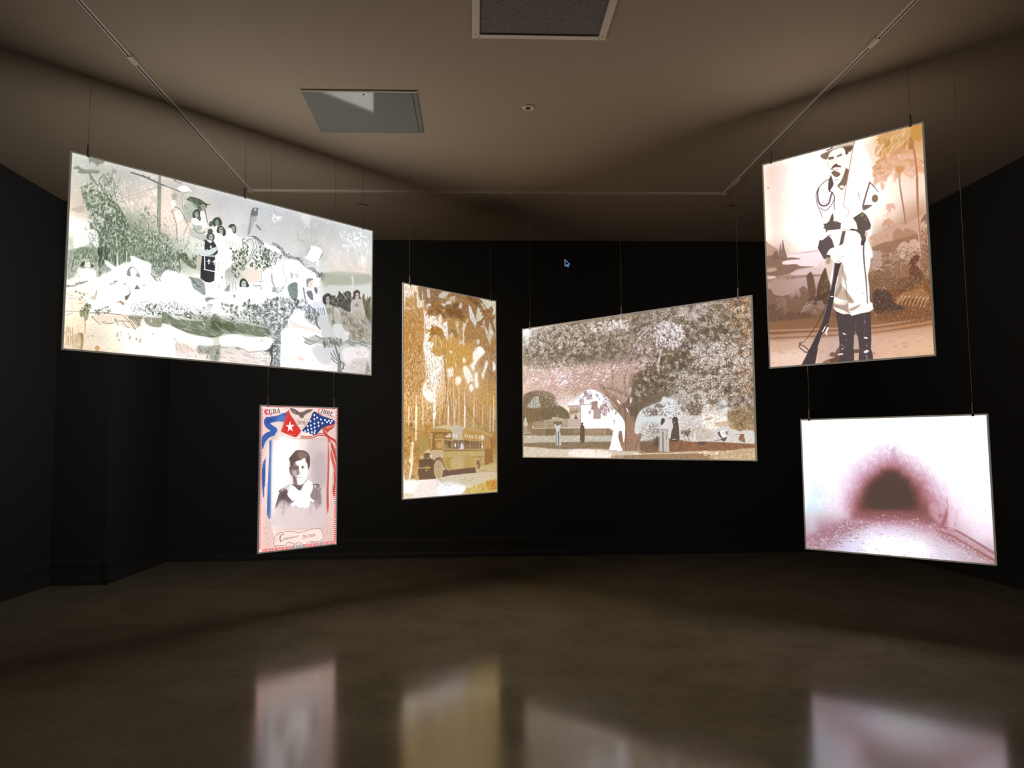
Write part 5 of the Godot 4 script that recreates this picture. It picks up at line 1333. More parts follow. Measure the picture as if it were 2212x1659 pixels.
	c.blob([409,701,439,686,475,696,486,708,471,725,440,731,415,724], "7a6462", 0.85, 6.7)
	c.ell(440, 718, 11.2, 7.2, -176, "cfc0ba", 0.8, 4.8)
	c.ell(432, 719, 9.2, 6.3, -175, "3e302e", 0.85, 3.8)
	c.stroke([414,701,444,688,480,696], 7.7, 8.7, "5c4846", 0.7, 5.8)
	c.blob([519,704,532,685,550,691,548,710,535,721], "806a6a", 0.9, 6.8)
	c.ell(535, 705, 8.3, 7.3, -168, "54413f", 0.7, 4.9)
	c.ell(563, 707, 9.4, 6.4, -176, "c8b0b4", 0.7, 5.9)
	c.stroke([526,682,552,678,578,685], 3.9, 2.4, "d8c6c6", 0.6, 4.9)
	c.blob([478,726,492,753,487,781,475,794,464,780,469,748], "8a7470", 0.7, 10.6)
	c.stroke([469,784,482,783,490,774,508,772,515,777], 7.7, 3.9, "8c7272", 0.85, 4.8)
	c.stroke([455,818,473,821,493,819,532,823], 7.7, 2.9, "94787a", 0.85, 4.8)
	c.stroke([473,839,494,847,509,841], 4.8, 2.9, "dcc4c8", 0.7, 6.8)
	c.blob([233,962,284,938,313,926,353,901,378,911,359,951,344,973,329,954,304,948,280,974,245,985], "c0aab4", 0.9, 5.7)
	c.blob([313,931,338,914,363,911,358,933,349,968,329,949], "f4e6ee", 0.8, 4.7)
	c.blob([235,964,255,963,285,974,314,949,339,963,345,1017,366,1045,407,1079,417,1098,377,1091,331,1070,316,1051,327,1097,348,1134,317,1114,298,1130,287,1094,257,1079,209,1124,200,1159,193,1159,204,1098,237,1038,248,994], "7c6968", 0.9, 7.5)
	c.blob([260,986,314,971,340,999,336,1044,316,1051,297,1104,277,1076,257,1057], "6a5755", 0.8, 12.2)
	c.blob([228,1099,287,1067,332,1088,378,1154,318,1167,230,1161], "d8c2c2", 0.7, 18.8)
	c.stroke([292,1068,298,1104,298,1148], 6.6, 9.4, "9c8684", 0.6, 7.5)
	c.blob([677,926,703,904,762,916,752,953,704,955,683,949], "8f7c80", 0.7, 9.9)
	c.blob([683,954,752,958,780,1043,782,1126,729,1132,696,1084,648,1044,663,1008], "a49294", 0.75, 19.8)
	c.stroke([726,970,732,1017,722,1076], 11.9, 14.9, "7c6a6c", 0.5, 9.9)
	c.stroke([693,913,725,908,762,919], 6.9, 5, "56464a", 0.85, 4)
	c.stroke([709,951,736,950,752,944], 5, 4, "6a585c", 0.7, 4)
	c.ell(701, 925, 13.4, 7.6, 169, "fdf6f6", 0.95, 4.9)
	c.ell(715, 944, 11.8, 6.4, -161, "f4eaea", 0.9, 5)
	c.ell(742, 966, 10.7, 7.4, -173, "ddd0d2", 0.8, 5)
	c.blob([358,933,383,903,413,913,444,933,486,967,517,966,546,911,577,876,613,856,655,879,674,917,675,958,658,999,642,1035,654,1067,696,1102,681,1119,649,1104,639,1135,624,1171,583,1179,541,1167,490,1168,454,1145,418,1152,383,1127,417,1103,437,1077,407,1088,376,1055,351,1031,342,999,354,964], "fffefe", 1, 4.8)
	c.stroke([440,1077,417,1098,388,1123], 4.8, 2.9, "d8c8cc", 0.7, 4.8)
	c.stroke([546,1138,551,1166], 4.8, 2.9, "ece0e0", 0.7, 4.8)
	c.stroke([486,971,492,999,487,1026], 3.9, 1.9, "f2e8e8", 0.6, 5.8)
	c.blob([356,15.5,402,14.4,455,36.7,502,59.4,535,46.8,588,21.8,663,17.6,630,50.8,589,69.6,556,88.1,530,124,496,119,469,89.6,416,78.8,376,50.2], "6e5c50", 0.85, 3.8)
	c.dabs([356,15.5,455,30.8,495,65.5,456,89.9,390,67.6], 40, 24.9, 5, 10, 50, "3c3028 9a8878 c8b8a8", 0.7, 0.5)
	c.dabs([549,64.4,656,17.8,630,62.8,563,87.9], 40, 25.4, 5.1, -50, -10, "3c3028 9a8878 c8b8a8", 0.7, 0.5)
	c.stroke([508,47.4,522,88.7,516,118], 8.8, 6.3, "3a2e28", 0.8, 2.5)
	c.ell(502, 49.9, 9.3, 7.1, 179, "f0e4da", 0.8, 2.5)
	c.text("1898", 511, 180, 47.4, 112, 2, "7a5a48", 0.95, "Droid Serif", 0, 700)
	c.ell(438, 179, 12.9, 8.4, -157, "c09a80", 0.6, 3.7)
	c.ell(457, 145, 11.7, 7.6, -158, "c09a80", 0.6, 3.7)
	c.ell(490, 131, 10.4, 6.8, -158, "c09a80", 0.6, 3.8)
	c.ell(550, 136, 11.8, 7.7, -158, "c09a80", 0.6, 3.8)
	c.ell(580, 144, 11.9, 7.7, -158, "c09a80", 0.6, 3.8)
	c.ell(591, 177, 11.9, 7.7, -158, "c09a80", 0.6, 3.8)
	c.ell(459, 220, 10.4, 6.7, -157, "c09a80", 0.6, 3.7)
	c.ell(558, 219, 11.8, 7.6, -158, "c09a80", 0.6, 3.8)
	c.stroke([432,190,459,220,512,235,565,219,591,189], 5, 3.8, "a88068", 0.7, 2.5)
	c.blob([33.8,46.2,70.3,22.4,120,15.5,234,6.8,323,4.6,344,33.4,293,69.5,235,76.5,159,95.2,97.4,119,47.1,91.6], "f9ece8", 0.95, 3.6)
	c.stroke([235,82.3,312,63.3,337,33.5,311,10.7,170,8.5], 3.7, 3.7, "d04850", 0.7, 1.8)
	c.ell(73.9, 68.2, 32.3, 29.8, 180, "e65a66", 0.9, 4.8)
	c.ell(86.3, 67.9, 19.5, 18.7, 87.3, "f9e4e2", 0.95, 3.6)
	c.ell(116, 92.6, 17.5, 13.8, 179, "e8707a", 0.7, 6)
	c.text("C", 58.8, 59.3, 57.2, 47, -6, "c43a48", 0.9, "Droid Serif", 0, 700)
	c.text("UBA", 162, 52.5, 53.1, 149, -5, "4c3e3a", 0.95, "Droid Serif", 0.2, 700)
	c.line([103,92.8,248,62.3], 3.6, 3.6, "8a5a54", 0.7)
	c.line([272,29.2,311,18.9], 4.9, 2.5, "5a4a44", 0.7)
	c.blob([739,12.2,850,21.8,965,49.9,962,93,880,94.4,767,66.1,742,54.5], "f9ece8", 0.9, 3.9)
	c.stroke([766,11.6,742,24.3,746,66.5,795,75.2], 6.5, 5.2, "c8323e", 0.9, 2.6)
	c.stroke([747,72.5,852,86.4,958,102], 3.9, 2.6, "b85a58", 0.7, 2.6)
	c.text("L", 753, 42.2, 48.4, 33.3, 6, "d04850", 0.9, "Droid Serif", 0, 700)
	c.text("IBRE", 861, 52, 51.2, 172, 14, "4c3e3a", 0.95, "Droid Serif", 0.15, 700)
	c.stroke([74.9,1302,124,1317,138,1363,101,1383,76.2,1358,94.1,1337], 7, 4.7, "c8a690", 0.75, 2.3)
	c.stroke([81.2,1307,131,1322,144,1368,108,1388,82.4,1363,100,1342], 4.7, 3.5, "fbe6da", 0.5, 2.4)
	c.stroke([65.8,1435,114,1417,152,1455,129,1497,91.6,1494,84.8,1465], 7, 4.7, "c8a690", 0.75, 2.3)
	c.stroke([72,1440,121,1422,159,1460,135,1502,97.8,1499,91,1470], 4.7, 3.5, "fbe6da", 0.5, 2.3)
	c.stroke([138,1386,164,1445,160,1511,129,1531], 7.1, 4.7, "c8a690", 0.75, 2.4)
	c.stroke([145,1391,171,1450,166,1517,136,1536], 4.7, 3.5, "fbe6da", 0.5, 2.4)
	c.stroke([57.8,1356,65.5,1424,103,1461], 7, 4.7, "c8a690", 0.75, 2.3)
	c.stroke([64.1,1361,71.7,1429,109,1466], 4.7, 3.5, "fbe6da", 0.5, 2.3)
	c.stroke([886,1298,929,1325,915,1372,873,1356,887,1333], 7.8, 5.2, "c8a690", 0.75, 2.6)
	c.stroke([893,1303,936,1330,922,1377,880,1362,894,1339], 5.2, 3.9, "fbe6da", 0.5, 2.6)
	c.stroke([944,1386,973,1425,931,1457,889,1441,916,1414], 7.8, 5.2, "c8a690", 0.75, 2.6)
	c.stroke([951,1391,980,1430,938,1462,896,1447,923,1419], 5.2, 3.9, "fbe6da", 0.5, 2.6)
	c.stroke([846,1378,888,1429,876,1500,834,1508], 7.7, 5.2, "c8a690", 0.75, 2.6)
	c.stroke([853,1383,895,1435,883,1505,841,1513], 5.2, 3.9, "fbe6da", 0.5, 2.6)
	c.stroke([929,1325,966,1364,973,1449,932,1505], 7.8, 5.2, "c8a690", 0.75, 2.6)
	c.stroke([936,1330,973,1369,980,1454,939,1510], 5.2, 3.9, "fbe6da", 0.5, 2.6)
	c.blob([202,1471,214,1444,264,1437,340,1427,483,1442,602,1441,709,1431,778,1443,809,1505,818,1554,780,1579,658,1585,578,1600,473,1577,394,1558,306,1594,204,1567], "fbeae2", 0.9, 6.2)
	c.stroke([173,1558,190,1492,227,1445,302,1435,392,1432,496,1458,602,1445,709,1431,792,1447,820,1506,816,1565,767,1584,658,1585], 6.2, 4.9, "8c7868", 0.85, 2.5)
	c.stroke([180,1581,255,1583,318,1584,369,1555,447,1586,499,1568,579,1611,618,1581,685,1576], 7.3, 4.9, "867264", 0.8, 2.4)
	c.stroke([214,1449,253,1475,228,1518,191,1526], 4.8, 3.6, "a08c7a", 0.7, 2.4)
	c.text("C", 276, 1496, 88.7, 45.8, -4, "6a4038", 0.9, "Droid Serif", 0.25, 400)
	c.text("ompliments of", 391, 1507, 36.7, 202, -5, "6a4038", 0.9, "Droid Serif", 0.3, 400)
	c.text("The Crane", 630, 1505, 42.1, 175, -5, "6a4038", 0.9, "Droid Serif", 0.3, 400)
	c.mottle(30, 1, 0.025, "ffe8e0")
	c.grain(0.03)
	c.soften(1.7)
	return c


func paint_bus() -> Canvas:
	var c := Canvas.new(640, 1.5845, Color.html("ffffff"), 33)
	c.wash([
		"e8dcc4 b49878 a88464 a48a70 d8d8c0",
		"dcc098 c49668 b48858 a88058 c8c0a4",
		"cc9a60 e8d4b0 c8a070 b08c5c b49878",
		"d09850 f4e4cc d4a45c c89a58 b08c68",
		"cc9450 fcf6ec d8a858 cca468 b08c68",
		"d09a58 ffffff d8a864 e4c498 b08c60",
		"d89c54 fcecd4 dca860 d8b480 c09860",
		"e0a860 f4d4a0 d0a068 cca26c c89c5c",
		"d8a058 d0a468 c0945c c09660 bc9260",
		"c89450 b88c54 c0a070 c0a070 b08c58",
		"b88a50 907048 b89c6c bca070 a87c48",
		"c89858 8c7050 a08460 b49c70 b8985c",
		"fff4e4 f0e4d4 ece4d8 dcd0b0 d0b070",
		"fffcf0 fcf8f4 f8f6f8 e8dcc0 d8b464",
	])
	c.blob([8.9,-1.2,140,-3.8,132,82.3,77.2,93.5,32.4,117,14.7,134], "f8f0dc", 0.9, 8)
	c.blob([14.8,140,45.7,97.9,86.2,81.7,113,39.1,132,82.3,142,162,197,151,200,490,14.2,506], "c08a4a", 0.8, 12, [20, 0.7, -0.3, 2])
	c.blob([15.2,175,46.4,171,71.4,189,42.1,189,17.5,182], "f4e0bc", 0.95, 3.2)
	c.blob([132,68.2,146,80.3,160,103,183,103,183,153,137,163,128,125], "f4ecd8", 0.95, 4.8)
	c.stroke([58.1,-12.4,69.8,24.4,72.3,55.6], 10.3, 3.2, "b88858", 0.85, 3.2)
	c.blob([145,-4.5,234,-7.3,262,6.4,398,-2.8,359,35.7,354,58.2,428,62.5,433,76.5,359,86.6,292,103,206,118,216,88.3,178,104,160,96,146,66.2], "94755a", 0.9, 5.8)
	c.blob([234,-0.1,258,17.9,270,55.6,253,72.3,234,60.7,230,25.5], "dcd6d4", 0.95, 3.3)
	c.blob([272,5,388,-1.3,349,51.6,349,91.5,282,97.1,263,63.8], "8c6a4c", 0.7, 6.7)
	c.blob([403,0.2,462,-1.2,438,31.8,408,54.3,354,50.9,359,32.1], "d4cec8", 0.95, 4.2)
	c.blob([206,114,292,103,292,139,235,161,202,151], "a07c58", 0.7, 6.6)
	c.blob([225,133,254,115,287,114,268,138,244,156,226,155], "f0ecea", 0.95, 3.3)
	c.blob([292,103,359,90.2,389,126,409,160,458,198,399,198,283,205,235,203,254,172,292,139], "9c7444", 0.9, 5.9)
	c.dabs([245,202,292,139,379,113,409,197], 30, 29.2, 3.8, 70, 110, "dcb878 7c5838 b08850", 0.6, 0.5)
	c.blob([364,104,393,96.5,433,106,463,124,438,112,399,125,374,121], "ece6e0", 0.9, 4.2)
	c.blob([433,76.5,523,64.2,518,87.1,483,91.8,463,128,433,120], "e4e2e4", 0.95, 4.3)
	c.blob([394,133,418,152,453,191,438,197,409,167], "f0ece8", 0.95, 3.4)
	c.blob([463,43,528,19,523,79,488,69,468,71.8], "c8bea4", 0.85, 5.2)
	c.blob([443,38.5,473,1,559,-7.7,748,3.1,769,46,780,90.4,764,191,737,141,694,78.7,678,58.1,684,110,663,173,611,187,534,196,458,198,483,136,523,86.4,528,19], "95704c", 0.92, 6.2)
	c.blob([554,127,574,87.1,595,61.9,605,90.4,595,122,564,133], "e0dadc", 0.95, 4.4)
	c.blob([458,154,534,152,595,159,580,191,509,207,468,193], "845c38", 0.8, 7.8)
	c.dabs([528,26.4,758,9.2,769,176,684,110,539,129], 60, 48.9, 6.2, 60, 120, "a8825c 80603e b89468", 0.45, 0.5)
	c.blob([678,58.1,705,84.9,737,141,764,199,753,238,710,205,689,147], "e4dee0", 1, 3.6)
	c.blob([748,6.9,996,-8.2,996,93.9,951,138,851,151,812,186,764,207,769,130,785,74.4,769,38.3], "dcd8c4", 0.92, 4.6)
	c.blob([823,100,851,89,889,99.5,912,104,923,64.2,951,44.9,973,73.3,956,122,990,110,996,137,979,159,967,191,990,227,996,266,967,253,928,180,911,267,878,232,867,187,823,223,791,249,769,236,780,197,823,177,856,142], "90694a", 0.93, 2.8)
	c.stroke([856,42,889,76.3,906,113], 13.9, 12, "946e50", 0.9, 2.3)
	c.stroke([818,101,867,114,900,129], 13.8, 11.1, "90694a", 0.9, 2.3)
	c.stroke([912,143,956,173,984,213], 9.4, 6.5, "8a6444", 0.8, 2.3)
	c.stroke([878,163,911,221,917,297], 9.3, 3.7, "94704c", 0.8, 2.3)
	c.ell(856, 185, 21.5, 6.9, 118, "f0dcc4", 0.9, 2.8)
	c.ell(829, 234, 15.6, 12.8, 160, "e8e0dc", 0.9, 3.7)
	c.blob([873,217,889,239,911,275,923,196,934,234,967,253,962,285,939,322,936,365,928,366,900,322,878,271], "e0dcd0", 0.92, 3.7)
	c.blob([202,186,240,189,245,238,264,211,312,208,341,245,350,204,374,175,384,207,375,266,409,247,468,219,464,256,449,309,444,375,414,356,375,331,351,326,322,315,293,297,264,314,236,324,217,284], "fbf6f4", 0.95, 4.2)
	c.blob([274,277,298,282,327,311,303,324,284,316], "b08a64", 0.85, 3.3)
	c.blob([283,308,312,298,322,315,303,321], "8c7460", 0.8, 2.5)
	c.blob([331,310,360,300,375,313,351,323], "9c8064", 0.8, 2.5)
	c.blob([199,328,236,317,274,331,260,354,227,361,199,342], "dcb078", 0.85, 3.3)
	c.blob([204,356,265,335,284,355,246,387,237,423,233,487,195,491,199,385], "fffaf2", 0.95, 4.1)
	c.blob([312,330,361,361,410,364,449,389,479,408,489,469,266,488,237,427,255,379,293,347], "cf9c50", 0.92, 5)
	c.stroke([322,333,274,374,251,415,242,458], 10.7, 3.3, "b88444", 0.8, 2.1)
	c.stroke([322,336,293,382,280,434], 10.7, 3.3, "b88444", 0.8, 2.1)
	c.stroke([332,332,341,378,332,443], 10.8, 3.3, "b88444", 0.8, 2.1)
	c.stroke([336,331,375,367,405,415,415,457], 10.9, 3.4, "b88444", 0.8, 2.1)
	c.stroke([332,328,400,350,439,390], 10.9, 3.4, "b88444", 0.8, 2.1)
	c.stroke([312,355,284,405,275,455], 6.6, 3.3, "fbe8c8", 0.85, 2.1)
	c.stroke([332,357,318,409,313,459], 6.6, 3.3, "fbe8c8", 0.85, 2.1)
	c.stroke([346,352,366,390,371,432], 6.7, 3.3, "fbe8c8", 0.85, 2.1)
	c.stroke([361,354,400,401,410,450], 6.7, 3.4, "fbe8c8", 0.85, 2.1)
	c.stroke([303,399,294,439,280,476], 6.6, 3.3, "fbe8c8", 0.85, 2.1)
	c.blob([453,213,600,188,652,174,621,253,539,225,560,282,539,336,509,317,459,308], "b08848", 0.85, 6.1)
	c.blob([449,294,499,292,539,295,555,334,529,352,499,318,459,337], "946c48", 0.8, 4.3)
	c.blob([474,332,489,315,504,328,499,355,484,356], "e8dcc4", 0.9, 3.4)
	c.blob([529,234,554,216,575,240,559,260,565,296,555,308,539,269], "ecdcc0", 0.9, 3.5)
	c.blob([611,217,621,201,637,229,663,188,663,173,673,187,658,238,637,274,627,305,632,438,616,439,611,306], "ece0d0", 0.92, 3.5)
	c.blob([663,218,716,197,758,245,780,228,823,230,878,271,922,366,990,305,995,425,878,435,801,400,769,388,758,336,705,372,642,378,637,289], "a87c4c", 0.85, 8.2)
	c.dabs([642,228,878,201,989,383,663,413], 120, 49.8, 4.1, 50, 130, "8c6440 c89a60 b08450 dcb080", 0.4, 0.5)
	c.blob([774,342,801,340,807,369,780,387,769,365], "e8dcd0", 0.9, 3.6)
	c.blob([565,378,611,366,611,388,580,402], "e4dcc4", 0.85, 3.5)
	c.blob([758,419,812,399,856,414,856,449,764,457], "fffaf0", 0.95, 4.5)
	c.dabs([439,361,663,368,663,450,440,470], 40, 21.6, 6.1, 60, 120, "e8c080 b8863c d8a850", 0.5, 0.5)
	c.stroke([185,32.1,190,103,198,173,203,243,206,349,209,493], 6.5, 12.2, "fbead0", 0.95, 2.4)
	c.stroke([178,29.6,180,75.4,188,124], 3.3, 3.3, "e8d4b4", 0.8, 2)
	c.stroke([83.3,257,88.5,326,93.7,395,81.2,500], 2.4, 3.2, "94642c", 0.6, 2)
	c.dabs([11,196,188,174,195,491,18.7,506], 160, 35.8, 3.2, 50, 130, "a8722f e4b070 8f5f30 d09a54 f0c890", 0.4, 0.5)
	c.blob([13.5,440,190,424,200,528,215,639,193,739,129,811,40,849,17.2,782], "c68e48", 0.7, 11.9, [24, 0.5, -0.3, 2])
	c.dabs([13.5,440,200,423,215,667,138,804,21.9,816], 220, 31.7, 3.6, 40, 130, "a06830 e0a860 94602e f0c488 c8883c", 0.5, 0.5)
	c.dabs([20.1,646,128,638,129,797,21.8,802], 80, 23.5, 3.5, 60, 120, "ffe8b8 8c5028 f8d090 a86838", 0.6, 0.5)
	c.blob([195,423,294,414,275,465,266,516,294,513,342,520,376,510,405,490,371,550,382,607,353,637,338,681,334,731,325,802,321,982,288,983,297,874,240,855,203,829,184,809,193,739,221,723,220,618,205,521], "fffefa", 1, 4.9)
	c.stroke([261,449,266,480,261,513], 4.1, 2.5, "b08450", 0.8, 1.6)
	c.stroke([299,435,294,478,290,507], 4.1, 2.5, "b08450", 0.8, 1.6)
	c.dabs([211,731,296,726,297,853,231,841], 40, 20.3, 10.6, 0, 180, "e8b878 d8a060 fff4dc", 0.8, 0.5)
	c.dabs([300,605,333,607,258,672,220,646], 10, 10.6, 4.1, -50, -10, "a0958c 7c756c", 0.8, 0.5)
	c.blob([294,449,400,404,439,400,415,489,391,502,342,517,299,499], "d0a058", 0.9, 4.2)
	c.blob([400,404,439,400,637,403,716,449,721,531,663,557,581,593,530,596,500,584,440,610,411,554,415,489], "d2a250", 0.92, 6.9)
	c.dabs([439,422,663,401,663,572,440,588], 60, 25.9, 5.2, 60, 120, "e4b868 bc8c40 dcae5c", 0.4, 0.5)
	c.ell(479, 469, 15.1, 12.3, 166, "f8ecdc", 0.9, 4.3)
	c.ell(410, 475, 21.8, 17.6, 98.5, "a8803c", 0.7, 5.9)
	c.stroke([410,486,415,554,421,633,431,726,436,797,417,905,408,980], 14.3, 9.2, "a4783c", 0.85, 4.2)
	c.stroke([441,682,456,760,466,868,476,940], 12.7, 15.2, "a07850", 0.8, 5.1)
	c.stroke([445,624,451,725,446,833,456,904,452,979], 5.9, 9.3, "fff2dc", 0.85, 2.5)
	c.stroke([334,681,362,658,421,629], 3.7, 2.9, "9c7038", 0.85, 1.7)
	c.stroke([470,709,551,792,633,877,737,966], 4.3, 4.3, "9a7440", 0.85, 1.7)
	c.stroke([120,798,165,740,202,696,229,673,257,651], 9.6, 2.8, "a87434", 0.85, 2)
	c.stroke([37.7,631,54.6,540,99.1,488,181,435], 3.2, 2.4, "a87434", 0.7, 1.6)
	c.stroke([77.1,549,127,513,172,467], 3.2, 2.4, "986428", 0.7, 1.6)
	c.stroke([500,566,560,558,612,556,663,550], 3.5, 3, "ac823c", 0.7, 1.7)
	c.stroke([716,404,726,448,791,503,823,546], 3.6, 3.6, "946c44", 0.7, 1.8)
	c.stroke([856,395,845,476,845,544], 4.1, 4.1, "8a6444", 0.75, 1.8)
	c.stroke([823,386,878,408,995,436], 4.1, 4.1, "886444", 0.75, 1.8)
	c.stroke([956,351,956,428,927,569], 3.7, 3.7, "7e5a3c", 0.75, 1.9)
	c.stroke([791,533,845,544,900,578,994,649], 3.7, 10.1, "8a643e", 0.8, 2.3)
	c.stroke([823,546,856,505,922,515], 3.2, 2.7, "8a6444", 0.7, 1.8)
	c.stroke([250,963,316,923,373,896,412,870], 3.7, 3.7, "a47838", 0.8, 1.6)
	c.blob([0.6,5.9,996,5,1001,1052,732,1055,479,1036,300,1060,5.1,1064], "8a5c2c", 0.3, 13.1, [60, 0.45, 0.15, 4])
	c.blob([0.6,5.9,996,5,1001,1052,732,1055,479,1036,300,1060,5.1,1064], "f4d8a8", 0.3, 13.1, [75, 0.4, 0.25, 5])
	c.blob([4.2,348,476,297,510,1035,11.9,1063], "fff4dc", 0.55, 12.5, [40, 0.25, 0.4, 6])
	c.blob([6.5,560,224,543,271,1060,11.9,1063], "ffe8b8", 0.5, 12.2, [80, 0.3, 0.15, 5])
	c.blob([6.5,560,224,543,271,1060,11.9,1063], "8c5424", 0.45, 12.2, [90, 0.35, 0.2, 5])
	c.palm(324, 146, 116, 11, "8f6840 a87848 7c5836", 0.55, 0.5, -200, 20, 1.3)
	c.palm(522, 144, 127, 11, "8f6840 a87848 7c5836", 0.55, 0.5, -200, 20, 1.3)
	c.palm(325, 335, 77, 11, "8f6840 a87848 7c5836", 0.55, 0.5, -200, 20, 1.3)
	c.palm(731, 34.9, 125, 11, "8f6840 a87848 7c5836", 0.55, 0.5, -200, 20, 1.3)
	c.palm(900, 120, 78.9, 11, "8f6840 a87848 7c5836", 0.55, 0.5, -200, 20, 1.3)
	c.palm(325, 330, 96.3, 9, "b8843f c8984c 9c6c30", 0.7, 0.6, -180, 0, 1.2)
	c.blob([764,422,801,396,845,411,861,451,812,490,791,510,769,535,748,559,737,604,711,584,695,555,721,531,726,455], "fffcf6", 0.92, 15.3)
	c.blob([612,583,643,566,674,586,716,643,727,695,695,689,664,713,648,677,622,634], "fffcf6", 0.92, 15)
	c.blob([684,719,716,710,732,739,711,774,685,764], "fffcf6", 0.92, 15)
	c.blob([748,623,780,617,780,654,790,729,769,741,748,731,742,694], "fffcf6", 0.92, 15.2)
	c.blob([872,523,900,509,894,556,867,603,850,661,834,651,828,614,856,574], "fffcf6", 0.92, 15.5)
	c.blob([967,504,989,534,995,564,972,593,961,566], "fffcf6", 0.92, 15.8)
	c.blob([450,606,475,597,505,598,500,657,480,665,460,674,450,638], "fffcf6", 0.92, 14.4)
	c.blob([530,669,576,659,596,687,576,718,536,724], "fffcf6", 0.92, 14.7)
	c.blob([617,502,642,514,643,537,622,546,611,524], "fffcf6", 0.92, 14.9)
	c.blob([221,723,202,738,184,795,203,829,222,856,287,874,287,804,240,771], "fffcf6", 0.92, 13.7)
	c.dabs([200,521,410,504,363,694,316,909,203,843], 90, 24.6, 5.7, 60, 120, "d8a860 e8c48c c49450", 0.5, 0.5)
	c.dabs([611,421,990,371,988,734,451,782,450,602,612,583], 150, 30.9, 5.7, 50, 130, "c89858 b08448 e0b878", 0.6, 0.5)
	c.blob([674,709,695,693,732,698,737,709,705,711], "d4ae80", 0.85, 2.7)
	c.stroke([505,613,508,796,507,989], 3.4, 4.3, "f8ecd8", 0.85, 2.6)
	c.stroke([566,704,568,840,568,988], 5.5, 6.9, "fdf4ec", 0.85, 2.6)
	c.stroke([627,781,630,878,629,987], 8.3, 10.4, "f4ece4", 0.85, 2.6)
	c.stroke([737,724,739,849,738,984], 5.7, 7.1, "f6e0c0", 0.85, 2.7)
	c.stroke([526,830,528,904,527,989], 3.4, 4.3, "ecd4b4", 0.85, 2.6)
	c.stroke([120,829,123,908,123,997], 8.2, 10.2, "fff8e0", 0.85, 2.4)
	c.stroke([184,791,187,888,187,996], 7.7, 9.6, "fce8c4", 0.85, 2.4)
	c.stroke([22.3,850,24.8,919,24.8,999], 4.9, 6.2, "f8d8a0", 0.85, 2.3)
	c.stroke([49.5,917,51.7,952,51.3,998], 3.1, 3.9, "f8e0b0", 0.85, 2.3)
	c.stroke([301,733,303,858,303,993], 7.8, 9.8, "ffffff", 0.85, 2.5)
	c.stroke([966,797,968,882,966,980], 7.4, 9.2, "f0e8dc", 0.85, 2.8)
	c.stroke([982,888,984,928,983,980], 3.7, 4.6, "e8d8c4", 0.85, 2.8)
	c.stroke([764,783,766,878,765,984], 2.9, 3.6, "e8bc84", 0.85, 2.7)
	c.stroke([834,855,836,913,834,983], 2.9, 3.6, "f0cc94", 0.85, 2.7)
	c.stroke([888,682,890,826,889,981], 2.9, 3.6, "ecc48c", 0.85, 2.7)
	c.stroke([226,877,229,930,228,995], 4.5, 5.6, "fae4c0", 0.85, 2.4)
	c.stroke([364,900,366,941,365,992], 3.3, 4.1, "f4d090", 0.85, 2.5)
	c.dabs([638,737,988,719,988,964,638,972], 180, 27, 4.5, 60, 120, "d8a860 b88848 e8c084 c09050", 0.4, 0.5)
	c.dabs([324,724,436,689,437,941,326,944], 60, 20.8, 5, 60, 120, "e4b068 c8923f f4d8a4", 0.5, 0.5)
	c.dabs([17.2,782,138,776,140,983,19.3,986], 90, 19.6, 6.3, 30, 150, "fff0c8 d89858 fce0a8 b87840", 0.6, 0.5)
	c.stroke([51.2,915,49.7,991,48.6,1097], 10.6, 9.5, "fff4d8", 0.85, 2.9)
	c.stroke([124,913,122,990,121,1096], 18.6, 16.7, "fffae8", 0.85, 2.9)
	c.stroke([192,911,190,988,189,1096], 11.9, 10.7, "f8dca8", 0.85, 3)
	c.stroke([302,907,300,986,298,1060], 17.2, 15.5, "fffdf4", 0.85, 3)
	c.stroke([361,906,359,985,357,1059], 5.1, 4.6, "f4d8a0", 0.85, 3.1)
	c.stroke([452,903,450,983,448,1058], 12.5, 11.3, "fbf2e8", 0.85, 3.1)
	c.stroke([520,901,518,981,516,1058], 9.5, 8.6, "f4e4c8", 0.85, 3.2)
	c.stroke([570,899,568,980,565,1057], 13.9, 12.5, "e0bc84", 0.85, 3.2)
	c.stroke([634,897,631,979,629,1056], 18.3, 16.5, "f8f2ec", 0.85, 3.2)
	c.stroke([731,894,728,977,726,1055], 11, 9.9, "f0d8ac", 0.85, 3.3)
	c.stroke([837,891,834,975,832,1054], 7.8, 7.1, "f0dab4", 0.85, 3.4)
	c.stroke([926,888,923,973,920,1090], 12.5, 11.3, "e4d0b0", 0.85, 3.4)
	c.stroke([967,887,964,972,961,1090], 13.7, 12.4, "dcd4c4", 0.85, 3.4)
	c.stroke([403,909,392,997,383,1042], 12.4, 11.3, "a0763c", 0.8, 5.2)
	c.stroke([477,906,480,978,483,1040], 21, 13.6, "b48e5c", 0.75, 6.3)
	c.stroke([653,901,711,959,790,1036], 7.1, 7.1, "9c7644", 0.85, 2.7)
	c.stroke([204,1010,267,965,326,929], 5, 4, "9c7238", 0.8, 2.5)
	c.blob([5.9,1038,41.6,1055,131,1062,216,1044,303,1034,268,1095,269,1242,166,1300,140,1456,13,1451], "c0904c", 0.75, 14.7)
	c.dabs([5.9,1038,268,1043,269,1216,156,1342,140,1456,10.3,1451], 320, 22.4, 9.8, 0, 180, "8c6430 dca85c a87838 e8c080 70502c c89448", 0.55, 0.5)
	c.stroke([124,917,122,1003,120,1096,120,1156], 18.6, 14.6, "fff6dc", 0.8, 4.9)
	c.dabs([25.2,1063,119,1062,112,1442,12.9,1438], 60, 24, 6.7, 60, 120, "fff0c8 f8d890 7c5428", 0.5, 0.5)
	c.blob([73.1,1177,98,1177,98.2,1198,93.1,1240,96.4,1299,88.5,1341,83.4,1382,67.5,1440,48.3,1444,61.4,1382,66.5,1340,49.7,1310,60.4,1281,68.1,1231], "fff4d8", 0.9, 3.8)
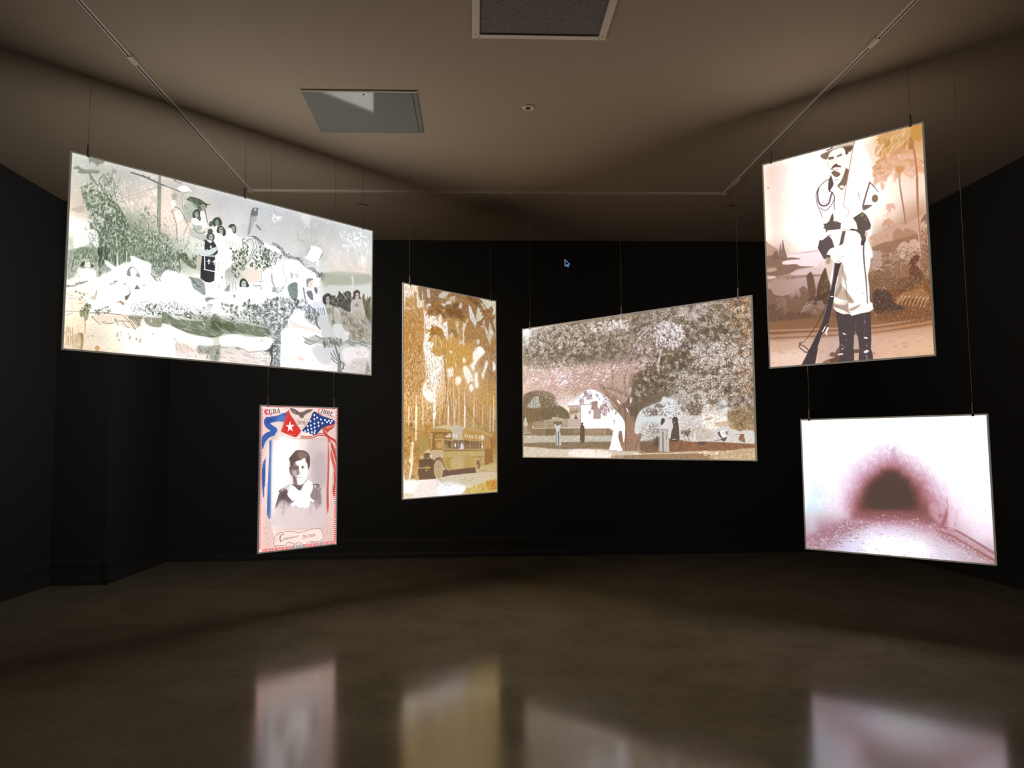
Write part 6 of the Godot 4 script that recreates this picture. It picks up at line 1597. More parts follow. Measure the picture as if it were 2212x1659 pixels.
	c.stroke([78.7,1189,73.9,1256,66,1298], 5.8, 4.8, "a87838", 0.6, 2.9)
	c.blob([142,1122,211,1130,246,1199,200,1250,161,1292,149,1215], "b49858", 0.8, 7.9)
	c.stroke([110,1244,155,1283], 4.4, 3.9, "805a34", 0.8, 1.9)
	c.blob([259,1099,274,1078,315,1060,374,1050,447,1046,520,1049,621,1061,724,1076,817,1089,898,1105,946,1118,953,1137,925,1156,952,1353,857,1369,823,1373,744,1380,751,1421,460,1390,412,1388,387,1318,316,1286,275,1233,269,1173], "c4a46c", 1, 2.1)
	c.blob([268,1095,303,1069,374,1050,471,1047,496,1053,490,1089,374,1090,291,1095], "d8c4a0", 0.9, 4.1)
	c.blob([280,1082,350,1068,428,1076,490,1085,490,1096,362,1094,268,1104], "b88848", 0.8, 4.1)
	c.blob([496,1049,621,1063,621,1147,496,1147], "d0c2b2", 0.8, 4.2)
	c.blob([621,1070,724,1080,850,1096,850,1156,621,1156], "bc9050", 0.75, 5.5)
	c.poly([268,1099,374,1097,490,1098,490,1156,399,1149,387,1149,315,1156,303,1117,274,1108], "8c6434", 0.85, 3.1)
	c.blob([309,1130,339,1116,386,1116,399,1147,315,1151], "b48c50", 0.85, 3.1)
	c.poly([286,1117,309,1117,316,1234,281,1233], "8a6238", 0.85, 2.5)
	c.poly([312,1164,381,1156,387,1235,316,1236], "a87c40", 0.85, 2.5)
	c.blob([327,1182,375,1178,381,1217,339,1221], "cca868", 0.85, 4.1)
	c.stroke([387,1160,402,1191,402,1230], 5.1, 5.1, "d8bc80", 0.85, 2.1)
	c.poly([399,1156,490,1167,621,1165,790,1170,850,1175,850,1235,399,1233], "8a6c4c", 0.95, 2.1)
	c.poly([496,1160,621,1160,621,1233,496,1231], "84705c", 0.8, 2.6)
	c.poly([621,1156,685,1170,685,1192,628,1201], "7c5c3c", 0.8, 2.7)
	c.poly([399,1195,490,1196,490,1227,399,1228], "a48a5c", 0.7, 2.6)
	c.line([405,1156,405,1233], 3.6, 3.6, "dcc694", 0.9, 1)
	c.line([493,1156,493,1233], 3.7, 3.7, "dcc694", 0.9, 1)
	c.line([558,1156,558,1234], 3.7, 3.7, "dcc694", 0.9, 1.1)
	c.line([621,1156,621,1235], 3.7, 3.7, "dcc694", 0.9, 1.1)
	c.line([689,1156,689,1236], 3.8, 3.8, "dcc694", 0.9, 1.1)
	c.line([800,1156,800,1237], 3.9, 3.9, "dcc694", 0.9, 1.1)
	c.line([850,1156,850,1237], 3.9, 3.9, "dcc694", 0.9, 1.1)
	c.line([399,1230,850,1236], 4.8, 4.8, "dcc492", 0.9, 1.1)
	c.line([399,1197,850,1202], 2.1, 2.1, "bca678", 0.7, 1.1)
	c.line([628,1208,800,1210], 1.6, 1.6, "b89c70", 0.55, 0.5)
	c.line([628,1216,800,1219], 1.6, 1.6, "b89c70", 0.55, 0.5)
	c.line([628,1224,800,1227], 1.6, 1.6, "b89c70", 0.55, 0.5)
	c.ell(524, 1200, 15.2, 9.9, 89.4, "f0e8e4", 0.9, 2.1)
	c.blob([577,1219,590,1187,602,1183,615,1201,615,1232,571,1230], "e4dcdc", 0.9, 2.7)
	c.ell(831, 1216, 16.7, 12, 89.6, "f4e0cc", 0.9, 2.8)
	c.ell(829, 1188, 9.4, 8.3, -179, "f4dca8", 0.9, 2.2)
	c.blob([447,1173,472,1173,478,1213,453,1218], "6e5230", 0.7, 4.2)
	c.blob([411,1134,447,1116,471,1107,481,1138,441,1142], "e4d4bc", 0.85, 5.2)
	c.text("O", 524, 1125, 27.7, 43.5, 8, "f4ece4", 0.9, "Droid Sans", 0, 700)
	c.text("SUO", 676, 1131, 25.5, 96.8, 8, "f4ead8", 0.9, "Droid Sans", 0, 700)
	c.text("CCIO", 817, 1142, 26.8, 147, 7, "f6ecd8", 0.9, "Droid Sans", 0, 700)
	c.ell(834, 1137, 24.1, 20.4, 180, "f8f0dc", 0.6, 5.6)
	c.line([304,1156,399,1150], 3.1, 3.1, "dcc48c", 0.8, 1.5)
	c.poly([393,1243,850,1242,850,1295,393,1296], "c4a870", 0.9, 2.7)
	c.poly([393,1232,850,1237,850,1249,393,1248], "9a7444", 0.8, 2.7)
	c.line([393,1298,596,1300,850,1293], 3.7, 3.7, "8a6838", 0.85, 1.6)
	c.poly([396,1302,777,1298,744,1380,466,1388,424,1349], "c2a364", 0.9, 3.2)
	c.blob([412,1318,466,1310,466,1381,424,1353], "b49044", 0.7, 7.2)
	c.blob([490,1298,622,1296,622,1381,491,1382], "cdb68a", 0.6, 10.5)
	c.blob([622,1291,699,1297,692,1378,622,1381], "b89858", 0.55, 10.8)
	c.stroke([503,1347,596,1318,686,1301], 3.2, 2.1, "e0cc9c", 0.6, 2.1)
	c.stroke([698,1270,744,1273], 4.4, 3.3, "e4d09c", 0.7, 2.2)
	c.stroke([764,1312,803,1299,810,1336,817,1368], 6.6, 6.6, "8c6c44", 0.7, 2.8)
	c.poly([850,1114,925,1123,938,1231,850,1230], "b88450", 0.8, 4.5)
	c.poly([857,1230,945,1231,952,1344,857,1365], "95683c", 0.85, 4.5)
	c.stroke([932,1137,942,1222,952,1344], 7.9, 7.9, "7c5632", 0.7, 3.4)
	c.line([621,1070,817,1089,939,1118], 5, 5, "d8bc84", 0.8, 1.7)
	c.blob([200,1258,223,1237,269,1240,339,1238,387,1243,390,1296,352,1295,316,1316,293,1346,270,1328,269,1294], "cdb692", 0.95, 2.5)
	c.blob([223,1241,246,1229,269,1242,252,1255], "d8c69c", 0.85, 2.5)
	c.poly([200,1258,263,1259,269,1294,258,1319,201,1314], "7c5c48", 0.95, 2.5)
	c.stroke([200,1254,200,1292], 3.9, 3.9, "d8c08c", 0.85, 1.5)
	c.stroke([200,1254,263,1257], 3, 3, "d8c08c", 0.8, 1.5)
	c.ell(175, 1288, 19.3, 15.3, -176, "d8c090", 0.85, 2.9)
	c.ell(269, 1281, 15.6, 15, 68.8, "e0d0ac", 0.9, 2.5)
	c.stroke([229,1297,252,1298], 5, 4.5, "e4d8c4", 0.9, 1.5)
	c.poly([155,1304,281,1302,316,1320,305,1363,305,1415,323,1454,151,1456,139,1393,147,1359], "70543f", 0.95, 4)
	c.blob([201,1360,235,1349,270,1367,247,1383,213,1378], "a47c40", 0.8, 4)
	c.stroke([133,1369,190,1367,258,1366], 7.9, 5.9, "d8be90", 0.9, 2)
	c.ell(224, 1389, 9.2, 5.1, -177, "c8ac74", 0.85, 2)
	c.poly([388,1387,460,1392,744,1378,764,1422,473,1434,382,1444], "735646", 0.95, 3.1)
	c.stroke([472,1399,597,1391,725,1384], 3.2, 3.2, "8a6c58", 0.6, 2.1)
	c.stroke([293,1350,316,1312,358,1295,393,1318,406,1353,430,1384,460,1394], 13.3, 6.1, "765842", 0.9, 2.5)
	c.stroke([393,1305,412,1349,436,1384,460,1396], 4.1, 3.6, "dcc898", 0.9, 1.5)
	c.ell(346, 1386, 71.8, 48.3, 84.2, "ccb28c", 1, 2)
	c.ell(346, 1388, 60.9, 37.7, 84.8, "bb9c74", 0.9, 2.5)
	c.ell(347, 1386, 48.7, 28.3, 85.2, "cbb08a", 0.9, 3)
	c.ell(352, 1386, 20.8, 11.8, 88.7, "b4987a", 0.9, 2.5)
	c.ell(346, 1356, 7.2, 6.9, -152, "8c7458", 0.8, 1.5)
	c.ell(355, 1419, 6.1, 5.9, 60.8, "8c7458", 0.8, 1.5)
	c.ell(333, 1394, 6.1, 4.7, 86.4, "a08468", 0.7, 1.5)
	c.ell(353, 1389, 10.4, 5.9, 88.7, "d8c4a0", 0.9, 1.5)
	c.ell(777, 1363, 62.1, 35.4, 83.9, "c8ae80", 1, 2.2)
	c.ell(781, 1358, 41.4, 22.3, 84.2, "8a6c4c", 0.9, 2.7)
	c.ell(770, 1372, 20.1, 9.2, 89.6, "b89c70", 0.9, 2.7)
	c.ell(777, 1408, 22.4, 18.3, -175, "d0b88c", 0.9, 2.7)
	c.poly([823,1373,986,1363,986,1429,803,1418], "cbb488", 0.85, 5.6)
	c.stroke([797,1409,857,1408,993,1429], 5.6, 3.4, "a08454", 0.7, 2.2)
	c.blob([317,1459,382,1446,473,1436,764,1424,993,1429,993,1518,725,1520,353,1512,317,1489], "d8c8ac", 0.9, 7.4)
	c.blob([10.4,1455,151,1458,323,1461,388,1487,473,1491,597,1532,622,1587,3.7,1582,2.5,1475], "f4ece6", 0.9, 10)
	c.blob([7.7,1459,140,1464,96,1542,9,1574], "fffdf6", 0.9, 14.3)
	c.blob([365,1491,597,1501,622,1582,353,1581], "f6f6fa", 0.8, 15.5)
	c.dabs([323,1446,790,1432,790,1514,353,1512], 70, 31.6, 4.7, -15, 10, "c4b090 e8dcc8 b49c78", 0.5, 0.5)
	c.blob([616,1569,660,1540,751,1526,883,1490,993,1490,993,1583,622,1582], "d6b868", 0.85, 9.9)
	c.dabs([616,1546,790,1514,993,1467,993,1579,616,1578], 150, 22, 8.8, 50, 150, "c09848 e4cc88 a88038 f0e0b0 d0ac58", 0.6, 0.5)
	c.blob([883,1509,938,1492,993,1485,993,1560,910,1565,877,1541], "c08438", 0.8, 9)
	c.dabs([877,1499,993,1485,993,1569,883,1559], 60, 20.3, 11.3, 0, 180, "a06a2c d89c50 e0b060", 0.6, 0.5)
	c.dabs([597,1443,993,1434,993,1476,660,1490], 50, 27.6, 3.9, -15, 10, "b89c68 dcc89c", 0.5, 0.5)
	c.blob([8.7,1545,85.1,1554,79.8,1574,9.1,1580], "ecd8b0", 0.7, 5.7)
	c.mottle(40, 0.6, 0.04, "ffe0b0")
	c.mottle(150, 0.5, 0.04, "ffe0b0")
	c.grain(0.03)
	c.soften(1.8)
	return c


func paint_tree() -> Canvas:
	var c := Canvas.new(1300, 0.5177, Color.html("ffffff"), 44)
	c.wash([
		"dcdcd8 b4a090 9c8878 94806c a08c80 a49080 988068 a4825c",
		"c4c0b4 a08c74 948068 947e68 a08c80 907c6c 8c7660 9c7454",
		"b4a48c 94806a 8c7660 907a68 b49c94 80705f 8a7868 94704e",
		"c8b4a0 a08a74 907c68 a48c7c a48878 786858 988888 a87c5e",
		"e4c8b8 dcb8ac c4a898 b89c90 8c7460 746455 a08c80 a07a5c",
		"dcbcac d8b4a4 ccac9c b4907e 80684f 80705f a4907c 98785c",
		"c0a890 ecdcd4 f4ece8 a88c7c 8c7a6a b4aca4 b8a898 947658",
		"a08a70 e0d0c4 fcfafa a08470 a89c92 dcdcd8 e8dccc b09878",
		"9c886e b8a48e e8dcd4 ac8c78 b4a090 b09c8c dcc8b0 c0a27c",
		"b09c82 a08a74 d0b8a8 a07c64 9c7c68 94705a a07a58 b08c64",
		"d8c8b0 e0d0bc f0e4dc c4a08c a8886c a88064 b08c6c ccaa80",
	])
	c.blob([-3.2,1.9,50,2.9,59.1,24.5,46.6,46.1,31,67.5,-3.6,82.9], "e4e6e6", 0.9, 5.9)
	c.ell(28.2, 16.7, 19, 15.8, -161, "ffffff", 0.8, 7)
	c.blob([56.1,10.4,159,7.7,301,1.5,498,1,573,-0.2,571,96.5,531,162,406,156,326,163,215,165,67.3,166,-0.7,129,9,88.5,43.5,50.4], "8c7660", 0.75, 6.4, [30, 1.2, -0.3, 2])
	c.blob([170,75.7,272,76.5,407,89.1,508,98.6,507,152,353,152,215,154,128,126,122,89.3], "7f6b56", 0.75, 9.7)
	c.ell(307, 138, 54.7, 12.8, -175, "7c6751", 0.8, 5.8)
	c.dabs([9,88.5,56,28.7,170,9,301,1.5,573,-0.2,571,96.5,531,162,379,158,215,165,67.3,166], 1500, 4.9, 1.7, 0, 180, "b09a84 70604c d0bca8 8c7862 e4d4c4 7a6650 a08c74", 0.55, 0.5)
	c.dabs([68.3,25.4,170,9,328,8.8,327,103,128,94.3], 330, 6.5, 2, -60, 60, "e8dcd0 d8c8b4 f8f0e8 5e5040", 0.6, 0.5)
	c.dabs([328,8.8,573,1.8,572,52.2,328,51.7], 260, 6.9, 1.4, 70, 110, "d8c8b8 b8a490 66563f f4e8dc", 0.55, 0.5)
	c.dabs([50,5.2,164,6.1,164,30.7,62.2,29.3], 120, 5.7, 4.2, 0, 180, "fbeef2 ffffff e8d8dc b8a498", 0.75, 0.5)
	c.dabs([164,3.9,225,3.9,225,28.1,170,26.8], 40, 6.1, 4, 0, 180, "f0e8ec dce0e4 8c7c70", 0.7, 0.5)
	c.dabs([234,7.1,312,15.6,317,37.7,245,30.2], 60, 4.9, 3.4, 0, 180, "e8e8e0 c8c8bc 70644e", 0.7, 0.5)
	c.stroke([312,2.7,325,21.4,328,43.1], 3.9, 3.4, "e8d0c4", 0.6, 1.9)
	c.dabs([407,47.2,522,38.7,531,56,519,62.9,407,59.8], 150, 5.9, 3.2, -20, 20, "ffffff f8eef0 f4e4e4 dccac4", 0.8, 0.5)
	c.blob([489,43.4,497,33.9,504,49.1,524,45.1,519,60.9,491,58], "ffffff", 0.8, 2.3)
	c.stroke([402,63.4,423,58.2,484,63.4], 2.3, 1.9, "ecdcd4", 0.8, 1.4)
	c.stroke([493,-26.4,497,11.3,504,32.7], 2.7, 2, "c0aea4", 0.7, 1.1)
	c.stroke([408,-1.2,434,6,460,9], 1.6, 1.2, "d8c8b8", 0.7, 0.9)
	c.blob([253,72.4,272,65.6,281,68.6,269,76.2,255,77.1], "fbf6ea", 0.95, 1.5)
	c.stroke([170,84.6,210,90.4,238,84.2,272,83], 3, 3, "dcd4bc", 0.75, 1.5)
	c.dabs([210,70.6,272,67.8,278,89.9,210,88.2], 40, 6, 2.5, -40, 0, "e8e4d4 f8f8ec a09478", 0.7, 0.5)
	c.ell(313, 86.8, 8.8, 8, 62.7, "d8e4ea", 0.95, 1.9)
	c.ell(307, 69, 9.3, 4.7, -173, "e0dce0", 0.8, 1.9)
	c.ell(274, 116, 11.1, 7.3, -172, "c8c0b4", 0.7, 2.9)
	c.blob([135,34.4,155,36.5,155,45.4,138,43.6], "c4ccd0", 0.8, 2.1)
	c.blob([80.2,67.5,105,60.7,110,74.7,98.3,87.2,83.2,83.6], "c8c6c0", 0.7, 4.2)
	c.stroke([245,38.9,267,52.1,289,69.4], 2.2, 1.7, "70604e", 0.7, 1)
	c.stroke([269,137,299,152,353,156,390,154], 1.9, 1.4, "c4b09a", 0.6, 1.2)
	c.stroke([315,175,334,176], 3.4, 2.4, "fbf4f4", 0.9, 1.4)
	c.dabs([209,158,243,159,337,170,336,180,243,178], 60, 5.9, 2.4, -20, 10, "f8eef0 e8d4d0", 0.7, 0.5)
	c.dabs([-0.5,97,104,96.7,104,169,-0.9,166], 170, 7.9, 1.9, -60, 0, "d8ccb8 b8a890 8c7c66 e8e0d4", 0.6, 0.5)
	c.blob([-3.2,4.2,50,5.2,170,9,301,1.5,573,-0.2,571,96.5,531,162,406,156,326,163,215,165,67.3,166,-0.8,143], "5c4c3a", 0.55, 7.3, [150, 1.3, 0.12, 5])
	c.blob([-3.2,4.2,50,5.2,170,9,301,1.5,573,-0.2,571,96.5,531,162,406,156,326,163,215,165,67.3,166,-0.8,143], "d8c8b4", 0.6, 7.3, [190, 1.4, 0.22, 6])
	c.blob([-3.2,4.2,50,5.2,170,9,301,1.5,573,-0.2,571,96.5,531,162,406,156,326,163,215,165,67.3,166,-0.8,143], "f0e8e0", 0.6, 7.3, [120, 1.2, 0.42, 7])
	c.blob([328,8.8,573,1.8,572,52.2,327,56], "ccb8a4", 0.6, 4.6, [210, 0.35, 0.2, 5])
	c.blob([-4,170,67.3,168,186,170,326,171,507,164,569,167,567,256,-4.3,225], "d0aca0", 0.6, 6.3)
	c.dabs([-4,166,186,174,242,238,-4.3,225], 320, 7.8, 3.6, -60, 10, "fff0ea f4d8ca d8a898 ffffff ecc4b4", 0.65, 0.5)
	c.dabs([168,188,257,190,265,240,174,235], 120, 8.5, 5.5, -70, 0, "ffffff fcf4fa e0c4cc", 0.85, 0.5)
	c.dabs([257,170,507,168,517,253,256,239], 240, 4.2, 2.3, -40, 20, "f0d8d0 e4c0b4 b88f80 fcf0ec", 0.5, 0.5)
	c.dabs([482,166,569,167,568,221,506,204], 200, 3.5, 2.2, 0, 180, "f0dcec e4cad8 fff4fc c0a09c", 0.65, 0.5)
	c.dabs([379,158,494,163,481,184,379,181], 140, 3.7, 2.3, 0, 180, "ead4d8 dcbfc0 f8e8ec", 0.6, 0.5)
	c.stroke([127,217,163,197,186,183,203,164], 3, 2.3, "f4e8dc", 0.85, 1.3)
	c.stroke([446,182,451,217,453,250], 2.7, 2.1, "e0c8b8", 0.75, 1.4)
	c.stroke([397,212,415,227,414,248], 6, 6, "ecd0d0", 0.75, 1.9)
	c.stroke([516,201,518,233], 5.8, 3.1, "d8bcb4", 0.7, 1.8)
	c.stroke([530,206,544,255], 3.1, 3.5, "94765f", 0.7, 1.8)
	c.blob([-4,170,67.3,168,186,170,326,171,507,164,569,167,567,256,-4.3,225], "fff4ee", 0.6, 6.3, [130, 1.2, 0.25, 5])
	c.blob([-4,170,67.3,168,186,170,326,171,507,164,569,167,567,256,-4.3,225], "b88c7c", 0.45, 6.3, [170, 1.2, 0.2, 5])
	c.blob([553,-3.7,672,-3.2,806,-1.8,1002,-3.9,1000,280,711,264,666,234,658,194,683,117,671,56.5,624,43.3,551,76.2], "7c6a58", 0.7, 5.4, [26, 1, -0.35, 2])
	c.blob([919,1.5,1002,-2,1001,280,922,276,940,196,966,125,917,68.5], "a0724a", 0.55, 11.4)
	c.blob([683,113,777,118,788,165,739,212,680,216,666,262,572,256,606,203,653,218,664,145], "76654f", 0.8, 5.1)
	c.ell(772, 135, 21.1, 19.6, 128, "6c5a50", 0.8, 6.1)
	c.ell(726, 197, 29, 17.4, -174, "695a52", 0.8, 8.3)
	c.ell(856, 115, 35.5, 20.6, -172, "70624e", 0.7, 9.9)
	c.ell(870, 247, 22.6, 14.9, -175, "6e5c4e", 0.7, 7.8)
	c.ell(644, 21.4, 26.2, 13.8, -164, "716253", 0.7, 8.7)
	c.dabs([597,3.6,672,-3.2,806,0.1,919,1.5,968,89,946,142,844,142,772,118,760,74.1,666,48], 900, 4.9, 1.6, 0, 180, "b8a898 5c4e40 d4c4b4 8c7a68 e8dcd0 746450", 0.6, 0.5)
	c.dabs([911,0.5,1002,-0.2,1000,280,932,276,956,143], 600, 4.9, 1.7, 30, 150, "dcb890 8a5a34 f4dcbc a87044 c89868 704828", 0.6, 0.5)
	c.dabs([717,18.2,844,-0.7,852,19.4,815,45.5,774,52.3], 180, 4.5, 2, 0, 180, "f4e8ec e0d0d4 ffffff c0aeac", 0.7, 0.5)
	c.dabs([704,4.8,869,21.5,908,75,867,85.5,761,58.6], 300, 5.2, 1.8, -60, 60, "d8c8b0 f0e4d4 645444 b8a488", 0.55, 0.5)
	c.dabs([780,138,865,138,914,150,896,200,822,195], 420, 3.9, 2.2, -70, 40, "ecdce0 d0c0c4 8c7c78 fff8fa b09c98", 0.7, 0.5)
	c.dabs([865,146,934,148,1001,140,998,219,884,207], 420, 3.4, 2.3, 0, 180, "e8c4b0 fce4d4 b07c5c d4a488 986448", 0.65, 0.5)
	c.dabs([772,145,831,150,842,204,788,192], 130, 5.2, 1.8, -70, -30, "e0e4e4 c4c8c8 786c62", 0.7, 0.5)
	c.dabs([699,209,756,221,756,240,707,241], 80, 4.6, 2.5, -30, 30, "c8d0d0 e4e8e8 70645a", 0.7, 0.5)
	c.dabs([765,225,862,231,926,276,764,267], 330, 3.6, 2.6, 0, 180, "f0dcc8 d8bfa4 6c5840 b89a7c fff0e0", 0.65, 0.5)
	c.dabs([698,232,769,237,768,267,697,263], 130, 3.7, 2.1, 0, 180, "a8a49c d0c8bc 645a4c", 0.6, 0.5)
	c.dabs([654,-1.5,686,6.5,690,30.8,672,24.7], 22, 5.6, 3.9, 0, 180, "c8d8d4 e0ece8", 0.8, 0.5)
	c.blob([659,55.2,678,43.4,703,52.1,707,72.3,738,79.5,738,99,706,91.9,666,79.8], "f8f2fa", 0.75, 4.7)
	c.dabs([657,47,703,44.2,738,71.7,760,93.4,755,110,706,91.9,661,75.4], 240, 4.2, 2.7, 0, 180, "ffffff f4ecf8 d0c0c8 94847c", 0.75, 0.5)
	c.dabs([693,98.4,744,99.6,745,139,701,139], 140, 3.3, 2.1, 70, 110, "f0c8c8 d8a8a4 fcdcdc a87c70", 0.65, 0.5)
	c.dabs([566,65.5,656,78.9,664,151,564,143], 300, 4.8, 1.5, 75, 105, "e8d4d4 a88c80 f4e4e4 806c5c", 0.65, 0.5)
	c.dabs([618,103,660,107,659,151,622,148], 60, 4.3, 1.9, 70, 110, "c88c74 dca894", 0.6, 0.5)
	c.dabs([549,166,641,149,644,181,611,199,549,194], 220, 3.5, 2.4, 0, 180, "ecd4d8 d8bcbc fff0f4 c0a49c", 0.65, 0.5)
	c.blob([597,3.6,672,-3.2,806,0.1,919,1.5,1002,-2,1001,280,697,263,708,217,757,201,789,146,772,118,760,74.1,666,48], "4c4034", 0.6, 6.1, [150, 1.1, 0.08, 5])
	c.blob([597,3.6,672,-3.2,806,0.1,919,1.5,1002,-2,1001,280,697,263,708,217,757,201,789,146,772,118,760,74.1,666,48], "e4d4c4", 0.65, 6.1, [200, 1.2, 0.2, 6])
	c.blob([597,3.6,672,-3.2,806,0.1,919,1.5,1002,-2,1001,280,697,263,708,217,757,201,789,146,772,118,760,74.1,666,48], "fbf2ea", 0.65, 6.1, [130, 1.1, 0.4, 7])
	c.blob([931,3.1,1002,-0.2,1000,280,942,277,962,143], "e0a878", 0.45, 9.4, [140, 1, 0.1, 5])
	c.blob([759,136,865,138,934,148,1001,140,998,219,884,207,822,199], "f4e4e2", 0.6, 9.7, [170, 0.9, 0.1, 5])
	c.blob([717,18.2,844,-0.7,852,19.4,815,45.5,774,52.3], "f4e8f0", 0.6, 6.1, [180, 1, 0.08, 5])
	c.blob([566,65.5,624,55.4,675,64.9,702,91.4,751,100,750,143,664,151,550,142,551,105], "ecd8d8", 0.6, 6.5, [170, 0.4, 0.1, 5])
	c.blob([566,65.5,624,55.4,675,64.9,702,91.4,751,100,750,143,664,151,550,142,551,105], "6c5648", 0.6, 6.5, [140, 0.45, 0.15, 5])
	c.blob([662,43.5,703,40.3,743,72.2,764,97.7,715,96.7,666,79.8], "ffffff", 0.7, 6.3, [110, 1, 0.05, 5])
	c.ell(875, 101, 47.6, 29.9, -171, "6a5c4a", 0.45, 11.8)
	c.ell(772, 141, 22, 21, -158, "62524a", 0.6, 10.2)
	c.ell(728, 195, 37.9, 23.2, -174, "62554c", 0.6, 12.5)
	c.blob([668,148,758,159,748,189,690,216,675,247,572,256,606,219,658,202], "74624c", 0.6, 8.5)
	c.stroke([550,109,580,83.2,614,58.4], 2.7, 2.2, "ead8c8", 0.85, 1.1)
	c.stroke([615,52.4,624,67.5,635,86.7], 1.7, 1.3, "e4d0bc", 0.75, 0.9)
	c.stroke([624,51.4,643,53.4,652,64.4], 1.5, 1.3, "dcc8b8", 0.7, 0.9)
	c.stroke([674,112,666,136,659,159,654,184], 5.6, 5.1, "d8c0c8", 0.8, 1.9)
	c.stroke([654,170,649,194,643,219], 7.3, 5.6, "f0e0ec", 0.85, 1.9)
	c.stroke([653,222,645,235,639,244], 2.6, 1.9, "ecdccc", 0.85, 1.1)
	c.stroke([614,195,630,208,643,221], 2.2, 1.7, "d0b8ac", 0.75, 1.1)
	c.stroke([562,242,582,237,596,226], 2, 2, "dcc8b4", 0.8, 1.1)
	c.blob([570,228,597,206,616,197,627,208,611,217,587,225], "7c6854", 0.8, 2.6)
	c.stroke([549,199,597,199], 1.8, 1.3, "a08470", 0.6, 1.1)
	c.dabs([867,134,878,132,891,155,881,158,867,148], 40, 4.7, 3.1, 0, 180, "ffffff f4f0f4", 0.85, 0.5)
	c.stroke([958,27.1,950,33.5,938,39.4], 3.1, 1.5, "fbecd4", 0.85, 0.8)
	c.stroke([960,29.2,960,40.3,959,51.2], 3, 1.5, "fbecd4", 0.85, 0.8)
	c.stroke([966,29.9,975,44,980,53.8], 3, 1.5, "fbecd4", 0.85, 0.8)
	c.stroke([970,26.7,979,33.5], 3, 1.5, "fbecd4", 0.85, 0.8)
	c.stroke([934,31.5,932,38.6], 3.1, 1.5, "fbecd4", 0.85, 0.8)
	c.stroke([979,216,988,225,993,235], 2.4, 1.3, "f0e4d8", 0.8, 0.7)
	c.stroke([983,214,994,220], 2.4, 1.3, "f0e4d8", 0.8, 0.7)
	c.stroke([977,219,982,234], 2.4, 1.3, "f0e4d8", 0.8, 0.7)
	c.stroke([955,216,959,225], 2.5, 1.3, "f0e4d8", 0.8, 0.8)
	c.stroke([856,88.1,864,96.5], 2.6, 1.8, "f0e4d4", 0.85, 0.8)
	c.stroke([884,53.5,886,65], 2.6, 1.8, "f0e4d4", 0.85, 0.8)
	c.stroke([854,103,855,111], 2.6, 1.8, "f0e4d4", 0.85, 0.8)
	c.stroke([862,100,866,112], 2.6, 1.8, "f0e4d4", 0.85, 0.8)
	c.stroke([889,239,907,241], 2.5, 1.7, "f0e4d4", 0.85, 0.8)
	c.stroke([976,75.2,969,92.8,967,99.9], 2.5, 1.7, "f0e4d4", 0.85, 0.8)
	c.dabs([972,257,993,262,992,279,973,278], 30, 11.2, 1.5, 50, 80, "dcd8d4 c0b4a8", 0.6, 0.5)
	c.dabs([-1.6,187,264,204,263,267,180,305,140,261,1.1,254], 420, 5.5, 3.2, -40, 20, "fff0e8 f0d4c8 d4a898 ffffff c49484", 0.6, 0.5)
	c.blob([141,196,181,207,180,241,157,253,141,231], "d8a898", 0.5, 6.4)
	c.stroke([135,215,152,203,164,193], 3, 2.5, "fff4e8", 0.85, 1.2)
	c.dabs([169,198,264,204,263,250,175,250], 90, 9.7, 6.3, -70, 0, "ffffff fcf4fa dcc0c8 b490a0", 0.8, 0.5)
	c.blob([264,204,530,221,528,319,467,336,431,311,394,279,343,262,303,269,263,284], "c4a292", 0.7, 6.8)
	c.dabs([264,204,530,221,528,315,443,311,368,268,263,284], 300, 3.6, 2.3, -30, 30, "d8bcae b08c7c e8d0c4 f4e4dc", 0.45, 0.5)
	c.blob([1,281,19.4,262,52.5,255,82.2,254,117,258,152,268,177,288,168,309,196,319,224,332,243,350,245,371,218,374,179,369,116,374,63.6,377,0.5,376], "7e6a50", 0.92, 4.5)
	c.dabs([1,281,82.2,254,152,266,177,293,179,318,140,325,63.9,323], 260, 4.5, 2.3, 0, 180, "5f4e38 a08c70 d8c8b4 7a664c e8dccc", 0.6, 0.5)
	c.blob([22.1,319,43.3,294,58.3,279,85,276,87.7,298,93.4,322], "d0d0c8", 0.9, 3.1)
	c.dabs([28.1,317,58.3,279,84.9,278,93.4,320], 40, 4.6, 2.5, 0, 180, "f0f0ec a8a090 8c806c", 0.6, 0.5)
	c.dabs([163,301,213,298,179,327,157,326], 60, 6.4, 2.4, -50, -20, "f0e4dc c8b4a4 5c4a38", 0.7, 0.5)
	c.poly([-0.7,321,96.3,324,96.1,354,116,374,33.8,377,0.5,374], "94795a", 0.7, 3.6)
	c.blob([21.9,344,51.9,349,51.5,401,24.6,401], "9c7848", 0.3, 5.1)
	c.blob([1,281,19.4,262,52.5,255,117,258,177,288,196,319,243,350,245,371,179,369,63.6,377,0.5,376], "52442f", 0.5, 4, [120, 1.2, 0.1, 4])
	c.blob([1,281,19.4,262,52.5,255,117,258,177,288,179,327,63.9,327,0.8,321], "c8b49c", 0.55, 4.1, [130, 1.2, 0.25, 5])
	c.blob([243,320,251,304,289,293,316,269,337,264,368,266,399,279,429,301,453,336,481,360,500,384,505,408,501,451,496,460,490,423,475,421,441,415,427,411,314,409,301,392,300,322], "ffffff", 1, 2)
	c.poly([235,320,297,319,297,326,235,326], "b8948a", 0.8, 1.4)
	c.poly([243,327,297,327,299,372,245,371], "b89a80", 0.85, 2.4)
	c.poly([248,348,297,349,298,372,248,371], "e4d4c4", 0.8, 2.8)
	c.blob([251,342,283,338,286,349,251,354], "9c805f", 0.7, 2.4)
	c.poly([361,333,395,334,395,375,360,374], "bca09c", 0.95, 0.9)
	c.line([363,335,363,373], 0.9, 0.9, "a4857c", 0.6, 0.2)
	c.line([367,335,367,373], 0.9, 0.9, "a4857c", 0.6, 0.2)
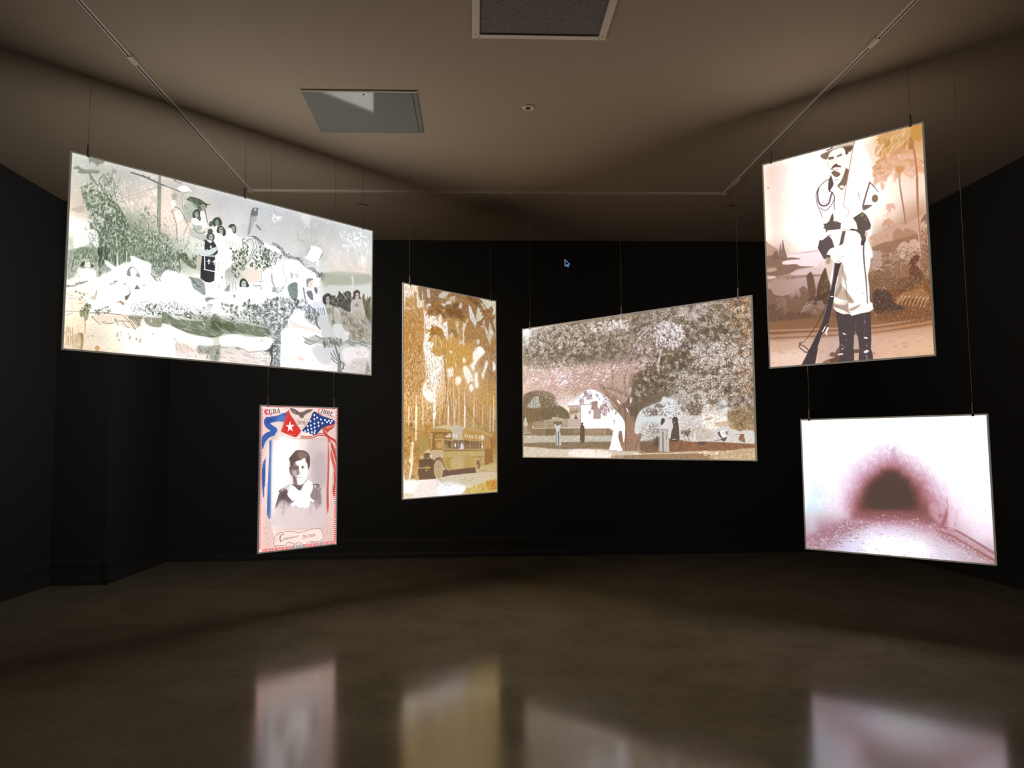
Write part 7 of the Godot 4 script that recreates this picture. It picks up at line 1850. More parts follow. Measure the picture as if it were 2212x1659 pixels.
	c.line([372,335,371,374], 0.9, 0.9, "a4857c", 0.6, 0.2)
	c.line([376,335,375,374], 0.9, 0.9, "a4857c", 0.6, 0.2)
	c.line([380,335,379,374], 0.9, 0.9, "a4857c", 0.6, 0.2)
	c.line([384,335,383,374], 0.9, 0.9, "a4857c", 0.6, 0.2)
	c.line([388,336,387,374], 0.9, 0.9, "a4857c", 0.6, 0.2)
	c.line([392,336,391,374], 0.9, 0.9, "a4857c", 0.6, 0.2)
	c.blob([339,344,349,342,349,355,339,354], "c4a8ac", 0.9, 1.2)
	c.dabs([295,289,316,286,315,319,297,318], 30, 8.4, 5.6, 0, 180, "a88c90 c4aeb4", 0.8, 0.5)
	c.dabs([314,267,350,271,355,300,331,303], 26, 10.2, 7.4, 0, 180, "9c8084 b8a0a6 c8b4b8", 0.8, 0.5)
	c.dabs([352,308,378,309,377,341,352,341], 34, 10.5, 7.8, 0, 180, "a08078 b4948e", 0.9, 0.5)
	c.dabs([381,289,448,312,452,344,407,362,393,342,388,317], 70, 10.3, 6.7, 0, 180, "a8888c c4acb0 ffffff 94787a", 0.8, 0.5)
	c.dabs([393,326,433,327,427,363,395,362], 40, 7.6, 4.9, 0, 180, "b08a8c d8c0c4 98706c", 0.75, 0.5)
	c.stroke([373,272,394,277,404,292], 2, 1.6, "b0989c", 0.7, 1.1)
	c.stroke([462,360,472,356], 2.2, 1.3, "9c888c", 0.7, 0.9)
	c.dabs([472,362,486,364,486,374,474,372], 8, 4.4, 2.6, 0, 90, "94807c", 0.7, 0.5)
	c.stroke([305,319,355,320], 2.8, 2.3, "b49c98", 0.8, 0.9)
	c.poly([298,324,302,325,301,392,299,392], "8a7060", 0.7, 0.9)
	c.poly([54.7,377,299,372,298,405,54.5,407], "a08c72", 0.6, 1.5)
	c.poly([242,373,299,372,298,405,242,405], "bca49c", 0.7, 1.4)
	c.line([57.6,382,57.4,404], 1, 1, "d8c8b4", 0.65, 0.4)
	c.line([62,382,61.9,405], 1, 1, "d8c8b4", 0.65, 0.4)
	c.line([66.5,382,66.3,405], 1, 1, "d8c8b4", 0.65, 0.4)
	c.line([70.9,382,70.8,405], 1, 1, "d8c8b4", 0.65, 0.4)
	c.line([75.3,382,75.2,405], 1, 1, "d8c8b4", 0.65, 0.4)
	c.line([79.7,382,79.6,405], 1, 1, "d8c8b4", 0.65, 0.4)
	c.line([84.1,382,84,405], 1, 1, "d8c8b4", 0.65, 0.4)
	c.line([88.5,382,88.4,405], 1, 1, "d8c8b4", 0.65, 0.4)
	c.line([92.9,382,92.7,405], 1, 1, "d8c8b4", 0.65, 0.4)
	c.line([97.3,382,97.1,405], 1, 1, "d8c8b4", 0.65, 0.4)
	c.line([102,382,101,405], 1, 1, "d8c8b4", 0.65, 0.4)
	c.line([106,383,106,405], 1, 1, "d8c8b4", 0.65, 0.4)
	c.line([110,383,110,405], 1, 1, "d8c8b4", 0.65, 0.4)
	c.line([122,375,122,404], 1, 1, "8a745c", 0.6, 0.4)
	c.line([127,375,126,404], 1, 1, "ccb8a4", 0.6, 0.4)
	c.line([131,376,131,404], 1, 1, "ccb8a4", 0.6, 0.4)
	c.line([136,376,136,404], 1, 1, "8a745c", 0.6, 0.4)
	c.line([140,376,140,404], 1, 1, "ccb8a4", 0.6, 0.4)
	c.line([145,376,145,404], 1, 1, "ccb8a4", 0.6, 0.4)
	c.line([149,376,149,404], 1, 1, "8a745c", 0.6, 0.4)
	c.line([154,376,154,404], 1, 1, "ccb8a4", 0.6, 0.4)
	c.line([159,376,158,404], 1, 1, "ccb8a4", 0.6, 0.4)
	c.line([163,376,163,404], 1, 1, "8a745c", 0.6, 0.4)
	c.line([168,376,167,405], 1, 1, "ccb8a4", 0.6, 0.4)
	c.line([172,376,172,405], 1, 1, "ccb8a4", 0.6, 0.4)
	c.line([177,377,176,405], 1, 1, "8a745c", 0.6, 0.4)
	c.line([181,377,181,405], 1, 1, "ccb8a4", 0.6, 0.4)
	c.line([186,377,185,405], 1, 1, "ccb8a4", 0.6, 0.4)
	c.line([190,377,190,405], 1, 1, "8a745c", 0.6, 0.4)
	c.line([194,377,194,405], 1, 1, "ccb8a4", 0.6, 0.4)
	c.line([199,377,199,405], 1, 1, "ccb8a4", 0.6, 0.4)
	c.line([203,377,203,405], 1, 1, "8a745c", 0.6, 0.4)
	c.line([208,377,208,405], 1, 1, "ccb8a4", 0.6, 0.4)
	c.line([212,377,212,405], 1, 1, "ccb8a4", 0.6, 0.4)
	c.line([217,377,216,405], 1, 1, "8a745c", 0.6, 0.4)
	c.line([221,377,221,405], 1, 1, "ccb8a4", 0.6, 0.4)
	c.line([225,378,225,405], 1, 1, "ccb8a4", 0.6, 0.4)
	c.line([230,378,230,405], 1, 1, "8a745c", 0.6, 0.4)
	c.line([234,378,234,405], 1, 1, "ccb8a4", 0.6, 0.4)
	c.line([247,374,246,404], 1.2, 1.2, "e8dcdc", 0.8, 0.4)
	c.line([251,374,250,404], 1.2, 1.2, "e8dcdc", 0.8, 0.4)
	c.line([255,374,254,404], 1.2, 1.2, "e8dcdc", 0.8, 0.4)
	c.line([259,374,258,404], 1.2, 1.2, "e8dcdc", 0.8, 0.4)
	c.line([263,374,262,404], 1.2, 1.2, "e8dcdc", 0.8, 0.4)
	c.line([267,374,266,404], 1.2, 1.2, "e8dcdc", 0.8, 0.4)
	c.line([271,374,270,404], 1.2, 1.2, "e8dcdc", 0.8, 0.4)
	c.line([275,374,274,404], 1.2, 1.2, "e8dcdc", 0.8, 0.4)
	c.line([279,375,278,404], 1.2, 1.2, "e8dcdc", 0.8, 0.4)
	c.line([283,375,282,404], 1.2, 1.2, "e8dcdc", 0.8, 0.4)
	c.line([287,375,286,404], 1.2, 1.2, "e8dcdc", 0.8, 0.4)
	c.line([291,375,290,404], 1.2, 1.2, "e8dcdc", 0.8, 0.4)
	c.line([295,375,294,404], 1.2, 1.2, "e8dcdc", 0.8, 0.4)
	c.line([51.5,407,122,404,206,404,298,404], 2.2, 2.2, "e8d8c4", 0.9, 0.7)
	c.line([116,374,156,373,240,372,299,371], 1.7, 1.7, "dccab4", 0.85, 0.7)
	c.line([53.1,395,53,408], 3.6, 3.6, "f0e4d4", 0.9, 0.8)
	c.stroke([118,373,119,402,113,421,104,438], 5, 4, "d0bca4", 0.95, 0.7)
	c.stroke([241,373,242,396,241,416,232,437], 4.3, 3.8, "dccab8", 0.95, 0.7)
	c.poly([36.6,407,162,407,161,428,116,436,48.4,432], "8a745a", 0.75, 2.5)
	c.poly([122,409,296,408,295,434,261,435,121,434], "7c6850", 0.8, 2.9)
	c.poly([261,408,293,409,293,431,261,431], "9c886c", 0.6, 2.8)
	c.poly([314,410,441,412,446,437,314,436], "947c62", 0.85, 2.7)
	c.blob([335,413,407,412,411,430,340,430], "b09a7c", 0.6, 4.5)
	c.stroke([414,412,411,436], 2, 1.8, "dccab4", 0.8, 0.9)
	c.poly([0.2,436,63.2,433,98.3,436,173,433,261,436,446,436,440,460,313,459,178,460,92.3,462,0,464], "cbbfae", 0.9, 2.9)
	c.dabs([0.2,433,173,433,441,439,441,458,92.3,462,0.1,462], 160, 12.1, 3.1, -10, 10, "e8dccc a89880 dcd0c0 b4a48c f4ece0", 0.55, 0.5)
	c.blob([376,442,441,439,441,458,391,458], "c8d0d0", 0.35, 4)
	c.stroke([0.3,425,39.5,424], 2.1, 2.1, "d8c8ac", 0.85, 0.8)
	c.stroke([0.2,432,39.4,433], 2.1, 2.1, "d8c8ac", 0.85, 0.8)
	c.poly([6.3,426,38,425,37.9,431,6.3,432], "7c684c", 0.8, 0.8)
	c.stroke([11.1,387,10.9,423], 1.8, 1.8, "d4c4a8", 0.8, 0.8)
	c.stroke([18.6,387,18.4,423], 1.8, 1.8, "d4c4a8", 0.8, 0.8)
	c.blob([2,378,12.7,361,21.7,379,24.7,388,15.6,396,3.5,392], "dcd8c8", 0.85, 1.5)
	c.ell(13.3, 362, 3.6, 3.1, -176, "f0e8d8", 0.9, 0.8)
	c.poly([0,464,92.3,462,195,461,313,459,440,459,438,486,287,486,216,488,150,485,62.8,479,-0,477], "8a735a", 0.9, 2.9)
	c.dabs([0,464,195,461,438,460,438,484,216,487,-0,477], 90, 11.9, 2.4, -10, 10, "6e5a44 a08a6e 7c6850", 0.5, 0.5)
	c.poly([154,362,168,361,212,368,215,376,184,378,153,373], "c4b294", 0.95, 1)
	c.poly([162,379,209,380,207,393,195,395,165,393], "7c6450", 0.8, 1.5)
	c.blob([167,392,176,390,179,397,195,393,201,391,198,403,192,412,195,418,176,418,176,407], "d4d4d4", 1, 1)
	c.ell(180, 391, 4.2, 3.6, 89.5, "6e5c50", 0.9, 1)
	c.stroke([169,392,176,403], 3.4, 2.9, "e8d8d0", 0.9, 0.7)
	c.stroke([207,372,211,382,213,393], 3.9, 2.9, "d8c8b0", 0.9, 1)
	c.poly([174,417,197,417,203,473,189,474,172,471,170,443], "b8bab8", 1, 1)
	c.poly([185,420,190,420,189,473,185,473], "625446", 0.85, 1)
	c.poly([176,420,180,420,178,471,172,469], "8c8274", 0.7, 1.2)
	c.stroke([181,422,182,471], 1.7, 2.2, "e4e4e0", 0.8, 1)
	c.stroke([195,424,199,471], 1.7, 2.2, "d8dad8", 0.8, 1)
	c.stroke([192,473,191,487], 1.9, 1.4, "b89c88", 0.8, 0.7)
	c.stroke([182,350,183,363], 2.9, 2.4, "c8b49c", 0.85, 1)
	c.stroke([195,346,197,363], 4.4, 3.4, "8c7060", 0.85, 1)
	c.ell(276, 360, 3.8, 3.7, -147, "6c5a4c", 0.9, 0.9)
	c.blob([270,365,282,364,283,372,269,371], "6c5a4c", 0.9, 1.2)
	c.ell(307, 391, 5.8, 5.3, -178, "75604f", 0.95, 0.9)
	c.blob([298,399,306,396,314,399,318,411,318,438,316,460,309,462,298,459,295,434], "695646", 1, 1.2)
	c.stroke([308,460,309,481], 3.2, 1.9, "75604c", 0.8, 1.2)
	c.stroke([304,413,304,454], 1.9, 1.9, "7d6a58", 0.6, 1.2)
	c.blob([452,381,464,368,481,368,500,388,502,416,496,460,490,423,480,417,475,445,484,474,488,492,435,491,440,464,451,417,439,415], "fffdff", 1, 1.5)
	c.ell(456, 383, 3.6, 3.4, 89.8, "9c8c84", 0.85, 0.9)
	c.stroke([457,387,459,397], 3.1, 1.8, "8c7c74", 0.8, 0.9)
	c.stroke([439,407,449,395,462,383], 1.3, 1.1, "d0b8b0", 0.7, 0.9)
	c.ell(443, 415, 4.4, 3.6, -180, "f4e4dc", 0.9, 0.9)
	c.stroke([474,417,475,431,472,451], 1.3, 1.5, "b0a09c", 0.75, 0.9)
	c.poly([437,491,467,490,464,493,440,493], "5c4e44", 0.85, 0.9)
	c.blob([392,249,409,280,434,299,467,328,482,354,500,382,507,408,504,455,507,535,561,534,551,428,547,397,557,370,565,347,568,223,532,221,524,252,526,303,506,322,468,297,429,275,409,254], "9c7e6a", 0.95, 2.6)
	c.stroke([400,211,420,226,410,239,399,263,419,280], 6.8, 7.7, "b89888", 0.85, 2.3)
	c.blob([506,318,528,295,540,319,527,358,506,345,487,329], "806854", 0.75, 3.9)
	c.stroke([477,348,501,325,523,303], 3, 2.6, "745c48", 0.75, 1.5)
	c.stroke([453,310,472,328,487,345], 5.3, 4.4, "7c6450", 0.6, 2.6)
	c.blob([469,306,478,311,487,321,482,323,473,315], "fff8f4", 0.95, 0.9)
	c.blob([511,338,518,346,523,356,518,353,512,345], "ffffff", 0.95, 0.9)
	c.blob([529,268,536,266,538,286,531,299,542,304,530,323,526,311,525,283], "e8eef0", 0.95, 1.3)
	c.blob([441,287,446,290,442,295], "f8ece4", 0.9, 0.9)
	c.poly([525,334,565,336,553,370,529,369], "66564a", 0.75, 2.6)
	c.poly([527,369,552,374,547,389,529,383], "8c745c", 0.7, 2.1)
	c.stroke([504,329,507,396,505,455,504,532], 2.6, 3.4, "6e5642", 0.7, 2.2)
	c.dabs([505,396,547,397,549,531,507,532], 120, 10.7, 2.3, 70, 110, "b08c74 7c604a a88068 c0a08c", 0.5, 0.5)
	c.blob([514,396,538,393,541,455,527,474,515,455], "a87c64", 0.5, 5.6)
	c.stroke([540,426,544,451,548,466], 3, 1.7, "d0ac98", 0.6, 1.1)
	c.dabs([483,277,517,244,516,318,487,321], 60, 8.7, 2, 60, 110, "d8bcb4 b49488 ecdcd8", 0.5, 0.5)
	c.blob([565,363,555,387,547,408,547,428,563,430], "f8f4f8", 0.95, 1.3)
	c.poly([548,430,563,430,562,493,543,493,553,462,546,445], "b08674", 0.5, 1.7)
	c.stroke([560,455,550,478,540,512,537,535], 3.4, 3, "745844", 0.7, 1.5)
	c.stroke([505,492,506,535], 3, 2.6, "6c5440", 0.8, 1.3)
	c.poly([-0,480,62.8,481,150,488,216,490,287,488,437,490,488,493,562,493,562,506,440,510,427,520,-3.3,523], "e0d0bc", 0.9, 3.2)
	c.blob([244,495,313,487,405,490,440,502,430,518,260,516], "fff4ec", 0.85, 6.8)
	c.dabs([-0,480,150,485,233,495,232,518,-0.2,521], 160, 9.9, 2.5, -20, 20, "f4e8d8 b8a68c d0bea4 e8dac4 a08c70", 0.5, 0.5)
	c.dabs([246,493,430,488,430,518,246,516], 50, 5.9, 1.8, -10, 20, "dcc4b4 b89c88 ffffff", 0.6, 0.5)
	c.dabs([437,508,562,506,561,520,437,522], 90, 6.5, 2.2, 60, 120, "a0846c c8ac94 886c54", 0.6, 0.5)
	c.stroke([2.8,518,71.4,517], 2.3, 1.5, "fff4dc", 0.8, 1)
	c.dabs([347,478,403,484,398,498,349,495], 14, 6.8, 2.7, 60, 110, "8c7462 a48c7a", 0.7, 0.5)
	c.dabs([548,222,698,231,696,309,650,331,570,348,545,343], 260, 5.2, 1.9, 0, 180, "6a5a48 8c7860 58493a a08a72", 0.5, 0.5)
	c.blob([548,222,703,232,697,296,655,323,617,330,574,348,554,376,545,383], "75634f", 0.75, 5.6)
	c.dabs([698,231,999,250,999,350,919,348,859,323,754,315,696,297], 900, 3.9, 2.4, 0, 180, "d8c4b0 6a5846 f0e0d0 8a7460 b09880 54463a fff0e4", 0.65, 0.5)
	c.dabs([769,236,870,242,868,298,776,286], 200, 3.6, 2.6, 0, 180, "f0dcd0 e4d0cc 907c78 ffeee0", 0.65, 0.5)
	c.dabs([922,257,1002,261,999,350,923,348], 200, 4.9, 1.7, 0, 180, "c08c68 e8c4a4 6c4c36 d8a884", 0.6, 0.5)
	c.blob([898,277,926,279,925,301,901,299], "6c5545", 0.7, 5)
	c.blob([916,315,975,317,978,346,923,346], "70564a", 0.6, 5.6)
	c.stroke([976,335,979,307,997,308], 1.7, 1.7, "e4ccb8", 0.8, 0.7)
	c.ell(985, 326, 8.4, 7.9, -175, "d0b8a8", 0.75, 1.5)
	c.ell(985, 327, 4.3, 4.2, 83.8, "a88474", 0.8, 1.1)
	c.blob([698,231,999,250,999,350,919,348,859,323,754,315,696,297], "4c4034", 0.6, 5.9, [150, 1.1, 0.05, 5])
	c.blob([698,231,999,250,999,350,919,348,859,323,754,315,696,297], "e8d8c8", 0.7, 5.9, [190, 1.2, 0.2, 6])
	c.blob([698,231,999,250,999,350,919,348,859,323,754,315,696,297], "fff4e8", 0.7, 5.9, [130, 1.1, 0.4, 7])
	c.blob([898,277,926,275,929,304,901,303], "66503f", 0.6, 5.7)
	c.blob([548,222,703,232,697,296,655,323,617,330,574,348,554,376,545,383], "57493a", 0.5, 5.6, [150, 1, 0.1, 5])
	c.blob([557,255,629,251,628,290,561,291], "a08c74", 0.5, 6.5, [170, 1, 0.2, 5])
	c.blob([549,393,564,360,584,344,608,337,641,326,659,319,669,304,696,315,714,318,731,334,745,326,766,327,774,350,795,370,821,363,815,329,826,320,842,338,854,353,876,331,892,323,908,336,911,362,906,384,917,417,956,424,996,428,995,467,916,464,830,462,771,460,741,456,692,450,645,446,574,460,575,432,549,424], "e2dedb", 0.95, 3.2)
	c.blob([821,371,858,368,899,373,906,395,877,416,836,427,815,400], "fdf8ee", 0.9, 5.8)
	c.blob([564,368,603,361,658,370,658,394,606,397,564,400], "dce4e6", 0.8, 4.3)
	c.blob([660,315,709,317,708,356,690,379,667,370], "e4e8ee", 0.8, 4.2)
	c.blob([742,328,764,329,761,346,748,350], "c8d8dc", 0.9, 2)
	c.ell(890, 332, 12.1, 6.6, -169, "d4e4e8", 0.9, 1.9)
	c.blob([893,347,912,344,909,366,897,365], "dce6e8", 0.9, 2.3)
	c.dabs([577,348,664,331,667,370,626,373,584,360], 110, 7.3, 4.7, 0, 180, "8c7c72 a89a94 c4bab8 75655a", 0.75, 0.5)
	c.blob([634,332,652,327,668,337,663,343,645,342], "85756c", 0.9, 2.1)
	c.blob([612,353,640,348,642,366,628,369,617,365], "7c6c60", 0.9, 2.6)
	c.dabs([714,316,818,326,821,367,791,374,761,369,744,365,731,341], 230, 6.9, 4.5, 0, 180, "786656 94806c 5e4e42 c4b4a4", 0.8, 0.5)
	c.blob([766,331,796,328,813,344,812,363,791,374,766,358], "75604f", 0.8, 3.6)
	c.dabs([843,319,876,320,875,354,842,360], 80, 5.1, 2.7, 0, 180, "8c7458 d4c0a4 6e5840", 0.7, 0.5)
	c.dabs([660,308,714,316,712,379,663,378], 130, 4.2, 1.9, 0, 180, "c8ccd4 a8a4a4 ffffff", 0.5, 0.5)
	c.stroke([707,315,723,324,731,332], 2.9, 2.1, "c8c8b8", 0.8, 1)
	c.dabs([821,352,919,355,918,377,829,374], 120, 5, 3.1, 0, 180, "f0dcd8 d8b8ac ffffff b89c8c", 0.6, 0.5)
	c.blob([915,355,959,353,999,350,997,411,976,417,952,428,937,421,925,402,910,384], "957c5c", 0.8, 3.7)
	c.dabs([911,351,999,350,996,421,948,428,925,406], 320, 4.9, 3, 0, 180, "7c6040 c4b094 a88c68 e8dcc8 644c30", 0.65, 0.5)
	c.blob([861,399,906,395,914,402,889,411,865,409], "d8b894", 0.8, 3.1)
	c.dabs([747,380,812,378,815,419,781,434,746,422], 150, 4.4, 2.8, 0, 180, "d4bcb4 b89c90 f4e8e4 a08878", 0.6, 0.5)
	c.blob([781,415,836,416,856,442,814,456,780,449], "cdbcac", 0.6, 5.9)
	c.dabs([826,384,851,382,851,390,828,391], 16, 7.8, 2.4, -10, 20, "b89488 8c746c", 0.7, 0.5)
	c.dabs([602,398,648,395,647,436,610,436], 100, 5.6, 3.4, 0, 180, "6c645c 948c84 b8b0a8", 0.65, 0.5)
	c.dabs([575,416,648,417,647,456,577,460], 90, 8.6, 2.1, -10, 10, "c4b8a8 e8e0d4 a0907e", 0.6, 0.5)
	c.stroke([598,441,622,440,643,441], 2.6, 2.1, "8c8074", 0.8, 1.1)
	c.blob([574,460,624,458,626,462,644,460,644,493,573,491], "80654f", 0.9, 3)
	c.blob([624,462,633,446,645,442,644,475,628,475], "5f5146", 0.9, 2.1)
	c.blob([613,337,668,328,745,315,826,328,825,371,774,373,743,368,694,383,658,370,579,372], "7a6a5e", 0.6, 5.4, [90, 1, 0.15, 5])
	c.blob([613,337,668,328,745,315,908,324,907,373,774,373,743,368,694,383,658,370,579,372], "ffffff", 0.5, 5.3, [120, 1, 0.3, 5])
	c.blob([743,372,907,362,917,409,904,446,780,456,742,426], "b09c8c", 0.45, 5.9, [80, 1.3, 0.2, 4])
	c.blob([576,396,648,395,647,456,577,460], "8c8074", 0.5, 5.6, [80, 1.4, 0.15, 4])
	c.blob([688,460,741,456,771,462,832,460,916,464,998,469,998,480,954,483,915,489,834,491,731,492,687,490], "92694e", 0.92, 2.7)
	c.dabs([688,462,998,469,915,489,687,490], 170, 9.8, 2, -12, 12, "784f38 b08a68 8a6046 a07850", 0.55, 0.5)
	c.blob([688,460,737,458,736,490,687,490], "8c6450", 0.8, 3.3)
	c.blob([799,462,830,460,830,467,817,473,803,471], "6c5850", 0.9, 1.6)
	c.blob([658,382,665,379,672,384,669,398,664,405,655,401], "5d5048", 1, 1.1)
	c.blob([657,405,667,396,676,390,685,406,689,417,682,421,675,417,655,417], "e4dee0", 0.95, 1.3)
	c.stroke([652,417,680,418], 1.9, 1.7, "766a62", 0.85, 0.8)
	c.poly([650,418,681,418,686,452,688,496,644,492,647,444], "c4bcb4", 1, 1)
	c.poly([661,425,666,425,665,493,659,493], "7d7062", 0.8, 1.3)
	c.poly([647,444,653,444,649,493,644,492], "968a7c", 0.7, 1.3)
	c.stroke([654,425,655,454,654,493], 1.5, 2.1, "e6e2dc", 0.75, 0.8)
	c.stroke([670,425,671,454,670,492], 1.5, 2.1, "e6e2dc", 0.75, 0.8)
	c.stroke([677,425,678,454,677,492], 1.5, 2.1, "e6e2dc", 0.75, 0.8)
	c.stroke([682,425,683,454,683,492], 1.5, 2.1, "e6e2dc", 0.75, 0.8)
	c.stroke([675,427,676,460,674,494], 1.7, 1.7, "9c9084", 0.7, 1)
	c.stroke([682,417,679,437,678,452], 2.9, 2.1, "6a5c52", 0.85, 0.8)
	c.stroke([685,406,690,421,686,425], 2.9, 2.1, "e8d8d0", 0.9, 0.8)
	c.blob([703,379,712,376,722,379,723,391,703,390], "594b40", 1, 0.8)
	c.blob([701,391,705,406,698,425,693,448,694,460,726,456,728,433,727,414,723,399,721,390], "65554a", 1, 1.2)
	c.ell(708, 395, 4.6, 3.6, 92.2, "9c8474", 0.8, 1)
	c.stroke([723,395,725,410,726,425], 3.3, 2.9, "594a40", 0.9, 1)
	c.dabs([733,422,773,415,772,441,737,441], 70, 6.9, 4.1, 0, 180, "6e5c52 8c7468 b09488 5c4a40", 0.75, 0.5)
	c.stroke([741,441,750,452,756,464], 3.2, 2, "5e4e44", 0.9, 0.8)
	c.stroke([753,428,761,445,769,464], 3.6, 2, "66564a", 0.9, 0.8)
	c.stroke([746,441,747,460], 6.9, 4.1, "dcd0c8", 0.7, 1.2)
	c.stroke([701,452,715,451], 2.9, 1.9, "f0dccc", 0.9, 0.8)
	c.stroke([731,425,733,441,728,460,714,486], 2, 1.8, "c49c88", 0.7, 1)
	c.stroke([719,460,709,486], 2.1, 1.6, "a87c68", 0.7, 1)
	c.stroke([734,469,740,488,736,494], 2.4, 2, "6e4e3c", 0.7, 1.2)
	c.poly([785,430,790,430,791,456,783,457], "f4f0ec", 0.85, 1.2)
	c.poly([872,429,883,427,880,434,888,447,886,451,876,442], "6c5c58", 0.95, 0.8)
	c.blob([881,427,897,424,905,429,900,446,892,449,886,440], "f8f4f4", 0.95, 1)
	c.ell(892, 433, 3.6, 3.2, 96.4, "b0b0b8", 0.7, 1)
	c.poly([897,427,911,427,908,438,900,438], "b08874", 0.85, 1)
	c.stroke([859,457,880,455,900,450], 1.7, 2.7, "7d6c5a", 0.85, 1)
	c.blob([884,451,904,446,898,458,888,458], "665a50", 0.9, 1.1)
	c.poly([950,437,965,437,968,464,945,457], "8c6444", 0.95, 1.1)
	c.stroke([928,440,948,437], 1.5, 2.3, "a08468", 0.85, 0.8)
	c.dabs([904,438,996,428,995,464,916,462], 90, 6.7, 1.9, -20, 20, "e8d8c0 c0a484 f8ecd8", 0.55, 0.5)
	c.poly([542,503,682,498,770,491,834,491,915,489,998,480,1002,520,542,519], "ccae8e", 0.85, 2.4)
	c.poly([542,507,599,503,691,501,749,499,842,500,841,519,542,519], "9a7e5f", 0.8, 2.9)
	c.dabs([542,505,842,500,841,519,542,519], 120, 8.3, 2.1, 40, 140, "b89a78 7c6248 c4a888 a88464", 0.5, 0.5)
	c.stroke([542,502,571,503], 7.4, 4.4, "f4e4dc", 0.85, 1.7)
	c.stroke([571,503,637,500,687,500,749,498,842,495], 2.5, 2.9, "ecd8c4", 0.8, 1)
	c.stroke([709,498,722,498], 3.7, 2.9, "fff0e4", 0.85, 1.2)
	c.dabs([792,492,915,489,1000,481,1001,518,841,517], 190, 7.6, 3, -15, 20, "f0d8b8 d0ac80 fce8cc b88c5c e4c49c", 0.6, 0.5)
	c.dabs([796,492,862,490,862,504,800,501], 40, 7, 3.1, -10, 10, "fff4e4 f4e0cc", 0.7, 0.5)
	c.ell(868, 498, 6.1, 4.4, 177, "fff0dc", 0.9, 1.5)
	c.dabs([727,502,833,499,812,512,731,513], 40, 8, 1.8, -20, 10, "9c5c3c b07048", 0.5, 0.5)
	c.blob([-0.4,6.1,310,3.4,618,5.8,1000,-2.7,999,347,811,345,658,288,553,312,541,189,362,160,74.1,156,-0.8,85.6], "55463a", 0.5, 18, [24, 1.3, 0.1, 3])
	c.blob([-0.4,6.1,310,3.4,618,5.8,1000,-2.7,999,347,811,345,658,288,553,312,541,189,362,160,74.1,156,-0.8,85.6], "efe4dc", 0.42, 18, [30, 1.2, 0.2, 3.5])
	c.blob([362,168,532,181,519,310,464,292,403,255], "b4988a", 0.35, 13.8, [60, 1, 0.1, 4])
	c.stroke([519,319,540,271,565,240,608,218,660,198], 11.4, 3.1, "74604f", 0.6, 3.5)
	c.stroke([534,295,564,256,579,233], 11.5, 3.1, "74604f", 0.6, 3.5)
	c.stroke([510,294,506,236,521,196], 11.7, 3.2, "74604f", 0.6, 3.6)
	c.stroke([495,285,449,266,403,255,329,200], 12.1, 3.3, "74604f", 0.6, 3.7)
	c.stroke([572,329,630,299,704,279,775,267], 11, 3, "74604f", 0.6, 3.4)
	c.stroke([544,311,592,285,650,237,707,162], 11.2, 3, "74604f", 0.6, 3.5)
	c.stroke([451,183,453,233,449,266], 12, 3.2, "74604f", 0.6, 3.7)
	c.stroke([527,164,558,109,592,76,626,63.3], 5.3, 2.7, "e0ccc4", 0.6, 2.2)
	c.stroke([650,221,656,166,676,120,704,83.4], 5.1, 2.6, "e0ccc4", 0.6, 2.1)
	c.stroke([310,12.2,331,36.3,325,70.4], 5.9, 2.9, "e0ccc4", 0.6, 2.4)
	c.stroke([206,161,264,108,363,108], 5.9, 3, "e0ccc4", 0.6, 2.5)
	c.stroke([134,214,182,177,234,163], 6.1, 3.1, "e0ccc4", 0.6, 2.6)
	c.dabs([-0.4,6.1,310,3.4,618,5.8,1000,-2.7,999,347,811,345,658,288,553,312,541,189,362,160,74.1,156,-0.8,85.6], 900, 6.8, 3.2, 0, 180, "fff6ee ecdccc d8c4b0 4c3e32", 0.75, 0.5)
	c.blob([5.3,151,362,155,547,174,530,270,494,301,392,263,306,268,238,317,11.2,235], "ecd4ca", 0.5, 11.6, [110, 1.2, 0.15, 5])
	c.blob([5.3,151,362,155,547,174,530,270,494,301,392,263,306,268,238,317,11.2,235], "a07c6c", 0.45, 11.6, [90, 1.2, 0.2, 5])
	c.dabs([362,143,633,156,642,197,394,179], 260, 5.9, 3.6, 0, 180, "f0dce4 e0c8d0 fff4fa c4a8a8", 0.6, 0.5)
	c.dabs([284,271,360,266,413,289,483,350,463,362,392,289], 70, 10.3, 7, 0, 180, "a48c90 c8b4b8 8c7470", 0.7, 0.5)
	c.dabs([332,14.6,520,14.7,525,44.2,364,48.3], 120, 8.4, 5.6, -20, 20, "ffffff f4ece8", 0.7, 0.5)
	c.dabs([631,51.8,745,64.2,770,117,707,147,643,125], 260, 7.6, 4.6, 0, 180, "ffffff f8f0fc e4d8e4", 0.75, 0.5)
	c.dabs([770,137,880,132,990,157,987,243,810,224], 330, 6.6, 3.5, 0, 180, "ffffff f4e8ea ecd8cc", 0.7, 0.5)
	c.dabs([696,224,917,246,953,328,747,319], 260, 6.3, 3.6, 0, 180, "f8f0e8 e8dcd0 ffffff", 0.65, 0.5)
	c.dabs([-1.1,151,362,151,497,186,360,262,4.8,235], 330, 9.9, 5, -50, 10, "ffffff fff0ea f4d8cc", 0.7, 0.5)
	c.dabs([12.4,12.1,287,14.1,320,69.9,135,115,12,86.7], 170, 9.3, 4.7, -40, 40, "f0ece4 dcd8cc ffffff", 0.6, 0.5)
	c.ell(25.1, 18, 25.6, 20.2, -165, "ffffff", 0.8, 10.9)
	c.blob([274,131,523,147,547,174,362,168], "6c5c4a", 0.4, 14)
	c.mottle(60, 1, 0.04, "ffeedd")
	c.mottle(230, 1.1, 0.1, "ffeedd")
	c.grain(0.04)
	c.soften(1.25)
	return c


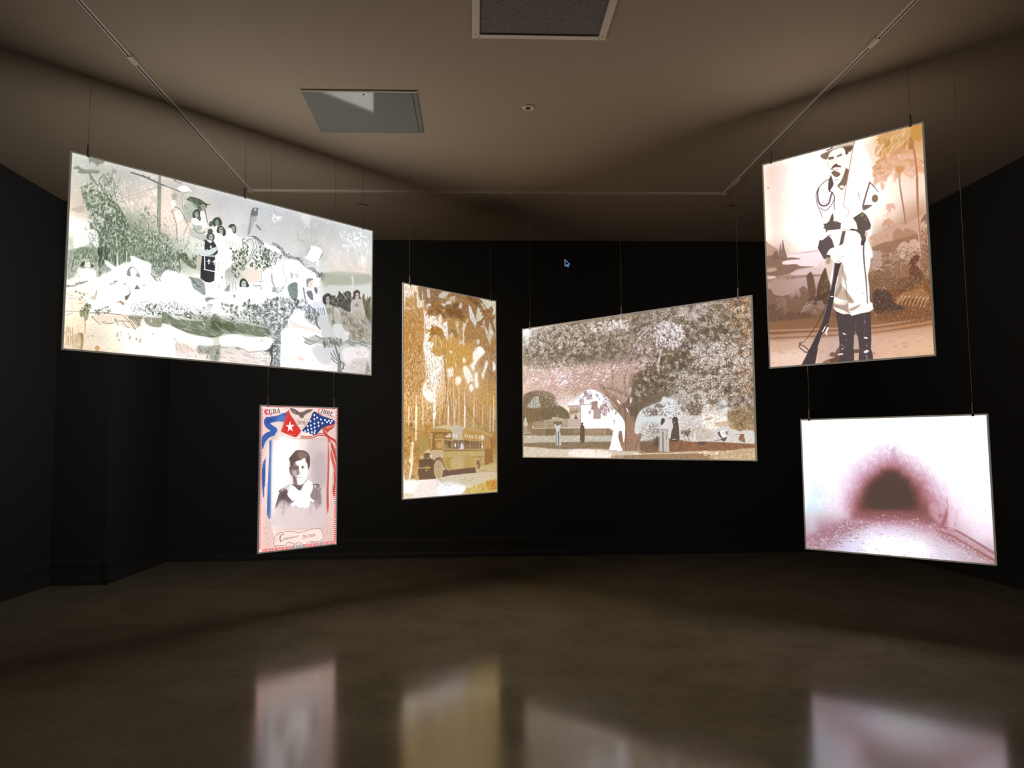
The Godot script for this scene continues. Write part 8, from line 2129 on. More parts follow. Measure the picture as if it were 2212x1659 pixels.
func paint_soldier() -> Canvas:
	var c := Canvas.new(900, 1.4099, Color.html("ffffff"), 55)
	c.wash([
		"f8e0d4 fffaf6 ffffff ffffff fff8f0 f6cc9c dca868",
		"fae6da ffffff ffffff ffffff fffaf4 fde0c0 ecbc8c",
		"fcece0 ffffff ffffff ffffff ffffff fff6ea f8dcc0",
		"fdeee4 ffffff ffffff ffffff ffffff fffcf4 fae4d0",
		"fcece0 ffffff ffffff ffffff ffffff fae4d4 d8ac94",
		"d4b4a0 fcf0e8 fff8fa ffffff f8e0cc b88e70 b08868",
		"a88470 d8b8b0 f0d8d8 fff4f4 c09c84 a47c5c a07450",
		"a08070 bca098 c8a8a0 c4a89c a07c60 946c4c 96683c",
		"947060 9c7c6c 94786a 947868 8a6a50 86583a 8c5c34",
		"8c6852 8a6854 866450 866450 8a6244 8c5c38 8e5e36",
		"b48a70 c09880 b08c78 b89484 bc8c70 b88460 b07c50",
		"e4bca8 ecccbc d4b4a8 d8b8a8 dcb094 e4b898 e0b080",
	])
	c.blob([-8.9,534,31.5,571,83,610,117,639,63.9,647,-7,640], "bc9480", 0.85, 8.2)
	c.blob([87.2,651,179,656,213,658,358,664,361,706,342,770,254,755,119,720,91.2,698], "fdeef0", 0.9, 9)
	c.stroke([196,660,292,665,357,667], 3.3, 6.7, "d8a8a4", 0.8, 2.8)
	c.stroke([86.8,662,145,659,202,661], 4, 2.9, "dcb0b0", 0.7, 2.9)
	c.blob([-10.3,645,10.8,643,58.1,646,121,674,178,682,234,703,143,696,108,704,119,723,199,731,232,751,320,769,265,768,203,769,163,788,81.7,789,23,785,-8.7,757,-4.3,722,48.8,731,71.4,753,60.7,728,-3.9,711], "8e6c5c", 0.9, 4)
	c.blob([39.8,660,52.9,627,71,616,90.1,652,97.9,676,62.8,676], "86665a", 0.85, 4.7)
	c.blob([89.4,669,95.6,589,102,573,105,625,114,563,119,553,124,594,133,636,139,655,141,684,115,688], "8c6c60", 0.9, 2.9)
	c.blob([-4.5,728,48.7,734,68.6,749,30,757,-2.4,749], "d8b09c", 0.8, 4.7)
	c.blob([-3.6,781,52.3,790,57.7,802,28.1,806,-4.3,798], "f0d8cc", 0.85, 4.1)
	c.blob([163,785,265,779,363,801,372,831,263,818,185,806], "e8ccc8", 0.75, 7.8)
	c.blob([57.7,802,173,807,362,826,361,840,229,830,132,826,80.3,823], "a07e74", 0.8, 5.1)
	c.blob([-3,839,81,806,183,840,261,858,226,909,122,939,52.7,929,12.9,888], "c8a298", 0.6, 13.8)
	c.dabs([28.9,786,185,806,184,834,27.7,815], 16, 5.8, 4.6, 60, 120, "f0dcc8 6a5048", 0.8, 0.5)
	c.blob([-4.6,880,25.2,879,47.3,917,128,946,57.8,947,73.6,990,43.6,1009,-3,991], "80604e", 0.85, 5.2)
	c.blob([-3,991,44.5,986,84.3,1014,129,1043,220,1055,329,1091,371,1119,380,1142,-7.6,1106], "6e5040", 0.85, 11.3, [60, 1, -0.35, 2.5])
	c.dabs([45.2,969,181,902,259,914,301,976,221,1021,106,1051,36.8,1031], 180, 19.3, 10.2, 20, 160, "8e6e5c 7a5c4c a08070 94745e", 0.6, 0.5)
	c.blob([126,974,137,935,148,937,155,972,191,938,218,959,226,897,249,890,270,915,279,962,289,1002,220,1055,135,1044], "82624f", 0.8, 5.6)
	c.blob([268,825,286,805,300,801,312,832,319,872,324,946,306,971,279,962,271,882], "745642", 0.92, 3.9)
	c.blob([329,958,337,903,361,840,379,804,395,790,409,859,417,904,410,947,376,987,344,993], "664a38", 0.92, 4.4)
	c.blob([290,969,367,963,421,938,419,993,374,1031,277,1006], "5e4436", 0.8, 7.6)
	c.stroke([305,999,299,1015,287,1047], 3.3, 2.2, "b89a8c", 0.7, 1.7)
	c.stroke([301,1000,293,1016,280,1049], 3.3, 2.2, "b89a8c", 0.7, 1.7)
	c.stroke([298,1001,287,1018,274,1051], 3.3, 2.2, "b89a8c", 0.7, 1.7)
	c.stroke([294,1004,280,1020,267,1053], 3.3, 2.2, "b89a8c", 0.7, 1.7)
	c.stroke([290,1006,274,1021,261,1056], 3.3, 2.2, "b89a8c", 0.7, 1.7)
	c.stroke([286,1009,268,1023,254,1058], 3.3, 2.2, "b89a8c", 0.7, 1.7)
	c.stroke([283,1013,262,1025,247,1060], 3.3, 2.2, "b89a8c", 0.7, 1.7)
	c.stroke([279,1017,256,1026,241,1062], 3.3, 2.2, "b89a8c", 0.7, 1.7)
	c.stroke([275,1022,249,1028,234,1065], 3.3, 2.2, "b89a8c", 0.7, 1.7)
	c.stroke([271,1028,243,1030,228,1067], 3.3, 2.2, "b89a8c", 0.7, 1.7)
	c.stroke([327,1002,332,1019,333,1047], 3.3, 2.2, "bc9e8e", 0.7, 1.6)
	c.stroke([331,1002,337,1021,339,1050], 3.3, 2.2, "bc9e8e", 0.7, 1.6)
	c.stroke([335,1002,342,1023,346,1054], 3.3, 2.2, "bc9e8e", 0.7, 1.6)
	c.stroke([339,1002,348,1024,352,1057], 3.3, 2.2, "bc9e8e", 0.7, 1.6)
	c.stroke([343,1001,353,1026,358,1060], 3.3, 2.2, "bc9e8e", 0.7, 1.6)
	c.stroke([347,1001,358,1028,365,1063], 3.3, 2.2, "bc9e8e", 0.7, 1.6)
	c.stroke([351,1001,364,1029,371,1066], 3.3, 2.2, "bc9e8e", 0.7, 1.6)
	c.stroke([355,1001,369,1031,377,1070], 3.3, 2.2, "bc9e8e", 0.7, 1.6)
	c.stroke([360,1001,374,1033,383,1073], 3.3, 2.2, "bc9e8e", 0.7, 1.6)
	c.stroke([309,1050,297,1070,287,1097], 3.3, 2.2, "a88a78", 0.65, 1.7)
	c.stroke([309,1050,302,1071,295,1098], 3.3, 2.2, "a88a78", 0.65, 1.7)
	c.stroke([309,1050,308,1072,303,1099], 3.3, 2.2, "a88a78", 0.65, 1.7)
	c.stroke([309,1050,313,1072,311,1100], 3.3, 2.2, "a88a78", 0.65, 1.7)
	c.stroke([309,1050,318,1073,318,1101], 3.3, 2.2, "a88a78", 0.65, 1.6)
	c.stroke([309,1050,324,1074,326,1102], 3.3, 2.2, "a88a78", 0.65, 1.6)
	c.stroke([309,1050,329,1075,334,1103], 3.3, 2.2, "a88a78", 0.65, 1.6)
	c.stroke([225,1061,255,1014,300,993,316,1006], 4.4, 3.3, "cbb0a2", 0.75, 1.7)
	c.dabs([365,874,414,860,411,936,356,962], 40, 16.3, 2.7, -60, -30, "b89880 8c6c54 d0b49c", 0.6, 0.5)
	c.dabs([11.1,935,125,1008,122,1076,6.1,1062], 30, 4.6, 4, 0, 90, "e0c4b4 b4968a", 0.7, 0.5)
	c.blob([-7.8,1112,514,1115,510,1201,432,1192,-4.6,1182], "8a684e", 0.8, 7.7)
	c.poly([-3.9,1101,531,1124,1002,1126,1003,1203,624,1206,4.7,1168], "94694a", 0.75, 9.9)
	c.stroke([-4,1161,327,1185,681,1203,1008,1184], 10, 10, "d0a284", 0.7, 5)
	c.stroke([-4.7,1178,327,1198,680,1215,1007,1197], 7, 7, "855a40", 0.8, 4)
	c.stroke([-5.5,1197,326,1216,679,1231,1006,1214], 7, 8, "c8977a", 0.75, 4)
	c.stroke([-3.8,1213,325,1231,679,1245,1008,1228], 7, 7, "88604a", 0.75, 4)
	c.poly([-2.4,1233,325,1245,678,1257,1009,1238,1010,1413,615,1417,-5,1413], "e4bca6", 0.6, 13.9)
	c.poly([-5.8,1320,218,1309,338,1425,-5.2,1419], "f8dccc", 0.6, 25.8)
	c.poly([375,1261,486,1263,489,1417,389,1408], "d0b0a4", 0.7, 20.3)
	c.poly([714,1297,998,1288,1005,1413,708,1425], "e8b89a", 0.6, 22.2)
	c.poly([856,1350,1009,1328,1008,1413,853,1418], "f0c49c", 0.5, 23.7)
	c.dabs([12.9,1245,1000,1250,1002,1403,6.8,1398], 90, 23.8, 7.9, -15, 5, "c89a80 f8dcc8 b48a70", 0.35, 0.5)
	c.palm(948, 12.9, 207, 13, "dca468 d0954e e8b880 c88c48", 0.75, 0.35, 100, 250, 1.5)
	c.blob([736,9,776,-6.2,873,-9.5,986,-1.9,999,7.4,994,94.6,963,90.8,937,46.5,908,59.1,879,77.1,859,92.7,834,112,814,133,805,115,822,66,789,35.2,773,68.2,746,104,730,127,729,99.2,749,45.3,765,17.5], "dcaa74", 0.8, 5, [16, 1, -0.35, 3])
	c.blob([949,-2.7,997,1.5,994,99.7,963,93.3,936,56.8], "cd9448", 0.85, 6.9)
	c.dabs([729,39.7,825,-7.9,873,-9.5,818,140,730,132], 90, 35.6, 3.6, 95, 125, "e8c090 c89058 f4d8b0", 0.55, 0.5)
	c.dabs([809,30.2,920,9.8,924,132,813,139], 90, 40.1, 3.5, 95, 140, "f4d4a8 d49c60 ffe8cc", 0.55, 0.5)
	c.blob([936,67.2,949,92,951,140,954,177,927,164,921,137,925,95.7], "b87a4c", 0.9, 3.9)
	c.palm(858, 214, 155, 15, "e8ae84 dca070 f0c0a0 e4a87c", 0.85, 0.45, -195, 15, 1.6)
	c.blob([708,229,728,191,773,165,832,154,885,158,931,181,975,220,996,262,978,267,957,220,902,194,928,243,949,291,946,347,924,321,893,292,875,261,868,312,849,302,829,324,827,270,797,284,767,356,753,337,763,275,789,249,755,241,728,298,716,274,735,236,766,211,737,209], "ecb896", 0.75, 5, [18, 1, -0.3, 3])
	c.blob([843,232,872,229,894,256,870,276,846,264], "d8965e", 0.85, 7)
	c.dabs([711,229,773,160,880,157,975,220,952,333,871,239,760,339], 160, 30.1, 4, 40, 140, "f8dcc8 e0a47c ffeee0", 0.5, 0.5)
	c.stroke([944,101,954,188,960,304,957,418,955,531,955,645,960,749,975,823], 9.7, 14.6, "c28866", 0.95, 2.9)
	c.stroke([956,282,955,417,958,594,969,751], 4.4, 6.8, "a56f52", 0.7, 2.4)
	c.stroke([949,571,950,654,955,758], 4.4, 5.8, "f4dcc8", 0.7, 2.4)
	c.stroke([860,278,863,364,871,450,881,546,886,631,889,720], 7.9, 11.9, "c89478", 0.95, 3)
	c.stroke([865,375,877,524,889,683,894,716], 3, 5.9, "9c6c56", 0.7, 2.5)
	c.stroke([873,628,878,702], 3.9, 3.9, "f0d4c4", 0.7, 2)
	c.palm(803, 471, 30.2, 9, "e8b8a0 f0c8b4", 0.9, 0.5, -200, 20, 2)
	c.blob([780,455,799,452,825,460,828,503,812,484,796,517,783,482], "eebca8", 0.85, 3)
	c.stroke([783,504,786,547], 3.5, 3.5, "d8a48c", 0.8, 2)
	c.blob([749,581,763,552,785,546,806,559,813,579,798,581,788,589,769,580,756,591], "dca486", 0.95, 2.5)
	c.stroke([784,578,785,642,786,716], 3.5, 4, "c89478", 0.9, 2)
	c.stroke([793,580,794,633,796,686], 3, 3, "c08c70", 0.8, 2)
	c.blob([668,640,728,625,797,602,846,591,883,599,921,581,959,568,997,546,996,653,1002,828,672,769,674,716,724,704], "d8ac96", 0.9, 6)
	c.blob([815,632,844,617,867,642,882,625,936,657,953,696,916,694,879,692,840,710,808,688], "b48668", 0.8, 6.9)
	c.blob([674,716,710,701,754,689,803,687,832,683,870,680,945,674,952,722,849,728,814,768,760,785,706,775], "a0765c", 0.9, 5)
	c.blob([814,763,840,721,869,705,896,721,906,702,934,703,951,737,952,819,812,794], "dcb4a0", 0.9, 3.9)
	c.dabs([814,763,868,711,943,710,948,798], 60, 19.6, 9.8, 0, 180, "e8c4b0 c89c84 d0a690", 0.6, 0.5)
	c.blob([967,601,996,556,1001,593,985,610], "8c6450", 0.85, 3.9)
	c.blob([971,612,994,602,999,654,977,665], "e0b49c", 0.8, 3.9)
	c.blob([964,662,1001,654,1004,829,966,822], "9a6e54", 0.8, 5.8)
	c.dabs([966,621,999,603,1003,808,967,801], 50, 19.3, 7.7, 60, 120, "7c5642 d4a68c b48468 e8c4ac", 0.7, 0.5)
	c.stroke([944,102,954,188,960,304,957,418,955,531,955,645,960,749,975,823], 6.8, 11.7, "bc8462", 0.9, 2.4)
	c.stroke([949,571,950,654,955,758], 3.4, 4.9, "f0d4c0", 0.7, 1.9)
	c.blob([673,737,723,736,750,783,672,769], "e8ccc0", 0.7, 7.2)
	c.stroke([717,542,722,538,729,542], 4.6, 3.1, "ecc8b4", 0.8, 2)
	c.dabs([678,642,747,639,776,650,686,686], 20, 13.3, 5.1, -20, 20, "b88c78 dcb4a4", 0.7, 0.5)
	c.blob([674,729,731,749,741,804,735,838,702,845,660,856,667,791], "ccaa9c", 0.85, 6.8)
	c.blob([735,758,820,756,874,766,936,778,996,797,997,942,889,946,732,899,748,831], "a47c62", 0.75, 8.2, [50, 1, -0.3, 2.5])
	c.dabs([739,750,843,769,871,844,845,896,766,869], 90, 20.8, 10, 0, 180, "bc9480 8c6850 dcb8a4 d0a890 94705a", 0.6, 0.5)
	c.blob([851,762,874,784,857,807,842,791], "ecccb8", 0.8, 4.1)
	c.stroke([858,781,869,800,856,820,843,852,845,896], 4.9, 2.9, "dcb8a0", 0.7, 2.1)
	c.blob([872,814,904,798,919,818,894,839,871,844], "c49c84", 0.8, 4.1)
	c.blob([890,843,911,812,931,798,948,806,949,823,929,845,909,859], "6c4636", 0.95, 2.4)
	c.blob([889,881,909,855,932,867,953,901,967,933,958,965,920,955,891,916], "704a3a", 0.95, 4)
	c.blob([932,854,952,845,962,868,950,892], "c89c80", 0.7, 3.2)
	c.blob([802,971,843,934,898,926,943,955,918,989,871,1008,824,1009], "7c5840", 0.85, 4.9)
	c.dabs([802,971,843,943,898,934,943,959,910,996,831,1015], 80, 24.5, 4.9, -70, -30, "946e50 5c3e2c a88462", 0.6, 0.5)
	c.blob([659,892,733,895,820,922,809,990,777,985,729,969,672,960], "8a684e", 0.8, 6.7)
	c.stroke([693,857,706,848,734,858,742,865], 5.1, 3.8, "f6e2d6", 0.95, 1.7)
	c.blob([689,861,774,871,781,898,716,892], "8c6a54", 0.7, 5.1)
	c.blob([674,1005,688,985,725,979,761,996,783,1029,797,1075,843,1099,858,1122,826,1144,762,1140,690,1122,676,1067], "52403a", 0.9, 8.4)
	c.dabs([705,965,750,950,769,975,728,991], 30, 10.9, 7.6, 0, 180, "b89078 a47c62 c8a48c", 0.6, 0.5)
	c.blob([805,1076,814,1043,847,1021,894,1011,933,1008,974,1027,989,1059,986,1093,953,1079,907,1060,861,1058,828,1079], "b07c50", 0.85, 4.1)
	c.stroke([842,1038,825,1062,814,1088], 5.4, 3.3, "ecccb8", 0.85, 1.6)
	c.stroke([863,1042,846,1066,835,1093], 5.3, 3.3, "ecccb8", 0.85, 1.6)
	c.stroke([884,1046,867,1071,856,1098], 5.3, 3.3, "ecccb8", 0.85, 1.6)
	c.stroke([905,1050,888,1075,877,1103], 5.3, 3.3, "ecccb8", 0.85, 1.6)
	c.stroke([925,1053,909,1080,898,1108], 5.3, 3.2, "ecccb8", 0.85, 1.6)
	c.stroke([946,1057,929,1085,918,1113], 5.2, 3.2, "ecccb8", 0.85, 1.6)
	c.stroke([966,1061,950,1089,939,1118], 5.2, 3.2, "ecccb8", 0.85, 1.6)
	c.stroke([987,1065,970,1094,959,1123], 5.2, 3.2, "ecccb8", 0.85, 1.6)
	c.dabs([814,1051,886,1019,962,1030,983,1075,885,1053], 50, 20.3, 3.6, -60, -30, "c8945e 8c5c38 dcac7c", 0.6, 0.5)
	c.dabs([900,978,957,987,963,1021,910,1005], 24, 8.9, 5.6, 0, 180, "dcb48c c4986c", 0.7, 0.5)
	c.blob([722,1126,850,1121,988,1139,989,1194,720,1178], "86583a", 0.8, 9.8)
	c.stroke([990,894,990,920,988,940], 5.6, 3.2, "f4e0cc", 0.9, 1.6)
	c.dabs([952,837,995,823,994,992,950,977], 60, 24, 5.6, 60, 120, "8c6450 a88064 704c38 c49c80", 0.55, 0.5)
	c.blob([674,729,1004,790,989,1194,680,1147,671,898], "5c4030", 0.4, 8.3, [60, 1.2, 0.2, 4])
	c.blob([674,729,1004,790,989,1194,680,1147,671,898], "d4a88c", 0.4, 8.3, [70, 1.2, 0.28, 5])
	c.blob([394,58.7,488,-1.3,621,-8.6,704,177,702,419,689,609,664,653,672,779,399,731,354,643,389,523,363,442,343,336,352,236,432,200], "fffcf8", 1, 9.7)
	c.blob([392,32.8,439,20.3,497,13.8,554,12.3,601,20.5,590,52.2,571,61.8,544,24.5,497,18.8,458,30.6,443,56.7,427,72.8,401,55.6], "a08670", 1, 2.4)
	c.blob([425,8.8,488,3.7,545,-0.2,606,-0.3,605,21.8,554,12.3,488,13.6,449,20.5], "dccab8", 0.9, 2.9)
	c.stroke([435,11.5,469,5.8,464,-0.5], 7.9, 4.9, "6e564a", 0.9, 2)
	c.blob([399,39.9,439,30.4,447,58,427,70.3], "88705c", 0.7, 4)
	c.blob([540,23.2,568,26.1,593,28.3,588,51.6,571,54.4,566,70.4,549,71.8,544,44.2], "705848", 1, 2.4)
	c.blob([437,65.4,458,30.6,497,21.3,544,34.4,552,76.4,571,71.7,576,108,567,150,538,163,514,191,489,205,466,179,444,138,431,94.2], "fff8f2", 1, 2.9)
	c.poly([440,61.1,475,63.1,476,81,449,79.7,442,76.7], "75594e", 0.9, 3.9)
	c.poly([493,65.3,526,58.5,529,72.8,497,75.6], "866b62", 0.9, 3.9)
	c.blob([469,119,493,118,497,142,473,136], "e8d0c4", 0.7, 4.9)
	c.blob([453,150,464,131,483,118,495,119,502,131,516,137,519,148,501,143,482,138,468,142], "775c50", 1, 2.4)
	c.stroke([463,148,482,158,498,155], 3.9, 2.4, "8c7064", 0.9, 2)
	c.blob([457,167,472,160,491,168,509,185,513,194,499,205,484,205,466,187], "8a6e5e", 1, 2.9)
	c.ell(491, 163, 10.4, 5, -172, "f6e6dc", 0.9, 2.9)
	c.stroke([434,79.8,440,117,451,145], 3.9, 3.9, "ecd4c8", 0.8, 2.5)
	c.stroke([479,227,488,222,498,228], 4.4, 2.4, "77645c", 0.9, 1.9)
	c.poly([454,181,468,245,463,259,437,293,431,271,436,217], "6b5654", 1, 2.4)
	c.poly([548,158,570,181,559,218,548,265,518,302,489,265,516,237,537,192], "8d735f", 1, 2.4)
	c.blob([503,271,520,268,533,276,519,290], "fff4ec", 1, 1.9)
	c.line([609,0.4,586,95.7,565,190,545,284,529,369], 6.2, 3.8, "c29a84", 0.9, 1.9)
	c.line([530,359,522,402,527,416,550,426,554,454,548,473,534,479], 3.8, 2.9, "dca8a4", 0.85, 1.9)
	c.stroke([436,207,401,223,371,251,352,288,355,339,365,382,378,420,387,448], 6, 3.5, "8a7078", 0.95, 1.5)
	c.stroke([371,251,362,290,367,342,385,371,414,378,434,362,446,325,456,302], 9.9, 10.9, "7e666e", 0.95, 1.5)
	c.stroke([375,384,399,407,423,405,448,381,464,354,469,335], 4.4, 4.4, "7d656e", 0.95, 1.5)
	c.stroke([438,288,456,302,469,335,465,374,465,419], 5.9, 2.9, "6f585c", 0.95, 1.5)
	c.stroke([389,347,410,367,430,346], 3.9, 3, "b49aa4", 0.7, 2)
	c.line([689,290,664,361,642,430,644,454], 9.4, 11.2, "87706c", 0.95, 1.4)
	c.line([689,290,715,325,733,361], 6.5, 4.2, "8a736e", 0.95, 1.4)
	c.poly([640,429,661,429,699,438,673,454,646,462], "84706c", 1, 1.4)
	c.ell(715, 400, 24.8, 18.8, 85.5, "957c66", 1, 2.3)
	c.stroke([617,340,620,361,626,387], 4.2, 2.8, "b09a9c", 0.85, 1.9)
	c.poly([578,496,636,470,654,486,672,524,684,565,678,588,649,596,651,650,639,672,634,715,636,773,625,771,624,694,624,645,616,609,594,585,553,570,566,545,577,567,604,578,597,532], "6a5b55", 1, 2.3)
	c.ell(635, 489, 12.9, 10.2, 163, "a08e76", 0.8, 3.8)
	c.ell(654, 520, 12.1, 8.7, -131, "8c7a66", 0.8, 3.7)
	c.blob([644,610,660,599,661,628,649,635], "e8c8bc", 0.8, 3.7)
	c.poly([390,496,409,498,429,487,445,450,455,437,459,473,455,492,477,497,504,515,503,542,493,552,417,544,409,558,403,531,389,523,399,513], "6e5f58", 1, 2)
	c.ell(467, 497, 12.3, 4.6, -148, "a08c74", 0.8, 2.9)
	c.blob([504,518,542,506,579,523,596,551,568,565,530,563,503,547], "fffaf6", 1, 3.8)
	c.stroke([503,554,530,565,558,578], 4.8, 4.8, "e8ccc4", 0.8, 2.9)
	c.poly([530,572,496,706,478,686,509,568], "71605c", 1, 1.9)
	c.poly([349,647,370,610,420,580,439,604,451,646,455,667,421,670,403,697,419,734,385,728,363,679], "6c5c5a", 1, 2.4)
	c.stroke([420,580,439,581], 4.4, 2.9, "8a7470", 0.9, 2)
	c.stroke([445,610,451,641], 3.9, 3.9, "e0c0bc", 0.6, 2.9)
	c.stroke([509,667,525,677,553,680], 2.4, 1.9, "d8c4bc", 0.7, 1.9)
	c.poly([392,728,449,669,558,639,643,655,674,691,669,810,651,882,657,958,656,1047,671,1059,674,1099,650,1111,604,1115,544,1125,532,1110,489,1107,451,1085,432,1057,441,976,415,880,403,816], "fffdfa", 1, 3.9)
	c.poly([349,650,362,600,441,616,454,667,419,679,403,702,427,711,426,737,386,730], "685856", 1, 3)
	c.blob([394,731,441,740,439,791,415,877,402,826], "e8ccb8", 0.8, 7.1)
	c.blob([401,738,426,737,420,767,400,764], "a88a70", 0.7, 7.1)
	c.blob([484,778,499,770,502,812,519,861,522,897,509,874,501,842,492,933,518,987,522,1018,493,1014,455,993,446,977,478,910,463,928,446,972,450,936,470,868,462,836], "c2a08a", 0.75, 7)
	c.blob([497,933,515,956,560,1034,540,1041,522,1023], "a8866e", 0.75, 5.9)
	c.blob([446,972,478,910,492,933,455,988], "9c7c68", 0.6, 6)
	c.stroke([503,792,500,852,517,916,518,987], 5.9, 5, "8a6a56", 0.6, 5)
	c.blob([436,1027,472,1039,522,1023,525,1049,528,1090,537,1111,500,1086,462,1066,435,1052], "ae9080", 0.85, 5)
	c.blob([444,1007,492,1029,522,1023,511,1047,472,1044,439,1027], "fff4ea", 0.8, 5)
	c.stroke([437,1063,470,1087,509,1102,532,1108], 5.9, 5, "f6e6d8", 0.9, 3)
	c.blob([529,1080,568,1065,601,1057,577,1081,543,1092], "bc9a88", 0.8, 3.9)
	c.stroke([638,654,632,729,635,829,640,930,641,1055], 9.7, 5.8, "7c6462", 0.95, 1.9)
	c.stroke([655,738,646,836,651,887], 2.4, 2.4, "f0dcd0", 0.5, 2.9)
	c.ell(619, 989, 6.1, 5.5, 63.9, "eac8c4", 0.8, 2.9)
	c.poly([632,683,650,656,622,651,618,681], "50423e", 1, 1.9)
	c.poly([446,1082,489,1107,532,1113,544,1126,565,1120,613,1116,660,1114,656,1205,654,1294,649,1343,659,1383,659,1418,604,1423,571,1415,579,1346,573,1261,561,1219,553,1294,545,1423,456,1420,446,1414,429,1372,455,1334,461,1294,458,1213,453,1161,447,1120], "574a49", 1, 2.4)
	c.poly([553,1244,574,1256,579,1321,575,1341,544,1340], "c4aca0", 0.95, 3.9)
	c.poly([550,1363,574,1365,571,1415,549,1418], "d8b8a0", 0.9, 3.9)
	c.poly([546,1340,608,1341,607,1364,550,1363], "6a4e42", 0.9, 3.9)
	c.blob([350,1406,378,1393,418,1382,439,1368,458,1375,449,1405,417,1412,377,1419], "6e5240", 1, 3)
	c.blob([394,1364,410,1345,430,1347,451,1319,465,1325,458,1365,428,1377], "7c5e4c", 0.9, 4)
	c.stroke([358,1409,378,1401,393,1405,377,1415], 6, 5, "b88e6c", 0.9, 2.5)
	c.stroke([379,1378,404,1375,423,1382], 6, 5, "d8ac90", 0.8, 3)
	c.ell(493, 1234, 13, 4.9, -148, "e4e4ec", 0.95, 2)
	c.ell(463, 1363, 19.3, 5.6, 175, "f0f0f4", 0.95, 2)
	c.ell(622, 1273, 13.3, 5.8, -162, "f0f0f4", 0.95, 1.9)
	c.ell(621, 1359, 15.7, 9, 164, "f4f4f6", 0.95, 1.9)
	c.stroke([469,1298,480,1311,489,1325], 3, 2.5, "b8b8c0", 0.8, 1.5)
	c.ell(477, 1330, 5.4, 4.5, -167, "e8e8ee", 0.9, 1.5)
	c.ell(502, 1273, 4.5, 3.8, 83.5, "a8a4a8", 0.8, 1.5)
	c.ell(500, 1318, 3.9, 3, -170, "a09ca0", 0.7, 1.5)
	c.ell(625, 1323, 5.6, 4.9, -164, "a8a4a8", 0.7, 1.9)
	c.ell(620, 1171, 9.9, 6.5, 89.2, "908480", 0.7, 2.9)
	c.stroke([615,1116,618,1151,621,1201,616,1251], 3.9, 2.9, "6e6464", 0.7, 2.9)
	c.stroke([617,1384,624,1395,618,1419], 4.8, 3.8, "d8d0cc", 0.8, 2.4)
	c.stroke([566,1170,561,1234], 3.9, 3.9, "746a68", 0.6, 2.9)
	c.ell(666, 1374, 10.5, 7.5, -139, "b89480", 0.8, 3.8)
	c.poly([450,767,494,772,474,828,448,926,435,1006,411,1105,398,1155,387,1189,350,1227,322,1301,321,1321,299,1420,209,1415,243,1356,276,1296,315,1228,353,1160,387,1061,411,972,436,862], "4e4244", 1, 2)
	c.stroke([451,772,442,833,429,902,420,942], 3.5, 3, "d8bfae", 0.85, 1.5)
	c.stroke([457,773,433,924], 2, 2, "8c7468", 0.8, 1.5)
	c.stroke([433,1042,410,1126,403,1156], 2.5, 2, "9c8274", 0.8, 1.5)
	c.stroke([398,1001,372,1069,339,1127,296,1189,237,1256,221,1265], 6.2, 3.6, "4c3b38", 0.85, 1.5)
	c.stroke([411,972,389,1020,377,1080], 3, 2, "a48c7c", 0.7, 1.5)
	c.ell(426, 983, 12, 4.6, -171, "e8e0e0", 0.95, 1.5)
	c.poly([373,1172,383,1171,361,1207,351,1209], "fff4f0", 0.95, 2)
	c.poly([387,1179,400,1183,383,1215,387,1238,376,1224,371,1213], "fff0ec", 0.95, 2)
	c.stroke([381,1161,398,1155,403,1153], 6.1, 4, "8a6e68", 0.9, 2)
	c.stroke([205,1263,201,1289,219,1312,244,1330,260,1326,255,1310,230,1287,210,1279], 6.2, 6.2, "5c463e", 0.95, 2.1)
	c.stroke([210,1274,218,1259], 8.3, 6.3, "5c463e", 0.9, 2.1)
	c.blob([226,1265,283,1261,266,1290,235,1282], "d4ae98", 0.7, 5.2)
	c.blob([405,700,424,672,454,665,483,686,501,715,515,727,505,751,484,773,455,765,436,739,428,701,413,706], "fffaf4", 1, 3)
	c.stroke([486,732,500,737,513,729], 3.5, 2.5, "c8a698", 0.8, 2)
	c.stroke([478,746,492,751], 3, 2.5, "c8a698", 0.8, 2)
	c.stroke([470,760,487,766], 3, 2.5, "b89488", 0.8, 2)
	c.stroke([433,707,447,720], 3, 2, "dcc0b4", 0.6, 2.5)
	c.ell(28.5, 167, 7.5, 6.1, -133, "c0a090", 0.8, 2.3)
	c.stroke([-6.1,-0.4,163,-5.7,398,-6.6], 15.3, 10.9, "f0d0c0", 0.5, 8.8)
	c.stroke([-6.8,16.4,-3.7,288,-3.4,512], 11.3, 13.6, "f2d0be", 0.5, 9)
	c.mottle(40, 1, 0.02, "ffe8d8")
	c.mottle(160, 1, 0.03, "ffe8d8")
	c.grain(0.025)
	c.soften(1.5)
	return c


